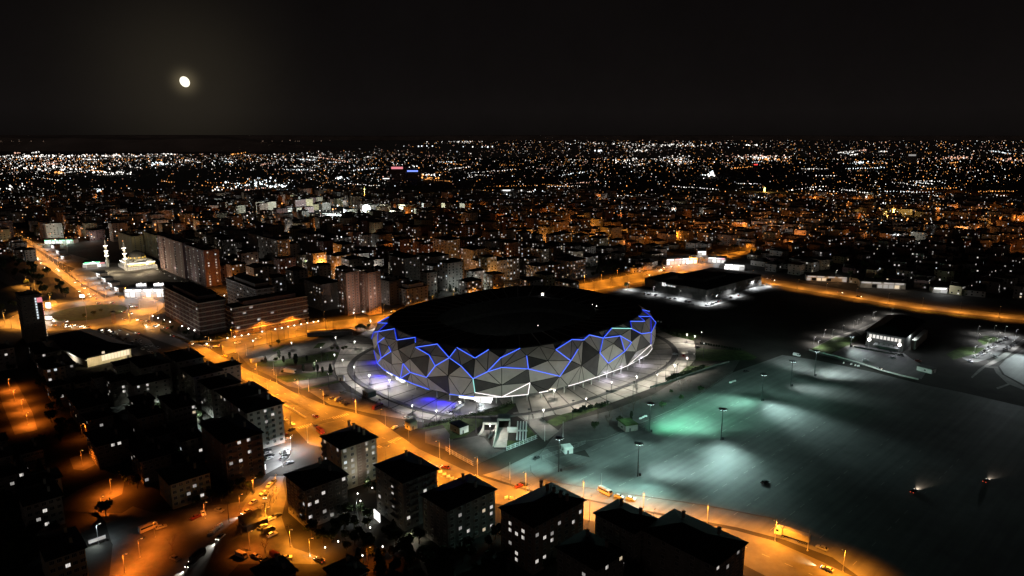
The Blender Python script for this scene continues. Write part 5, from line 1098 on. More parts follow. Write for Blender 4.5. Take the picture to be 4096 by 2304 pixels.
for q, pw, c in [((1290, 1080), 40000, (1, .45, .1)), ((1225, 1070), 14000, (1, .9, .8)), ((1345, 1110), 22000, (1, .42, .08)), ((920, 1165), 18000, (1, .4, .07)), ((870, 1160), 14000, (1, .4, .07)), ((1810, 1105), 20000, (1, .5, .1)), ((1880, 1120), 20000, (1, .5, .1)), ((1990, 1140), 14000, (1, .55, .15)), ((1930, 1130), 10000, (1, .9, .75)), ((1840, 1170), 9000, (.85, 1, .95)), ((1790, 1175), 7000, (.9, 1, .95)), ((1900, 1160), 7000, (.9, 1, .95)),
        ((2150, 985), 30000, (1, .5, .12)), ((2250, 975), 36000, (1, .5, .1)), ((2350, 980), 30000, (1, .5, .1)), ((2420, 1030), 26000, (1, .5, .12)), ((2330, 920), 26000, (1, .5, .1)), ((2450, 935), 22000, (1, .5, .1)), ((2180, 860), 24000, (1, .6, .1)), ((2620, 1000), 22000, (1, .42, .06)), ((2550, 1050), 18000, (1, .45, .06)), ((2700, 960), 16000, (1, .42, .06)), ((1420, 1230), 3000, (1, .9, .8)), ((1500, 1225), 3000, (1, .8, .7)), ((2960, 1060), 8000, (.9, .95, 1)), ((3840, 945), 30000, (1, .5, .15)), ((3960, 900), 30000, (1, .55, .2)), ((760, 1130), 3000, (1, .95, .9)), ((700, 1100), 3000, (1, .95, .9)), ((1050, 1135), 6000, (1, .6, .3)), ((720, 950), 14000, (1, .9, .7)), ((1010, 1290), 2500, (1, .85, .8)), ((720, 1345), 2500, (1, .85, .8)), ((640, 1300), 2500, (1, .85, .8)), ((1180, 1285), 3000, (1, .7, .5))]:
    point(U(*q) + Vector((0, 0, 8)), (c[0], c[1] * (.75 if c[2] < .3 else 1), c[2] * (.5 if c[2] < .3 else 1)), pw * (.6 if c[2] < .3 else .3), .6)
# ---------------------------------------------------------------- vehicles
LM += [('the cream block', 1400, 1850), ('the brown block', 960, 1790), ('the entrance block', 1620, 1960), ('the chimneyed block', 2180, 2080), ('the big hip-roofed block', 2880, 2220), ('the side street', 1000, 2090), ('the pale balcony block', 1040, 1660), ('the low tan block', 770, 1980), ('the west park lawns', 1200, 1450), ('the boulevard crossing', 1500, 1720), ('the curved kerb', 2190, 1900), ('the roundabout', 360, 1250), ('the supermarket', 560, 1170), ('the petrol station', 330, 1050), ('the entrance car park', 1850, 1630), ('the lit courtyard', 1130, 1810), ('the back yard', 780, 1740), ('the parked vans', 2470, 1985), ('the road junction', 840, 1400)]
def extrude(b, prof, hw, m, hw_top=None, z0=None, z1=None):
    n = len(prof); f = lambda z: hw if hw_top is None else hw + (hw_top - hw) * (z - z0) / (z1 - z0)
    vs = [(x, -f(z), z) for x, z in prof] + [(x, f(z), z) for x, z in prof]
    fs = [tuple(range(n)), tuple(range(2 * n - 1, n - 1, -1))] + [(i, n + i, n + (i + 1) % n, (i + 1) % n) for i in range(n)]
    b.add(vs, fs, m)
def body_mesh(kind, paint):
    b = MB()
    if kind == 'car':
        extrude(b, [(-2.2, .3), (2.1, .28), (2.22, .55), (2.08, .76), (1.0, .92), (-1.75, .97), (-2.15, .9), (-2.25, .6)][::-1], .89, paint)
        extrude(b, [(.98, .9), (.34, 1.36), (.3, 1.46), (-1.15, 1.47), (-1.25, 1.38), (-1.95, .95)][::-1], .84, paint, .6, .9, 1.46)
    elif kind == 'van':
        extrude(b, [(-2.6, .35), (2.5, .32), (2.62, .8), (2.3, 1.2), (1.55, 2.05), (-2.55, 2.12), (-2.65, 1.2)][::-1], 1.0, paint, .84, .3, 2.12)
    elif kind == 'bus':
        extrude(b, [(-3.6, .4), (3.5, .38), (3.62, 1.0), (3.45, 1.6), (3.1, 2.6), (-3.5, 2.7), (-3.65, 1.5)][::-1], 1.15, paint, 1.02, .38, 2.7)
        b.bb(-2, .6, -.6, .6, 2.7, 2.9, paint)
    return b.data('body')
def glass_mesh(kind):
    b = MB(); G = M['glass']
    if kind == 'car':
        for s in (-1, 1): b.add([(.72, s * .8, .99), (.28, s * .67, 1.36), (-1.12, s * .665, 1.37), (-1.62, s * .79, 1.0)], [(0, 1, 2, 3) if s > 0 else (3, 2, 1, 0)], G)
        b.add([(.96, -.74, .96), (.96, .74, .96), (.4, .6, 1.37), (.4, -.6, 1.37)], [(0, 1, 2, 3)], G); b.add([(-1.94, .74, 1.0), (-1.94, -.74, 1.0), (-1.32, -.58, 1.38), (-1.32, .58, 1.38)], [(0, 1, 2, 3)], G)
    elif kind == 'van':
        b.add([(2.29, -.86, 1.28), (2.29, .86, 1.28), (1.66, .8, 1.99), (1.66, -.8, 1.99)], [(0, 1, 2, 3)], G)
        for s in (-1, 1): b.add([(1.9, s * .945, 1.25), (1.4, s * .885, 1.9), (.6, s * .885, 1.9), (.6, s * .945, 1.25)], [(0, 1, 2, 3) if s > 0 else (3, 2, 1, 0)], G)
    else:
        b.add([(3.46, -1.0, 1.65), (3.46, 1.0, 1.65), (3.14, .98, 2.5), (3.14, -.98, 2.5)], [(0, 1, 2, 3)], G)
        for s in (-1, 1): b.add([(3.0, s * 1.1, 1.6), (2.9, s * 1.05, 2.35), (-3.2, s * 1.05, 2.35), (-3.2, s * 1.1, 1.6)], [(0, 1, 2, 3) if s > 0 else (3, 2, 1, 0)], G)
    return b.data('windows')
def wheel_mesh(r_): b = MB(); b.tube((0, -.11, 0), (0, .11, 0), r_, r_, M['tyre'], 12); b.tube((0, -.125, 0), (0, .125, 0), r_ * .55, r_ * .55, M['steel'], 8); return b.data('wheel')
def small(nm, d, m): b = MB(); b.box((0, 0, 0), d, m); return b.data(nm)
VM = {}
SPEC = {'car': (2.14, .62, .62, 1.38, .32, .85), 'van': (2.55, .72, .75, 1.6, .36, .95), 'bus': (3.56, .95, .9, 2.3, .42, 1.08)}
SH = {'w': wheel_mesh(.32), 'w2': wheel_mesh(.37), 'w3': wheel_mesh(.45), 'hl': small('headlight', (.1, .36, .17), M['head']), 'ho': small('headlight', (.1, .36, .17), M['headoff']), 'tl': small('tail_light', (.08, .32, .16), M['tail']), 'to': small('tail_light', (.08, .32, .16), M['tailoff'])}
def car(pos, front, colour, label, kind='car', on=False, beam=0, cat=None, group=None, bc=(1, .88, .66)):
    p = U(*pos); q = U(*front); rz = math.atan2(q.y - p.y, q.x - p.x)
    k = (kind, colour)
    if k not in VM: VM[k] = body_mesh(kind, M['car_' + colour])
    if kind not in VM: VM[kind] = glass_mesh(kind)
    r = root({'car': 'car', 'van': 'van', 'bus': 'minibus'}[kind], label, {'car': 'car', 'van': 'van', 'bus': 'minibus'}[kind], (p.x, p.y, .06), rz, group)
    fx, hz_, tz, wb, wr, hw = SPEC[kind]
    link('body', VM[k], r); link('windows', VM[kind], r)
    wm = SH['w' if kind == 'car' else 'w2' if kind == 'van' else 'w3']
    for sx in (1, -1):
        for sy in (1, -1): link('wheel', wm, r, (sx * wb, sy * (hw - .1), wr))
    for sy in (1, -1): link('headlight', SH['hl' if on else 'ho'], r, (fx + .06, sy * (hw - .26), hz_)); link('tail_light', SH['tl' if on else 'to'], r, (-fx - .1, sy * (hw - .24), tz + .12))
    if beam:
        d = Vector((math.cos(rz), math.sin(rz), 0)); spot(Vector((p.x, p.y, .8)) + d * (fx + .4), Vector((p.x, p.y, -1.2)) + d * (fx + 17), bc, beam * .28, 50, 1, .15)
    return r
def v(c, x, y, dx, dy): q = c((x, y), (x + dx, y + dy)); return q[0], q[1]
for c, x, y, dx, dy, col, lab, kw in [
    (CF, 655, 85, 50, -22, 'black', 'black car, first of the parked row beside the boulevard', {}), (CF, 730, 118, 50, -22, 'silver', 'silver car, second of the parked row beside the boulevard', {}), (CF, 815, 135, 50, -22, 'white', 'white van in the parked row beside the boulevard', dict(kind='van')), (CF, 872, 165, 50, -22, 'silver', 'silver car between the parked white van and dark car', {}), (CF, 930, 192, 50, -26, 'black', 'dark car last of the parked row beside the boulevard', {}),
    (CF, 872, 45, 50, -12, 'white', 'white car parked alone on the pale apron beside the plaza', {}), (CF, 1325, 240, 50, -20, 'red', 'red and white minibus at the plaza fence', dict(kind='bus')), (CF, 1685, 364, 50, -28, 'white', 'left of two white cars by the plaza corner', {}), (CF, 1738, 362, 50, -28, 'silver', 'right of two pale cars by the plaza corner', {}),
    (CF, 1542, 495, 50, -28, 'white', 'yellow-lit white car shining its beam toward the plaza corner', dict(on=True, beam=26000)), (CF, 215, 516, 50, -26, 'black', 'black car waiting at the crosswalk', {}), (CF, 226, 447, 40, 34, 'white', 'white car behind the crosswalk at the kerb', {}), (CF, 130, 386, 40, 30, 'white', 'white parked car, third along the kerb before the crosswalk', {}), (CF, 92, 356, 40, 30, 'red', 'red parked car, second along the kerb before the crosswalk', {}), (CF, 40, 320, 40, 30, 'red', 'red parked car, first along the kerb before the crosswalk', {}),
    (CF, 522, 350, -50, -26, 'red', 'small red car with glowing tail lights on the boulevard', dict(on=True)), (CF, 530, 482, 40, 34, 'black', 'dark car ahead of the red minibus beyond the cream block', dict(on=True)), (CF, 582, 548, -40, -34, 'red', 'dark red minibus with bright lamps beyond the cream block', dict(kind='bus', on=True, beam=9000)),
    (CF, 2195, 1008, -60, -14, 'red', 'dark red car with headlights on, driving past the entrance block', dict(on=True, beam=22000)), (CG, 1905, 798, -60, 30, 'black', 'black car on the cyan-lit drive by the curved kerb', {}), (CG, 1605, 1278, -60, 22, 'red', 'red car parked on the boulevard verge', {}), (CG, 1690, 1248, 60, 10, 'black', 'dark car beside the red one on the boulevard verge', {}),
    (CI, 1000, 815, 60, 30, 'white', 'white minibus first of the three parked vehicles by the lot kerb', dict(kind='bus')), (CI, 1107, 845, 60, 16, 'white', 'white car second of the three parked vehicles by the lot kerb', {}), (CI, 1197, 862, 60, 12, 'white', 'white car last of the three parked vehicles by the lot kerb', {}), (CI, 1525, 1016, -60, -4, 'silver', 'silver car with headlights on passing the stepped-roof block', dict(on=True, beam=30000)), (CI, 1530, 1060, -60, -6, 'black', 'dark car with headlights on below the silver one', dict(on=True)), (CI, 1422, 1155, -60, -22, 'red', 'dark red car parked near the conifers', {}), (CI, 2228, 735, 60, -24, 'black', 'black car alone in the dim middle of the lot', {}),
    (CS, 2212, 795, -60, -24, 'silver', 'silver car parked behind the white truck', {}), (CS, 2280, 1066, -60, -24, 'white', 'white car throwing a long beam along the boulevard at the bottom right', dict(on=True, beam=60000, bc=(1, .8, .42))),
    (CH, 1000, 382, 60, 14, 'white', 'white van on the dark road corner of the lot', dict(kind='van')), (CH, 1470, 416, 60, 4, 'silver', 'silver car at the edge of the hall car park', {}), (CH, 1556, 471, 60, 14, 'black', 'black car with headlights on along the lot\'s far kerb', dict(on=True, beam=24000, bc=(.95, 1, .95))), (CH, 1642, 363, 20, 26, 'black', 'first of three dark cars before the sports hall', {}), (CH, 1676, 374, 20, 26, 'black', 'second of three dark cars before the sports hall', {}), (CH, 1716, 381, 20, 26, 'black', 'third of three dark cars before the sports hall', {}), (CH, 1655, 399, 60, -6, 'silver', 'silver car below the three dark cars at the sports hall', {}), (CH, 1828, 420, 60, 8, 'red', 'red car in the dark right of the sports hall', {}),
    (CH, 655, 491, 60, -10, 'black', 'black car in the dark strip beside the lot', {}), (CH, 1797, 1311, 50, -42, 'black', 'car with red tail lights and a warm beam in the dark lot', dict(on=True, beam=30000, bc=(1, .8, .6))), (CH, 2290, 1240, 50, -40, 'black', 'dark car with a faint beam at the far right of the dark lot', dict(on=True, beam=18000, bc=(1, .8, .62))), (CH, 170, 373, 60, 0, 'silver', 'silver car parked on the right end of the plaza', {}), (CH, 228, 382, 6, -60, 'red', 'red-lit car dazzling the right end of the plaza', dict(on=True, beam=26000, bc=(1, .9, .75))), (CH, 322, 325, 60, -14, 'black', 'dark car by the lawn right of the plaza', {}),
    (CQ, 1845, 302, -40, 44, 'white', 'white car parked at the top of the side street', {}), (CQ, 1895, 258, -40, 40, 'grey', 'grey car behind the white one at the top of the side street', {}), (CQ, 1772, 402, -40, 24, 'white', 'white car in the double row on the side street', {}), (CQ, 1800, 442, -20, 50, 'silver', 'silver car with lit front in the double row on the side street', dict(on=True)), (CQ, 1638, 522, -50, 30, 'white', 'white car parked across from the double row', {}), (CQ, 1552, 648, -60, 28, 'white', 'white car with headlights on turning on the side street', dict(on=True, beam=30000, bc=(1, .93, .8))), (CQ, 1218, 965, -46, 42, 'white', 'white car with headlights on halfway down the side street', dict(on=True, beam=40000, bc=(1, .93, .8))),
    (CQ, 925, 1230, -50, 42, 'black', 'black minibus with headlights on at the bottom of the side street', dict(kind='bus', on=True)), (CQ, 838, 1312, -50, 42, 'black', 'black car with bright headlights ahead of the black minibus', dict(on=True, beam=40000, bc=(1, .95, .85))), (CQ, 1000, 662, 20, 50, 'white', 'white car parked under the red-orange lamp', {}), (CQ, 900, 712, -40, 20, 'red', 'red car parked under the red-orange lamp', {}), (CQ, 1205, 622, 40, 10, 'grey', 'grey car in the red-lit lane shade', {}), (CQ, 1862, 730, 60, -26, 'white', 'white car by the utility pole', {}), (CQ, 1935, 690, 50, -24, 'black', 'black car between the utility pole and the dark block', {}), (CQ, 1760, 832, 56, -34, 'silver', 'silver car beside the dark awning on the side street', {}), (CQ, 1835, 880, 60, -24, 'black', 'black van beside the parked white car below the utility pole', dict(kind='van')), (CQ, 1878, 932, 60, -26, 'white', 'white car below the black van', {}),
    (CQ, 1490, 1205, 60, 26, 'white', 'white van parked at the bottom of the open lot', dict(kind='van')), (CQ, 1670, 1212, 60, 20, 'silver', 'silver car right of the white parked van', {}), (CQ, 1795, 1252, 60, -26, 'grey', 'grey car before the bottom block', {}), (CQ, 1922, 1212, 50, 30, 'red', 'dark red van in the sodium light at the bottom', dict(kind='van')), (CQ, 2062, 1232, 60, -12, 'white', 'white car right of the dark red van', {}), (CQ, 300, 862, 60, -24, 'white', 'pale minibus in the dark of the open lot', dict(kind='bus')), (CQ, 462, 838, 60, -20, 'silver', 'silver car ahead of the pale minibus', {}), (CQ, 640, 1240, 50, 20, 'silver', 'silver car alone in the open lot', {}), (CQ, 2480, 1262, -50, -24, 'black', 'dark car with a beam in the lane at the bottom', dict(on=True, beam=16000)),
    (CO, 1192, 1022, 56, -18, 'white', 'upper white car in the lit courtyard row', {}), (CO, 1212, 1086, 56, -24, 'white', 'lower white car in the lit courtyard row', {}), (CO, 1172, 884, 40, 24, 'white', 'white car under the pale balcony block', {}), (CO, 1246, 870, -40, -10, 'white', 'white van under the pale balcony block', dict(kind='van')), (CO, 1185, 978, 56, -18, 'black', 'black car at the head of the lit courtyard row', {}), (CO, 1225, 1050, 56, -20, 'black', 'black car between two white ones in the lit courtyard', {}),
    (CO, 1442, 985, 40, -26, 'silver', 'first car of the dark parked row under the courtyard lamp', {}), (CO, 1400, 1012, 40, -20, 'black', 'second car of the dark parked row under the courtyard lamp', {}), (CO, 1425, 1050, 40, -20, 'black', 'third car of the dark parked row under the courtyard lamp', {}), (CO, 1395, 1088, 40, -20, 'grey', 'fourth car of the dark parked row under the courtyard lamp', {}), (CO, 1475, 1145, 40, -14, 'grey', 'grey car by the courtyard wall end', {}), (CO, 1400, 780, 40, -10, 'red', 'dark red car in the shade by the pale block', {}), (CO, 1412, 836, 40, -10, 'white', 'white car in the shade by the pale block', {}), (CO, 1345, 695, 40, -10, 'red', 'upper dark red car by the pale block foot', {}), (CO, 1105, 1215, 50, -16, 'silver', 'silver car before the bright shop front', {}), (CO, 850, 1400, 50, -16, 'black', 'black car below the yellow shop sign', {}),
    (CN, 1210, 1268, 50, -14, 'black', 'first dark car in the back yard', {}), (CN, 1305, 1250, 50, -14, 'silver', 'silver car in the back yard', {}), (CN, 1375, 1300, -20, 30, 'white', 'white van in the back yard', dict(kind='van')), (CN, 1262, 1300, 50, -10, 'silver', 'second silver car in the back yard', {}), (CN, 1310, 1335, 50, -10, 'black', 'lowest dark car in the back yard', {}), (CN, 1075, 1240, 50, -20, 'white', 'white car at the back yard edge', {}), (CN, 1040, 1308, 50, -10, 'white', 'white car under the back yard trees', {}), (CN, 885, 870, 50, -26, 'silver', 'silver car in the dim yard below the grey block', {}), (CN, 800, 865, 50, -26, 'grey', 'grey car in the dim yard below the grey block', {}), (CN, 692, 772, 50, -6, 'silver', 'silver car at the foot of the grey block', {}),
    (CN, 1172, 88, 60, 14, 'yellow', 'yellow car driving down the boulevard past the mauve office', dict(on=True)), (CN, 1375, 110, -60, -6, 'white', 'first white car turning from the cross road', dict(on=True, beam=22000)), (CN, 1500, 120, -60, -2, 'white', 'second white car turning from the cross road', dict(on=True, beam=26000)), (CN, 1600, 252, -60, -10, 'yellow', 'yellow taxi with a bright beam at the junction', dict(on=True, beam=34000)), (CN, 1775, 75, -60, 10, 'white', 'white car on the cross road with headlights', dict(on=True, beam=12000)), (CN, 2040, 16, -60, 12, 'white', 'white car on the cross road under the wall lights', dict(on=True, beam=12000)), (CN, 1282, 245, 40, 20, 'white', 'white car parked at the gap behind the junction block', {}), (CE, 2165, 55, -60, 12, 'white', 'white car on the cross road at the stadium edge', dict(on=True, beam=9000)),
    (CE, 1640, 312, 50, -10, 'white', 'white car parked in the shade near the park pavilion', {}), (CE, 1600, 345, 50, -6, 'silver', 'silver car parked in the shade near the park pavilion', {})]:
    car(*v(c, x, y, dx, dy), col, lab, **kw)
for i in range(6): q = CC((1738 + (i % 2) * 3, 632 + i * 23))[0]; car(q, CC((1790, 632 + i * 23 - 4))[0], ['white', 'silver', 'black', 'white', 'silver', 'black'][i], f'{ORD[i]} car of the close row before the lit stadium entrance', group='cars before the entrance')
for i in range(6): q = CC((1478 - i * 26, 612 + i * 17))[0]; car(q, CC((1478 - i * 26 + 40, 612 + i * 17 + 26))[0], ['black', 'white', 'silver', 'white', 'silver', 'grey'][i], f'{ORD[i]} car of the slanted row along the entrance railing', group='cars before the entrance')
for (x, y, dx, dy, col, lab) in [(1265, 762, 50, 10, 'white', 'white car in the middle of the entrance car park'), (1310, 745, 40, 6, 'black', 'black car tucked behind the white one in the entrance car park'), (1625, 765, 50, -16, 'silver', 'silver car at the hedge of the entrance car park'), (1625, 580, 40, 10, 'black', 'black car under the stadium overhang'), (1870, 578, 40, 10, 'black', 'dark car right of the lit entrance')]:
    car(*v(CC, x, y, dx, dy), col, lab)
# far and tiny cars: one mesh each
def tiny_mesh(paint, on):
    b = MB(); extrude(b, [(-2.2, .3), (2.2, .3), (2.15, .75), (1.0, .92), (-2.1, .95)][::-1], .88, M['car_' + paint]); extrude(b, [(1.0, .9), (.35, 1.45), (-1.2, 1.46), (-1.95, .94)][::-1], .82, M['glass'], .62, .9, 1.46); b.bb(-1.1, .3, -.62, .62, 1.45, 1.49, M['car_' + paint])
    for s in (-.6, .6): b.box((2.2, s, .62), (.3, .42, .3), M['head' if on else 'headoff']); b.box((-2.2, s, .75), (.3, .4, .26), M['tail' if on else 'tailoff'])
    return b.data('car')
TM = {(p, o): tiny_mesh(p, o) for p in ('white', 'silver', 'black', 'grey', 'red') for o in (0, 1)}
def tiny(c, pts_, d, on, where, cols=('white', 'silver', 'black', 'white', 'grey')):
    for i, (x, y) in enumerate(pts_):
        q = c((x, y), (x + d[0], y + d[1])); p, f = U(*q[0]), U(*q[1]); cl = cols[(i * 3 + len(where)) % len(cols)]
        if on and R.random() < .4: f = p + (p - f)
        o = link('car', TM[(cl, int(on))], None, (p.x, p.y, .06), math.atan2(f.y - p.y, f.x - p.x)); tag(o, f'{ordn(i)} small {cl} car {where}', 'car', 'cars ' + where)
        if on and i % 3 == 0: dd = (f - p).normalized(); spot(Vector((p.x, p.y, .8)) + dd * 2.6, Vector((p.x, p.y, -1)) + dd * 13, (1, .85, .6), 9000, 60, .9, .15)
tiny(CM, [(2125, 375), (2280, 395), (2310, 375), (1820, 185), (1925, 205), (1920, 100), (1995, 108), (1830, 290), (2000, 298), (2060, 310), (2180, 325), (970, 320), (2025, 500), (2545, 535), (730, 290), (760, 285), (2440, 420), (1450, 60), (1660, 50)], (60, 20), True, 'driving around the roundabout')
tiny(CM, [(800, 380), (950, 372), (945, 400), (1000, 390), (1075, 378), (1160, 400), (1190, 390), (1295, 405), (1475, 450), (1580, 450)], (60, 10), True, 'queued above the market hall')
tiny(CM, [(1665, 485), (1765, 450), (1620, 515), (1530, 495), (1780, 550), (1850, 585), (1820, 612), (1890, 530), (1700, 580), (1860, 650), (2330, 715), (2190, 760), (2240, 790), (2100, 730), (2040, 620), (2000, 600), (2060, 600), (1740, 520), (1560, 540), (1650, 545), (1940, 640), (2150, 690), (2220, 680), (2080, 660)], (40, 30), False, 'parked beside the market hall', ('white', 'silver', 'white', 'white', 'black'))
tiny(CL, [(250, 290), (350, 330), (420, 405), (440, 420), (500, 450), (520, 470), (550, 490), (545, 520), (580, 535), (600, 560), (660, 630), (830, 650), (850, 665), (1100, 850), (1160, 980), (1210, 890), (1300, 1020), (1320, 1055), (1390, 1045), (1420, 1090), (1240, 935)], (60, 45), True, 'on the left highway')
tiny(CY, [(520, 375), (545, 378), (575, 383), (632, 397), (660, 401), (680, 404), (740, 417), (760, 421), (850, 438), (872, 433), (884, 430), (905, 424), (918, 418), (930, 413), (985, 397), (1025, 383)], (30, -8), False, 'parked along the mall lane')
tiny(CT, [(1610, 745), (1640, 735), (1690, 705), (1710, 690), (1740, 672), (1770, 652), (1800, 622), (1820, 612), (1860, 602), (1910, 562), (1930, 552), (1950, 545), (2000, 652), (2040, 622), (2090, 602), (2120, 577), (1870, 740), (1550, 800), (1980, 520), (2010, 500)], (30, 16), False, 'in the east car park')
tiny(CL, [(1450, 800), (1500, 860), (1550, 930), (1620, 960), (1700, 1020), (1760, 1060), (1850, 1075), (2000, 1085), (2100, 1075), (560, 300), (640, 330), (700, 400), (860, 480), (960, 560)], (40, 20), False, 'before the highway shops')
tiny(crop(0, 0, 1), [(2660, 1072), (2690, 1068), (2720, 1062), (2745, 1058), (2766, 1052), (2780, 1045), (2650, 1080)], (30, -6), True, 'before the shop row behind the mall')
tiny(crop(0, 0, 1), [(2655, 1085), (3090, 1122), (3435, 1188), (2590, 1102), (2300, 1155), (3360, 1172)], (60, 8), True, 'on the roads past the mall')
tiny(CX, [(60, 490), (90, 510), (130, 530), (170, 550), (220, 575), (280, 600), (330, 620), (640, 460), (700, 465), (740, 470)], (40, 20), False, 'parked below the tall pale slab')
tiny(crop(0, 0, 1), [(2025, 1150), (2045, 1143), (2065, 1137), (2085, 1131), (1985, 1158)], (30, 6), False, 'behind the stadium roof')
# articulated truck
p, q = U(*CS((2050, 735))[0]), U(*CS((1610, 590))[0]); rz = math.atan2(q.y - p.y, q.x - p.x); c = (p + q) / 2
r = root('truck', 'white articulated truck parked beside the boulevard at the bottom right', 'truck', (c.x, c.y, .06), rz); Lh = (q - p).length / 2
b = MB(); b.bb(-Lh, Lh - 3.2, -1.25, 1.25, 1.25, 3.9, M['concrete']); b.bb(-Lh, Lh - 3.2, -1.1, 1.1, 1.0, 1.25, M['darksteel']); b.build('trailer', r)
b = MB(); extrude(b, [(Lh - 2.8, .6), (Lh, .55), (Lh + .05, 1.6), (Lh - .15, 3.2), (Lh - .9, 3.75), (Lh - 2.8, 3.8)][::-1], 1.22, M['white']); b.build('cab', r)
b = MB(); b.add([(Lh + .06, -1.05, 1.8), (Lh + .06, 1.05, 1.8), (Lh - .09, 1.05, 2.95), (Lh - .09, -1.05, 2.95)], [(0, 1, 2, 3)], M['glass']); b.bb(Lh - 1.6, Lh - .5, -1.25, 1.25, 1.9, 2.8, M['glass']); b.build('cab_windows', r)
for x in (Lh - .9, Lh - 3.6, -Lh + 1.2, -Lh + 2.5, -Lh + 3.8):
    for s in (-1, 1): link('wheel', SH['w3'], r, (x, s * 1.08, .47))
for s in (-1, 1): link('headlight', SH['ho'], r, (Lh + .06, s * .9, .95)); link('tail_light', SH['to'], r, (-Lh - .03, s * .95, 1.1))
# ---------------------------------------------------------------- trees and plants
def crown(kind, rad, h, n, m, seed):
    q = random.Random(seed); b = MB(); cl = []
    if kind == 'leafy':
        for i in range(11):
            a = q.uniform(0, 2 * PI); e = q.uniform(-.6, 1.2); rr_ = rad * q.uniform(.3, .72); cl.append((rr_ * math.cos(a) * math.cos(e * .7), rr_ * math.sin(a) * math.cos(e * .7), h * .62 + rr_ * math.sin(e) * .9, rad * q.uniform(.28, .5)))
    for i in range(n):
        if kind == 'leafy':
            c = q.choice(cl); d = Vector((q.gauss(0, 1), q.gauss(0, 1), q.gauss(0, 1))).normalized() * c[3] * q.uniform(.55, 1.1); p = Vector(c[:3]) + d; s = q.uniform(.28, .62)
        else:
            t = q.random() ** .75; z = h * (.08 + .92 * t); rr_ = rad * ((1 - t) ** .8 if kind == 'conifer' else math.sin(PI * min(1, .12 + .88 * (1 - t))) ** .6) * q.uniform(.5, 1.12) + .05; a = q.uniform(0, 2 * PI); p = Vector((rr_ * math.cos(a), rr_ * math.sin(a), z)); s = q.uniform(.25, .5)
        u = Vector((q.gauss(0, 1), q.gauss(0, 1), q.gauss(0, .7))).normalized(); w_ = u.orthogonal().normalized(); k = q.uniform(0, PI); w_ = (w_ * math.cos(k) + u.cross(w_) * math.sin(k))
        b.add([p - u * s - w_ * s * .5, p + u * s - w_ * s * .4, p + u * s * .8 + w_ * s * .6, p - u * s * .9 + w_ * s * .5], [(0, 1, 2, 3)], m)
    return b
def tree_proto(name, kind, rad, h, n, m, seed):
    r = root(name, 'tree', 'tree', (0, 0, -60)); q = random.Random(seed + 50); b = MB(); b.tube((0, 0, 0), (.1, 0, h * .45), .26 if kind == 'leafy' else .2, .14, M['bark'], 6)
    if kind != 'conifer' and kind != 'cypress':
        for i in range(6): a = 2 * PI * i / 6 + q.random(); b.tube((.1, 0, h * q.uniform(.28, .42)), (rad * .6 * math.cos(a), rad * .6 * math.sin(a), h * q.uniform(.55, .75)), .1, .04, M['bark'], 5)
    else: b.tube((.1, 0, h * .45), (0, 0, h * .92), .14, .04, M['bark'], 5)
    b.build('trunk', r)
    crown(kind, rad, h, n, m, seed).build('crown', r); return r
T_L = [tree_proto('leafy_tree', 'leafy', 3.6, 8.5, 620, M['leaf'], 1), tree_proto('leafy_tree', 'leafy', 3.0, 7, 520, M['leaf'], 2)]
T_C = tree_proto('conifer_tree', 'conifer', 2.2, 8.5, 480, M['conif'], 3); T_Y = tree_proto('cypress_tree', 'cypress', 1.0, 6.5, 330, M['conif'], 4)
def bare_proto():
    r = root('bare_tree', 'tree', 'tree', (0, 0, -60)); q = random.Random(9); b = MB(); b.tube((0, 0, 0), (0, 0, 2.6), .16, .11, M['bark'], 6); b.build('trunk', r); b = MB()
    def br(p, d, l, w_, k):
        e = p + d * l; b.tube(p, e, w_, w_ * .6, M['bark'], 4, False)
        if k:
            for i in range(3): br(e, (d + Vector((q.uniform(-.8, .8), q.uniform(-.8, .8), q.uniform(-.1, .5)))).normalized(), l * q.uniform(.6, .8), w_ * .6, k - 1)
    for i in range(4): a = 2 * PI * i / 4 + .3; br(Vector((0, 0, 2.3)), Vector((math.cos(a) * .6, math.sin(a) * .6, .9)).normalized(), 1.7, .08, 3)
    b.build('branches', r); return r
T_B = bare_proto()
SHRUB = root('shrub', 'shrub', 'shrub', (0, 0, -60)); MB().lathe([(.1, 0), (.07, .7), (.04, .9)], M['bark'], 5).build('stem', SHRUB); crown('cypress', .7, 1.8, 120, M['conif'], 8).build('foliage', SHRUB)
def plant(proto, p, noun, cat, group, sc=1.0): o = place(proto, (p.x, p.y, 0), R.uniform(0, 6), None, group, sc); later(o, noun, cat)
PARK = 'trees of the west park'
for q, t, s in [((700, 660), 'y', 1), ((660, 705), 'l', .55), ((757, 715), 'y', .8), ((835, 665), 'y', .8), ((915, 740), 'y', 1.25), ((1010, 828), 'y', .8), ((1150, 815), 'y', .95), ((1195, 825), 'y', .8), ((1257, 845), 'y', .7), ((1360, 845), 'c', .8), ((525, 715), 'c', .6), ((1055, 695), 'y', .7), ((1320, 685), 'c', .6), ((690, 480), 'l', .6), ((590, 520), 'l', .35), ((1260, 650), 'l', .6), ((480, 720), 'l', .4), ((740, 850), 'l', .35), ((1380, 560), 'l', .5), ((1450, 560), 'l', .5), ((1520, 560), 'l', .5), ((1560, 540), 'l', .45), ((1700, 300), 'l', .7), ((1750, 290), 'l', .8), ((1800, 300), 'l', .7), ((1850, 270), 'l', .6), ((910, 850), 'l', .3)]:
    plant({'y': T_Y, 'c': T_C, 'l': T_L[1]}[t], U(*CE(q)[0]), {'y': 'slim dark cypress', 'c': 'dark cone-shaped conifer', 'l': 'round dark tree'}[t], 'tree', PARK, s)
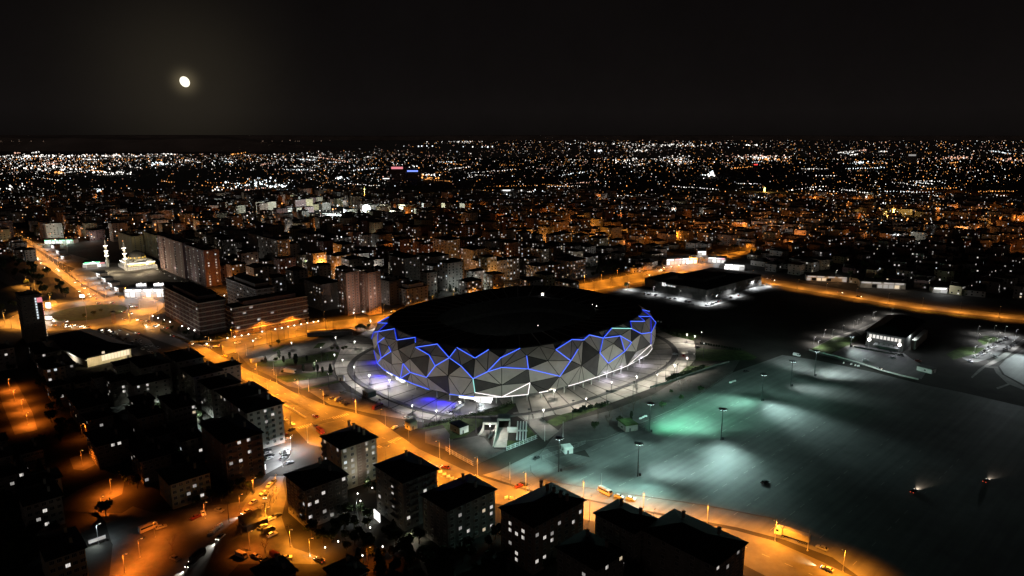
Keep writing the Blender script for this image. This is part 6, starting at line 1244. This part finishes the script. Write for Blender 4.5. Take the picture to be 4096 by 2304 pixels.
for q, t, s in [((1530, 900), 'y', .8), ((2172, 660), 'l', .5), ((2425, 550), 'l', .6), ((1930, 760), 'l', .6), ((1380, 960), 'l', .6), ((1555, 780), 'b', 1.4), ((2172, 520), 'b', 1.2), ((1790, 660), 'b', .9), ((1500, 740), 'b', 1.1), ((1100, 880), 'b', 1.2), ((1250, 860), 'b', 1.0), ((1060, 1040), 'l', .7), ((1230, 990), 'b', 1.1), ((1420, 870), 'b', 1), ((2045, 570), 'l', .4), ((2270, 480), 'b', .8), ((1390, 800), 'b', .7), ((1640, 700), 'b', .8), ((2560, 500), 'b', .7), ((700, 910), 'b', .5)]:
    plant({'y': T_Y, 'l': T_L[0], 'b': T_B}[t], U(*CD(q)[0]), {'y': 'slim dark cypress', 'l': 'small round tree', 'b': 'leafless young tree'}[t], 'tree', 'trees between the plaza and the lot', s)
for k in range(22): a = CD((1990 + k * 22, 400 - k * 8 + R.uniform(-14, 10)))[0]; plant(SHRUB, U(*a), 'small upright shrub', 'shrub', 'shrubs along the plaza hedge', R.uniform(.7, 1.5))
for k in range(14): a = CD((780 + k * 34, 815 - k * 9 + R.uniform(-12, 8)))[0]; plant(SHRUB, U(*a), 'small upright shrub', 'shrub', 'shrubs along the plaza hedge', R.uniform(.6, 1.4))
for k in range(16): a = CH((345 + k * 18, 300 + k * 3 + R.uniform(-2, 2)))[0]; plant(SHRUB, U(*a), 'low shrub of the clipped row', 'shrub', 'shrubs by the right lawn', .8)
for q in CH((75, 205), (100, 215), (120, 190), (145, 235), (165, 240), (200, 250), (130, 545), (150, 540), (165, 525)): plant(SHRUB, U(*q), 'small upright shrub', 'shrub', 'shrubs by the right lawn', 1.2)
KEEP = [[U(*q) for q in poly] for poly in (BLV + BLW, ROADB_U + ROADB_L, FAR_U + FAR_L, HW_L + HW_R, SIDE, MALLP, CO((1140, 860), (1300, 760), (1480, 830), (1500, 960), (1480, 1060), (1380, 1160), (1200, 1260), (1060, 1330), (900, 1330), (1160, 1200)), CN((960, 1260), (1250, 1180), (1400, 1100), (1420, 1330), (1250, 1449), (1060, 1420)),
    CQ((560, 620), (1000, 560), (1500, 500), (1640, 330), (2000, 180), (2060, 450), (2000, 700), (2050, 850), (2150, 1090), (2560, 1230), (2540, 1300), (2100, 1290), (1450, 1300), (1300, 1460), (-200, 1460), (-120, 700), (100, 560), (350, 640)), CW((420, 920), (560, 830), (780, 740), (900, 760), (880, 860), (680, 950), (760, 1060), (800, 1200), (950, 1449), (500, 1400)), CM((600, 400), (2400, 560), (2300, 850), (1100, 1060), (600, 700)))] + [[Vector(p) for p in f] for f in FOOT]
# more dark houses of the left quarter
KEEP += [[U(*q) for q in poly] for poly in ([(170, 1400), (620, 1400), (620, 1500), (400, 1545), (170, 1520)], [(-60, 1490), (150, 1490), (210, 1790), (-60, 1790)], [(200, 1780), (440, 1780), (460, 1930), (200, 1930)])]
cnt = 0
reg = [(-60, 1480), (500, 1480), (900, 1560), (880, 1900), (560, 1960), (420, 1990), (200, 2060), (-60, 2000)]
for tr in range(6000):
    q = (R.uniform(-60, 900), R.uniform(1480, 2060))
    if not inside(q, reg) or cnt >= 30: continue
    p = U(*q); w_, d_ = R.uniform(10, 13), R.uniform(10, 13); cs = [p + E1 * x * w_ + E2 * y * d_ for x in (-.05, .5, 1.05) for y in (-.05, .5, 1.05)]
    if any(inside(c, k) for k in KEEP for c in cs): continue
    box_ = [p + E1 * x + E2 * y for x, y in ((-1, -1), (w_ + 1, -1), (w_ + 1, d_ + 1), (-1, d_ + 1))]
    if any(inside(c, box_) for f in FOOT for c in f): continue
    ns = R.choice((3, 4, 4, 5)); cnt += 1
    o = building('', p, w_, d_, ns * 2.9 + .9, ns, 3, 3, M[R.choice(('w_grey', 'w_dark', 'w_brown', 'w_cream'))], lp=.12, cap=20, roofm=M['tileroof'], chim=1, group='dark houses of the left quarter'); later(o, f'black-roofed {NUM[ns]}-storey block', 'apartment block')
    foot(p, w_, d_, pad=1.5); KEEP.append([Vector(c) for c in FOOT[-1]])
print('left houses', cnt)
def grove(poly, n, protos, noun, group, smin=.6, smax=1.2, near=3.2):
    xs = [p[0] for p in poly]; ys = [p[1] for p in poly]; done = []; tries = 0
    while len(done) < n and tries < n * 40:
        tries += 1; q = (R.uniform(min(xs), max(xs)), R.uniform(min(ys), max(ys)))
        if not inside(q, poly): continue
        p = U(*q)
        if any(inside(p, k) for k in KEEP) or any((p - d).length < near for d in done): continue
        done.append(p); pr = R.choice(protos); plant(pr, p, noun if not isinstance(noun, dict) else noun[pr.name.split('.')[0]], 'tree', group, R.uniform(smin, smax))
NN = {'leafy_tree': 'dark leafy tree', 'conifer_tree': 'dark pointed conifer', 'cypress_tree': 'slim dark cypress', 'bare_tree': 'leafless tree'}
NEAR = T_L + T_L + [T_C]
grove([(0, 1480), (520, 1480), (700, 1700), (680, 1900), (480, 2000), (200, 2050), (0, 1950)], 46, NEAR, NN, 'trees among the dark left blocks')
grove([(560, 1560), (900, 1560), (900, 1900), (600, 1900)], 20, NEAR, NN, 'trees among the dark left blocks', .6, 1.0)
grove([(1130, 2020), (1500, 2050), (1480, 2240), (1180, 2140)], 18, NEAR, NN, 'garden trees of the near blocks', .5, .9)
grove([(1500, 2130), (2200, 2100), (2400, 2330), (1400, 2330)], 44, NEAR, NN, 'garden trees of the near blocks', .6, 1.1)
grove([(2380, 2260), (2560, 2160), (2780, 2200), (2700, 2330), (2400, 2330)], 14, NEAR, NN, 'garden trees of the near blocks', .5, 1.0)
grove([(1440, 1920), (1560, 1880), (1620, 1960), (1480, 1990)], 5, T_L, NN, 'garden trees of the near blocks', .6, .9)
grove([(0, 2020), (430, 2060), (480, 2330), (0, 2330)], 22, NEAR, NN, 'trees of the bottom left corner')
grove([(860, 1950), (1080, 1900), (1060, 1930), (900, 2010)], 6, T_L + [T_B], NN, 'street trees of the side street', .5, .8)
grove([(680, 2050), (780, 1960), (950, 1960), (900, 2020)], 6, T_L, NN, 'street trees of the side street', .5, .8)
for q, s in [((690, 2205), 1), ((1490, 930), .9), ((1790, 1150), .8), ((1850, 560), .9), ((1930, 470), .9), ((1740, 660), .6), ((1550, 420), 1.0)]: plant(T_B, U(*CQ(q)[0]) if q[0] != 690 else U(*q), 'leafless street tree', 'tree', 'street trees of the side street', s)
for q in CS((290, 640), (330, 660), (400, 590), (250, 690), (440, 560)): plant(T_C, U(*q), 'dark pointed conifer', 'tree', 'conifers by the big corner block', .9)
grove([(0, 1010), (90, 1040), (290, 1160), (330, 1190), (200, 1200), (0, 1080)], 30, T_L, NN, 'trees left of the highway', .8, 1.3, 6)
grove([(0, 1210), (160, 1200), (180, 1250), (60, 1270), (0, 1260)], 8, T_L, NN, 'trees left of the highway', .7, 1.1, 6)
grove([(2320, 1060), (2420, 1050), (2560, 1062), (2570, 1085), (2420, 1108), (2330, 1112)], 26, [T_C, T_L[1]], NN, 'trees by the road behind the stadium', .8, 1.2, 6)
grove([(1740, 1150), (1900, 1135), (1990, 1150), (1850, 1185), (1700, 1195)], 18, [T_C, T_Y], NN, 'trees of the lit garden', .6, 1.0, 5)
grove([(2480, 1150), (2660, 1150), (2700, 1190), (2600, 1170)], 12, [T_L[0]], NN, 'trees around the mall', .7, 1.1, 6)
grove([(1040, 1180), (1200, 1150), (1330, 1110), (1360, 1060), (1200, 1080)], 22, T_L + [T_C], NN, 'trees between the slabs', .7, 1.1, 6)
grove([(600, 1330), (800, 1380), (940, 1362), (900, 1345), (780, 1350), (640, 1290)], 14, [T_L[1], T_C], NN, 'garden trees of the mauve offices', .5, .8, 3.5)
grove([(960, 1340), (1260, 1290), (1240, 1275), (950, 1325)], 12, [T_L[1], T_C], NN, 'garden trees of the mauve offices', .4, .7, 3.5)
grove([(600, 920), (1500, 880), (2400, 900), (2300, 1040), (1400, 1100), (900, 1100)], 40, T_L, NN, 'trees among the town blocks', .9, 1.4, 10)
grove([(2500, 900), (4000, 900), (4090, 1230), (3400, 1130), (2900, 1000)], 70, T_L + [T_C], NN, 'trees among the right-hand houses', .9, 1.5, 8)
grove([(290, 1245), (420, 1240), (440, 1262), (330, 1275)], 3, [T_L[1]], NN, 'trees of the roundabout', .5, .7, 8)
# ---------------------------------------------------------------- fences, walls, small buildings
def fence(label, px, h, step, m, name='fence', mesh=True, cat='fence'):
    P = [U(*q) for q in px]; r = root(name, label, cat, P[0]); o = P[0]; b = MB()
    for a, c in zip(P, P[1:]):
        a, c = a - o, c - o; up = Vector((0, 0, 1)); d = (c - a).normalized(); n = Vector((-d.y, d.x, 0)) * .05
        for z0, z1 in (((.1, .2), (h * .5, h * .5 + .08), (h - .12, h)) if mesh else ((0, h),)):
            b.add([a - n + up * z0, c - n + up * z0, c + n + up * z0, a + n + up * z0, a - n + up * z1, c - n + up * z1, c + n + up * z1, a + n + up * z1], [(3, 2, 1, 0), (4, 5, 6, 7), (0, 1, 5, 4), (1, 2, 6, 5), (2, 3, 7, 6), (3, 0, 4, 7)], m)
        if mesh:
            L_ = (c - a).length; k = int(L_ / .6)
            for i in range(k): p = a + d * (i * .6 + .3); b.box((p.x, p.y, h / 2), (.05, .05, h), m)
    b.build('rails' if mesh else 'panel', r)
    for i, (p, d) in enumerate(along(P, step)):
        if i > 70: break
        p = p - o; m_ = MB(); m_.box((p.x, p.y, h / 2 + .1), (.16, .16, h + .2), m); m_.build('post', r)
fence('pale fence along the cyan-lit edge of the triangular lawn', CG((1400, 655), (1925, 445)), 2.2, 3, M['white'])
fence('pale fence between the sodium-lit kerb and the front yard', CG((360, 655), (540, 760), (830, 915)), 2.2, 3, M['concrete'])
fence('dark fence from the front yard corner up to the triangular lawn', CG((835, 915), (1160, 770), (1400, 660)), 1.8, 4, M['darksteel'])
fence('grey railing along the plaza edge above the boulevard', CC((0, 545), (250, 640), (590, 780), (800, 840), (1100, 880)), 2.0, 4, M['darksteel'])
fence('grey railing from the plaza corner to the entrance', CC((1110, 870), (1190, 780), (1330, 680), (1480, 580)), 2.0, 4, M['darksteel'])
fence('pale fence along the plaza terrace above the triangular lawn', CG((1730, 130), (2030, 80), (2230, 30)), 2.0, 3, M['concrete'])
fence('grey fence beside the small booth on the lot drive', CI((520, 550), (600, 520), (690, 490), (760, 470), (850, 430)), 1.8, 3, M['steel'])
fence('thin fence slanting across the lit corner of the lot', CI((520, 560), (600, 600), (700, 635), (800, 610), (900, 575)), 1.4, 5, M['steel'])
fence('dark fence from the grey hut to the mast by the green pool', CI((1215, 300), (1290, 330), (1345, 350)), 1.6, 4, M['darksteel'])
fence('low wall along the far kerb of the lot', CH((1085, 345), (1260, 385), (1420, 430), (1560, 478), (1700, 515), (1830, 545)), 1.0, 12, M['concrete'], 'boundary_wall', False, 'wall')
fence('pale parapet wall along the hedge right of the plaza', CH((0, 600), (120, 565), (300, 500), (430, 455), (540, 425)), 1.2, 10, M['pave'], 'boundary_wall', False, 'wall')
fence('low garden wall of the mauve office corner', [(640, 1322), (760, 1372), (880, 1366), (960, 1352), (1100, 1322), (1275, 1290)], 1.6, 8, M['w_tan'], 'boundary_wall', False, 'wall')
fence('curved courtyard wall beside the side street', CO((1500, 920), (1495, 1000), (1460, 1070), (1400, 1120)), 1.2, 5, M['darkconc'], 'boundary_wall', False, 'wall')
# hedge bank along the car park
b = MB(); P = [U(*q) for q in CG((0, 250), (450, 140), (1000, 20), (1250, -50), (1480, -150))]; q_ = random.Random(3)
for a, c in zip(P, P[1:]):
    for i in range(int((c - a).length * 26)):
        p = a.lerp(c, q_.random()) + Vector((q_.gauss(0, .9), q_.gauss(0, .9), q_.uniform(.2, 1.7))); s = q_.uniform(.2, .45); u = Vector((q_.gauss(0, 1), q_.gauss(0, 1), q_.gauss(0, .6))).normalized(); w_ = u.orthogonal().normalized()
        b.add([p - u * s, p + w_ * s * .6, p + u * s, p - w_ * s * .6], [(0, 1, 2, 3)], M['hedge'])
tag(b.build('hedge'), 'dark hedge dividing the entrance car park from the ramps', 'hedge')
# tunnel ramps under the plaza terrace
def portal(label, Lq, Rq, h, depth, wallL, wallR):
    a, c = U(*Lq), U(*Rq); ang = math.atan2(c.y - a.y, c.x - a.x); w_ = (c - a).length; r = root('tunnel_portal', label, 'tunnel portal', (a.x, a.y, 0), ang); inv = Matrix.Rotation(-ang, 3, 'Z')
    T_ = lambda q: inv @ (U(*q) - a)
    b = MB(); b.bb(-.6, 0, 0, depth, 0, h, M['concrete']); b.bb(w_, w_ + .6, 0, depth, 0, h, M['concrete']); b.bb(-.6, w_ + .6, -.1, 1.2, h, h + 1.1, M['concrete']); b.build('frame', r)
    b = MB(); b.bb(-.6, w_ + .6, 1.2, depth, h, h + .4, M['darkconc']); b.build('lid', r); b = MB(); b.bb(0, w_, depth - .3, depth, 0, h, M['black']); b.build('dark_back', r)  # black back panel stands for the unlit depth of the tunnel
    for wl in (wallL, wallR):
        pts_ = [T_(q) for q in wl]; b = MB(); n = len(pts_)
        for i, (p, q) in enumerate(zip(pts_, pts_[1:])):
            h0, h1 = h * (1 - i / (n - 1)) + .5, h * (1 - (i + 1) / (n - 1)) + .5; d = (q - p).normalized(); nn = Vector((-d.y, d.x, 0)) * .28
            b.add([(p - nn), (q - nn), (q + nn), (p + nn), (p - nn) + Vector((0, 0, h0)), (q - nn) + Vector((0, 0, h1)), (q + nn) + Vector((0, 0, h1)), (p + nn) + Vector((0, 0, h0))], [(4, 5, 6, 7), (0, 1, 5, 4), (1, 2, 6, 5), (2, 3, 7, 6), (3, 0, 4, 7)], M['concrete'])
        b.build('ramp_wall', r)
portal('left concrete tunnel mouth with curved white wing walls', CG((1010, 300))[0], CG((1215, 300))[0], 3.2, 9, CG((1005, 300), (985, 340), (950, 375), (910, 392)), CG((1220, 300), (1200, 360), (1150, 410), (1080, 445)))
portal('right concrete tunnel mouth with a long straight ramp wall', CG((1262, 255))[0], CG((1445, 255))[0], 4.0, 9, CG((1250, 255), (1225, 350), (1200, 460), (1168, 590)), CG((1450, 260), (1440, 320), (1430, 345)))
sheet('ramp', CG((1265, 260), (1440, 260), (1400, 600), (1180, 600)), .1, M['concrete']); sheet('ramp', CG((1015, 305), (1210, 305), (1080, 420), (930, 400)), .1, M['pave'])
# white stair structure on the lawn
a, c = U(*CG((1650, 485))[0]), U(*CG((1665, 240))[0]); ang = math.atan2((c - a).y, (c - a).x); Ls = min(24, (c - a).length); r = root('outdoor_stair', 'white covered stair with parallel rails climbing to the plaza from the triangular lawn', 'stair', a, ang)
for k in range(4): b = MB(); y = -2.4 + k * 1.6; b.add([(0, y - .35, .3), (Ls, y - .35, 2.6), (Ls, y + .35, 2.6), (0, y + .35, .3), (0, y - .35, .9), (Ls, y - .35, 3.2), (Ls, y + .35, 3.2), (0, y + .35, .9)], [(4, 5, 6, 7), (0, 1, 5, 4), (1, 2, 6, 5), (2, 3, 7, 6), (3, 0, 4, 7), (3, 2, 1, 0)], M['white']); b.build('handrail', r)
b = MB()
for k in range(24): b.bb(Ls * k / 24, Ls * (k + 1) / 24, -2.2, 2.2, 2.3 * k / 24, 2.3 * (k + 1) / 24, M['darkconc'])
b.build('steps', r); b = MB(); b.bb(Ls * .48, Ls * .52, -3, 3, 1.4, 2.0, M['white']); b.build('landing', r)
b = MB(); b.bb(Ls * .55, Ls * .6, 2.4, 8, 0, 3, M['white']); b.build('side_wall', r)
# huts, booths, pavilions
def hut(name, label, px, w_, d_, h, m, rf, rz=GA, cat='hut', door=True):
    p = U(*px); r = root(name, label, cat, p, rz); b = MB(); b.bb(0, w_, 0, d_, 0, h, m); b.build('wall', r); b = MB(); b.prism([(-.3, -.3), (w_ + .3, -.3), (w_ + .3, d_ + .3), (-.3, d_ + .3)], h, h + .5, rf, top=[(-.1, .2), (w_ + .1, .2), (w_ + .1, d_ - .2), (-.1, d_ - .2)]); b.build('roof', r)
    if door: b = MB(); b.bb(w_ * .3, w_ * .3 + .9, -.06, .02, 0, 2.0, M['darksteel']); b.build('door', r); b = MB(); b.bb(-.06, .02, d_ * .4, d_ * .4 + 1.2, 1.1, 2.0, M['glass']); b.build('window', r)
hut('white_hut', 'pale hut with a lean-to roof left of the tunnel mouths', CG((600, 385))[0], 6, 9, 4, M['w_white'], M['roof'])
hut('guard_booth', 'white booth on the lot drive under the first mast', CI((690, 515))[0], 4.5, 5, 3, M['white'], M['white'], .3)
hut('transformer_hut', 'dark-roofed hut with a white mural wall by the green pool', CI((1158, 345))[0], 7.5, 9, 3.6, M['w_grey'], M['grass'], .35)
hut('kiosk', 'yellow-lit round-cornered kiosk at the boulevard crossing corner', CF((1740, 525))[0], 5, 5, 4, M['w_cream'], M['w_cream'])
hut('ticket_booth', 'dark slatted booth on the left of the plaza', CE((1840, 1170))[0], 6, 6, 3.5, M['darkconc'], M['steel'])
hut('plaza_gate', 'white gate frame at the left edge of the plaza', CE((1460, 940))[0], 4, 1, 3.6, M['white'], M['white'], -.3)
for i, q in enumerate(((1060, 380), (1380, 370))): hut('park_pavilion', ['larger flat pavilion roof at the park\'s back edge', 'smaller flat pavilion at the park\'s back edge'][i], CE(q)[0], 22 - 6 * i, 7, 3.2, M['darkconc'], M['concrete'], .25, 'pavilion')
hut('stone_fountain', 'curved pale stone wall sculpture at the park corner', CE((350, 720))[0], 9, 3, 2.4, M['concrete'], M['concrete'], .8, 'sculpture', False)
hut('white_ramp', 'white slanted slab standing on the park path', CE((890, 850))[0], 2.2, 9, 2, M['white'], M['white'], 1.2, 'sculpture', False)
hut('container', 'grey container hut in the dark right of the hall car park', CT((1050, 955))[0], 6, 10, 3, M['w_white'], M['darkconc'], .6)
hut('dark_awning', 'dark slanted awning roof beside the sodium-lit side street', CQ((1560, 890))[0], 9, 9, 3, M['darkconc'], M['darkconc'], GA, 'awning')
# bollards and concrete blocks
def repeat(proto_b, nm, pts_, label, cat, group):
    me = proto_b.data(nm)
    for i, q in enumerate(pts_): o = link(nm, me, None, U(*q), R.uniform(0, 1)); tag(o, label.replace('#', ordn(i)), cat, group)
b = MB(); b.lathe([(.5, 0), (.62, .3), (.55, .7), (.3, .95), (.05, 1.0)], M['concrete'], 10)
repeat(b, 'stone_bollard', [CE((770 + (1035 - 770) * i / 13, 1262 + (1420 - 1262) * i / 13))[0] for i in range(14)], '# round pale bollard from the left beside the boulevard median', 'bollard', 'bollards of the boulevard median')
b = MB(); b.prism([(-.9, -.35), (.9, -.35), (.9, .35), (-.9, .35)], 0, 1.0, M['white'], top=[(-.8, -.15), (.8, -.15), (.8, .15), (-.8, .15)])
repeat(b, 'concrete_block', CF((2130, 1062), (2182, 1092), (2232, 1120), (2282, 1146), (2330, 1168)) + CV((400, 298), (470, 303)), '# pale concrete block on the boulevard beside the entrance block', 'concrete block', 'blocks on the boulevard')
repeat(b, 'concrete_block', CI((1272, 242), (1292, 233), (1312, 225)) + CH((548, 566), (562, 560), (578, 555)), '# white concrete block at the left edge of the lot', 'concrete block', 'white blocks of the lot')
repeat(b, 'concrete_block', CQ((1085, 925), (1110, 900), (1135, 880), (1160, 858), (1185, 835), (1205, 815), (1222, 800)), '# pale kerb block along the headlit side street', 'concrete block', 'kerb blocks of the side street')
repeat(b, 'concrete_block', CH((1320, 432), (1372, 440), (1400, 448), (1420, 452), (20, 195), (35, 150), (55, 148), (75, 152)), '# grey block on the lit far rim of the lot', 'concrete block', 'blocks of the far rim')
# white lamp posts without light, garden wall lights
b = MB(); b.tube((0, 0, 0), (0, 0, 9), .12, .07, M['white'], 6); b.box((0, 0, .2), (.5, .5, .4), M['concrete'])
repeat(b, 'lamp_post', CG((425, 720), (1455, 1150), (2052, 490), (2365, 420)) + CI((970, 800),) + CS((2027, 815),) + CE((632, 870), (1080, 1080), (280, 620)) + CF((1042, 295),), '# plain white pole near the boulevard kerb', 'pole', 'plain white poles')
b = MB(); b.tube((0, 0, 0), (0, 0, 13), .15, .1, M['darksteel'], 6); b.box((.4, 0, 13), (1.2, .4, .2), M['darksteel'])
repeat(b, 'lamp_post', CD((1270, 560), (1858, 470), (1970, 400), (942, 780), (1600, 560), (2243, 250)) + CC((385, 635), (738, 800), (1092, 880), (1880, 1120)) + CE((545, 480), (605, 475), (690, 440), (770, 440), (822, 430), (1050, 330), (1300, 320), (1395, 300), (1680, 1080), (2110, 1280), (1685, 1340)), '# dark unlit lamp post around the plaza', 'pole', 'dark unlit posts')
b = MB(); b.tube((0, 0, 0), (0, 0, 1.6), .1, .1, M['darksteel'], 6); b.lathe([(.2, 1.6), (.5, 1.9), (.5, 2.3), (.15, 2.6)], M['lamp_w'], 8)
GL = CE((35, 425), (127, 408), (217, 392), (305, 377), (480, 342), (650, 310), (733, 294), (815, 277), (895, 262), (983, 245), (1063, 228), (1143, 214), (1203, 205)) + crop(0, 900, .4278)((1430, 872), (1480, 890), (1535, 910), (1592, 927), (1705, 967), (1765, 990), (1820, 1007), (1970, 1095), (1935, 1135)) + CX((470, 600), (640, 730), (635, 955), (640, 910), (1685, 870), (1750, 880), (1830, 870), (1880, 862), (1985, 770))
repeat(b, 'garden_light', GL, '# white globe garden light along the office garden wall', 'garden light', 'garden wall lights')
b = MB(); b.tube((0, 0, 0), (0, 0, .9), .08, .08, M['darksteel'], 6); b.lathe([(.1, .9), (.28, 1.1), (.28, 1.4), (.08, 1.6)], M['lamp_o' if 0 else 'lamp_w'], 8)
GP = c4((1085, 690), (955, 740), (980, 806), (1005, 878), (1022, 935), (1045, 993), (1066, 1043), (930, 1103), (783, 1167), (667, 1220), (1350, 1138), (1177, 1213), (998, 1292), (1263, 1232), (1212, 862), (765, 817))
repeat(b, 'path_light', GP, '# small glowing path light in the dark garden before the near blocks', 'garden light', 'garden path lights')
for i, q in enumerate(GP):
    if i < 11: point(U(*q) + Vector((0, 0, 2.2)), (1, .85, .55), 60, .2)
# utility poles
for i, q in enumerate(CQ((1805, 785), (1650, 390), (1035, 605), (2110, 1080), (1330, 770))):
    p = U(*q); r = root('utility_pole', ['wooden utility pole with crossarms beside the parked white cars', 'utility pole at the top of the side street', 'utility pole with a glowing lamp under the tan block', 'bent pole by the garden lane at the bottom', 'thin pole on the grey verge of the side street'][i], 'utility pole', p, .4); b = MB(); b.tube((0, 0, 0), (0, 0, 10), .16, .1, M['bark'], 6); b.build('pole', r)
    for z in (9.6, 8.8): b = MB(); b.box((0, 0, z), (2.4, .12, .14), M['bark']); b.build('crossarm', r)
b = MB(); b.tube((0, 0, 0), (0, 0, 3.2), .06, .06, M['darksteel'], 5); b.tube((0, 6, 0), (0, 6, 3.2), .06, .06, M['darksteel'], 5); b.tube((0, 0, 3.2), (0, 6, 3.2), .06, .06, M['darksteel'], 5); b.tube((0, 0, 1.8), (0, 6, 1.8), .05, .05, M['darksteel'], 5)
repeat(b, 'sign_frame', CG((1470, 1250),) + CG((240, 560),), '# slim dark sign frame beside the boulevard', 'frame', 'sign frames')
# ---------------------------------------------------------------- sky, moon, camera
w = bpy.data.worlds.new('World'); SC.world = w; w.use_nodes = True
nt = w.node_tree; bg = nt.nodes['Background']; L = nt.links.new; N = lambda t: nt.nodes.new(t)
MOON = (Vector((0, 0, 0)))
def ray(x, y):
    a = (x - 2048) / FPX; b_ = (y - 1152) / FPX
    return Vector((a, CP - b_ * SP, -(SP + b_ * CP))).normalized()
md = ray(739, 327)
def mth(op, a, b_=None, c=None):
    k = N('ShaderNodeMath'); k.operation = op
    for i, q in enumerate((a, b_, c)):
        if q is None: continue
        if isinstance(q, (int, float)): k.inputs[i].default_value = q
        else: L(q, k.inputs[i])
    return k.outputs[0]
tc = N('ShaderNodeTexCoord'); sx = N('ShaderNodeSeparateXYZ'); L(tc.outputs['Generated'], sx.inputs[0])
el = mth('MAXIMUM', sx.outputs['Z'], 0.0)
fade = mth('MINIMUM', mth('MULTIPLY_ADD', el, 12.0, .62), 1.0)   # sky colour darkened near the horizon to soften its edge
glow = mth('POWER', mth('SUBTRACT', 1.0, mth('MINIMUM', el, 1.0)), 9.0)     # town glow low in the sky
bk = mth('MULTIPLY', mth('POWER', mth('MAXIMUM', mth('MULTIPLY', sx.outputs['Y'], -1.0), 0.0), 1.5), glow)   # glow added behind the viewer to lift the walls facing it
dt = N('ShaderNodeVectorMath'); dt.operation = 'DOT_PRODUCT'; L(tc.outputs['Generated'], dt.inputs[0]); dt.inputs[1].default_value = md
halo = mth('POWER', mth('MAXIMUM', dt.outputs['Value'], 0.0), 220.0); halo2 = mth('POWER', mth('MAXIMUM', dt.outputs['Value'], 0.0), 14000.0)  # moon halo and bloom painted into the sky colour
nz = N('ShaderNodeTexNoise'); nz.inputs['Scale'].default_value = 9; nz.inputs['Detail'].default_value = 12; nz.inputs['Roughness'].default_value = .7; L(tc.outputs['Generated'], nz.inputs['Vector'])
nzf = mth('MULTIPLY_ADD', nz.outputs['Fac'], .5, .75)
def colr(f, c):
    k = N('ShaderNodeVectorMath'); k.operation = 'SCALE'; k.inputs[0].default_value = c; L(f, k.inputs['Scale']); return k.outputs[0]
def addv(a, b_):
    k = N('ShaderNodeVectorMath'); k.operation = 'ADD'; L(a, k.inputs[0]); L(b_, k.inputs[1]); return k.outputs[0]
base = colr(mth('MULTIPLY', nzf, fade), (.0027, .0022, .0022))
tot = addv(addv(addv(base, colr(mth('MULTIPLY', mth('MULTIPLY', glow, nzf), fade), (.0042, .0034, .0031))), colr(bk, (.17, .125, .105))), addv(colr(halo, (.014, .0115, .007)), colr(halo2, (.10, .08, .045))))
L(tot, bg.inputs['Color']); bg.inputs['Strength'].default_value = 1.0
D = 30000.0
mo = bpy.data.objects.new('moon', None)
import bmesh
bm = bmesh.new(); bmesh.ops.create_uvsphere(bm, u_segments=32, v_segments=16, radius=1)
me = bpy.data.meshes.new('moon'); bm.to_mesh(me); bm.free()
for f in me.polygons: f.use_smooth = True
me.materials.append(mat('moonlit_rock', (.1, .1, .1), emit=(1, .93, .72), es=1.6))
mo = link('moon', me, None, md * D + Vector((0, 0, CAMH))); mo.scale = (D * 15.5 / FPX, D * 15.5 / FPX, D * 18.5 / FPX); mo.rotation_euler = (0, -.5, 0)
tag(mo, 'bright nearly full moon alone in the dark sky', 'moon')
sn = bpy.data.lights.new('moonlight', 'SUN'); sn.energy = .012; sn.angle = math.radians(.5); sn.color = (1, .93, .8)
so = bpy.data.objects.new('moonlight', sn); COL.objects.link(so); so.rotation_euler = (-md).to_track_quat('-Z', 'Y').to_euler()
cam = bpy.data.cameras.new('camera'); co = bpy.data.objects.new('camera', cam); COL.objects.link(co)
cam.sensor_fit = 'HORIZONTAL'; cam.sensor_width = 36; cam.lens = 36 * FPX / 4096; cam.clip_end = 60000; cam.clip_start = 1
co.location = (0, 0, CAMH); co.rotation_euler = (PI / 2 - PITCH, 0, 0); SC.camera = co
SC.view_settings.view_transform = 'Standard'; SC.view_settings.look = 'None'; SC.view_settings.gamma = 1; SC.view_settings.exposure = 0
SC.render.engine = 'CYCLES'; cy = SC.cycles
cy.use_denoising = True; cy.denoiser = 'OPENIMAGEDENOISE'; cy.max_bounces = 4; cy.diffuse_bounces = 2; cy.glossy_bounces = 2; cy.transmission_bounces = 1
cy.use_light_tree = True; cy.caustics_reflective = False; cy.caustics_refractive = False; cy.sample_clamp_indirect = 2.0; cy.use_adaptive_sampling = True; cy.adaptive_threshold = .01
finish_labels()
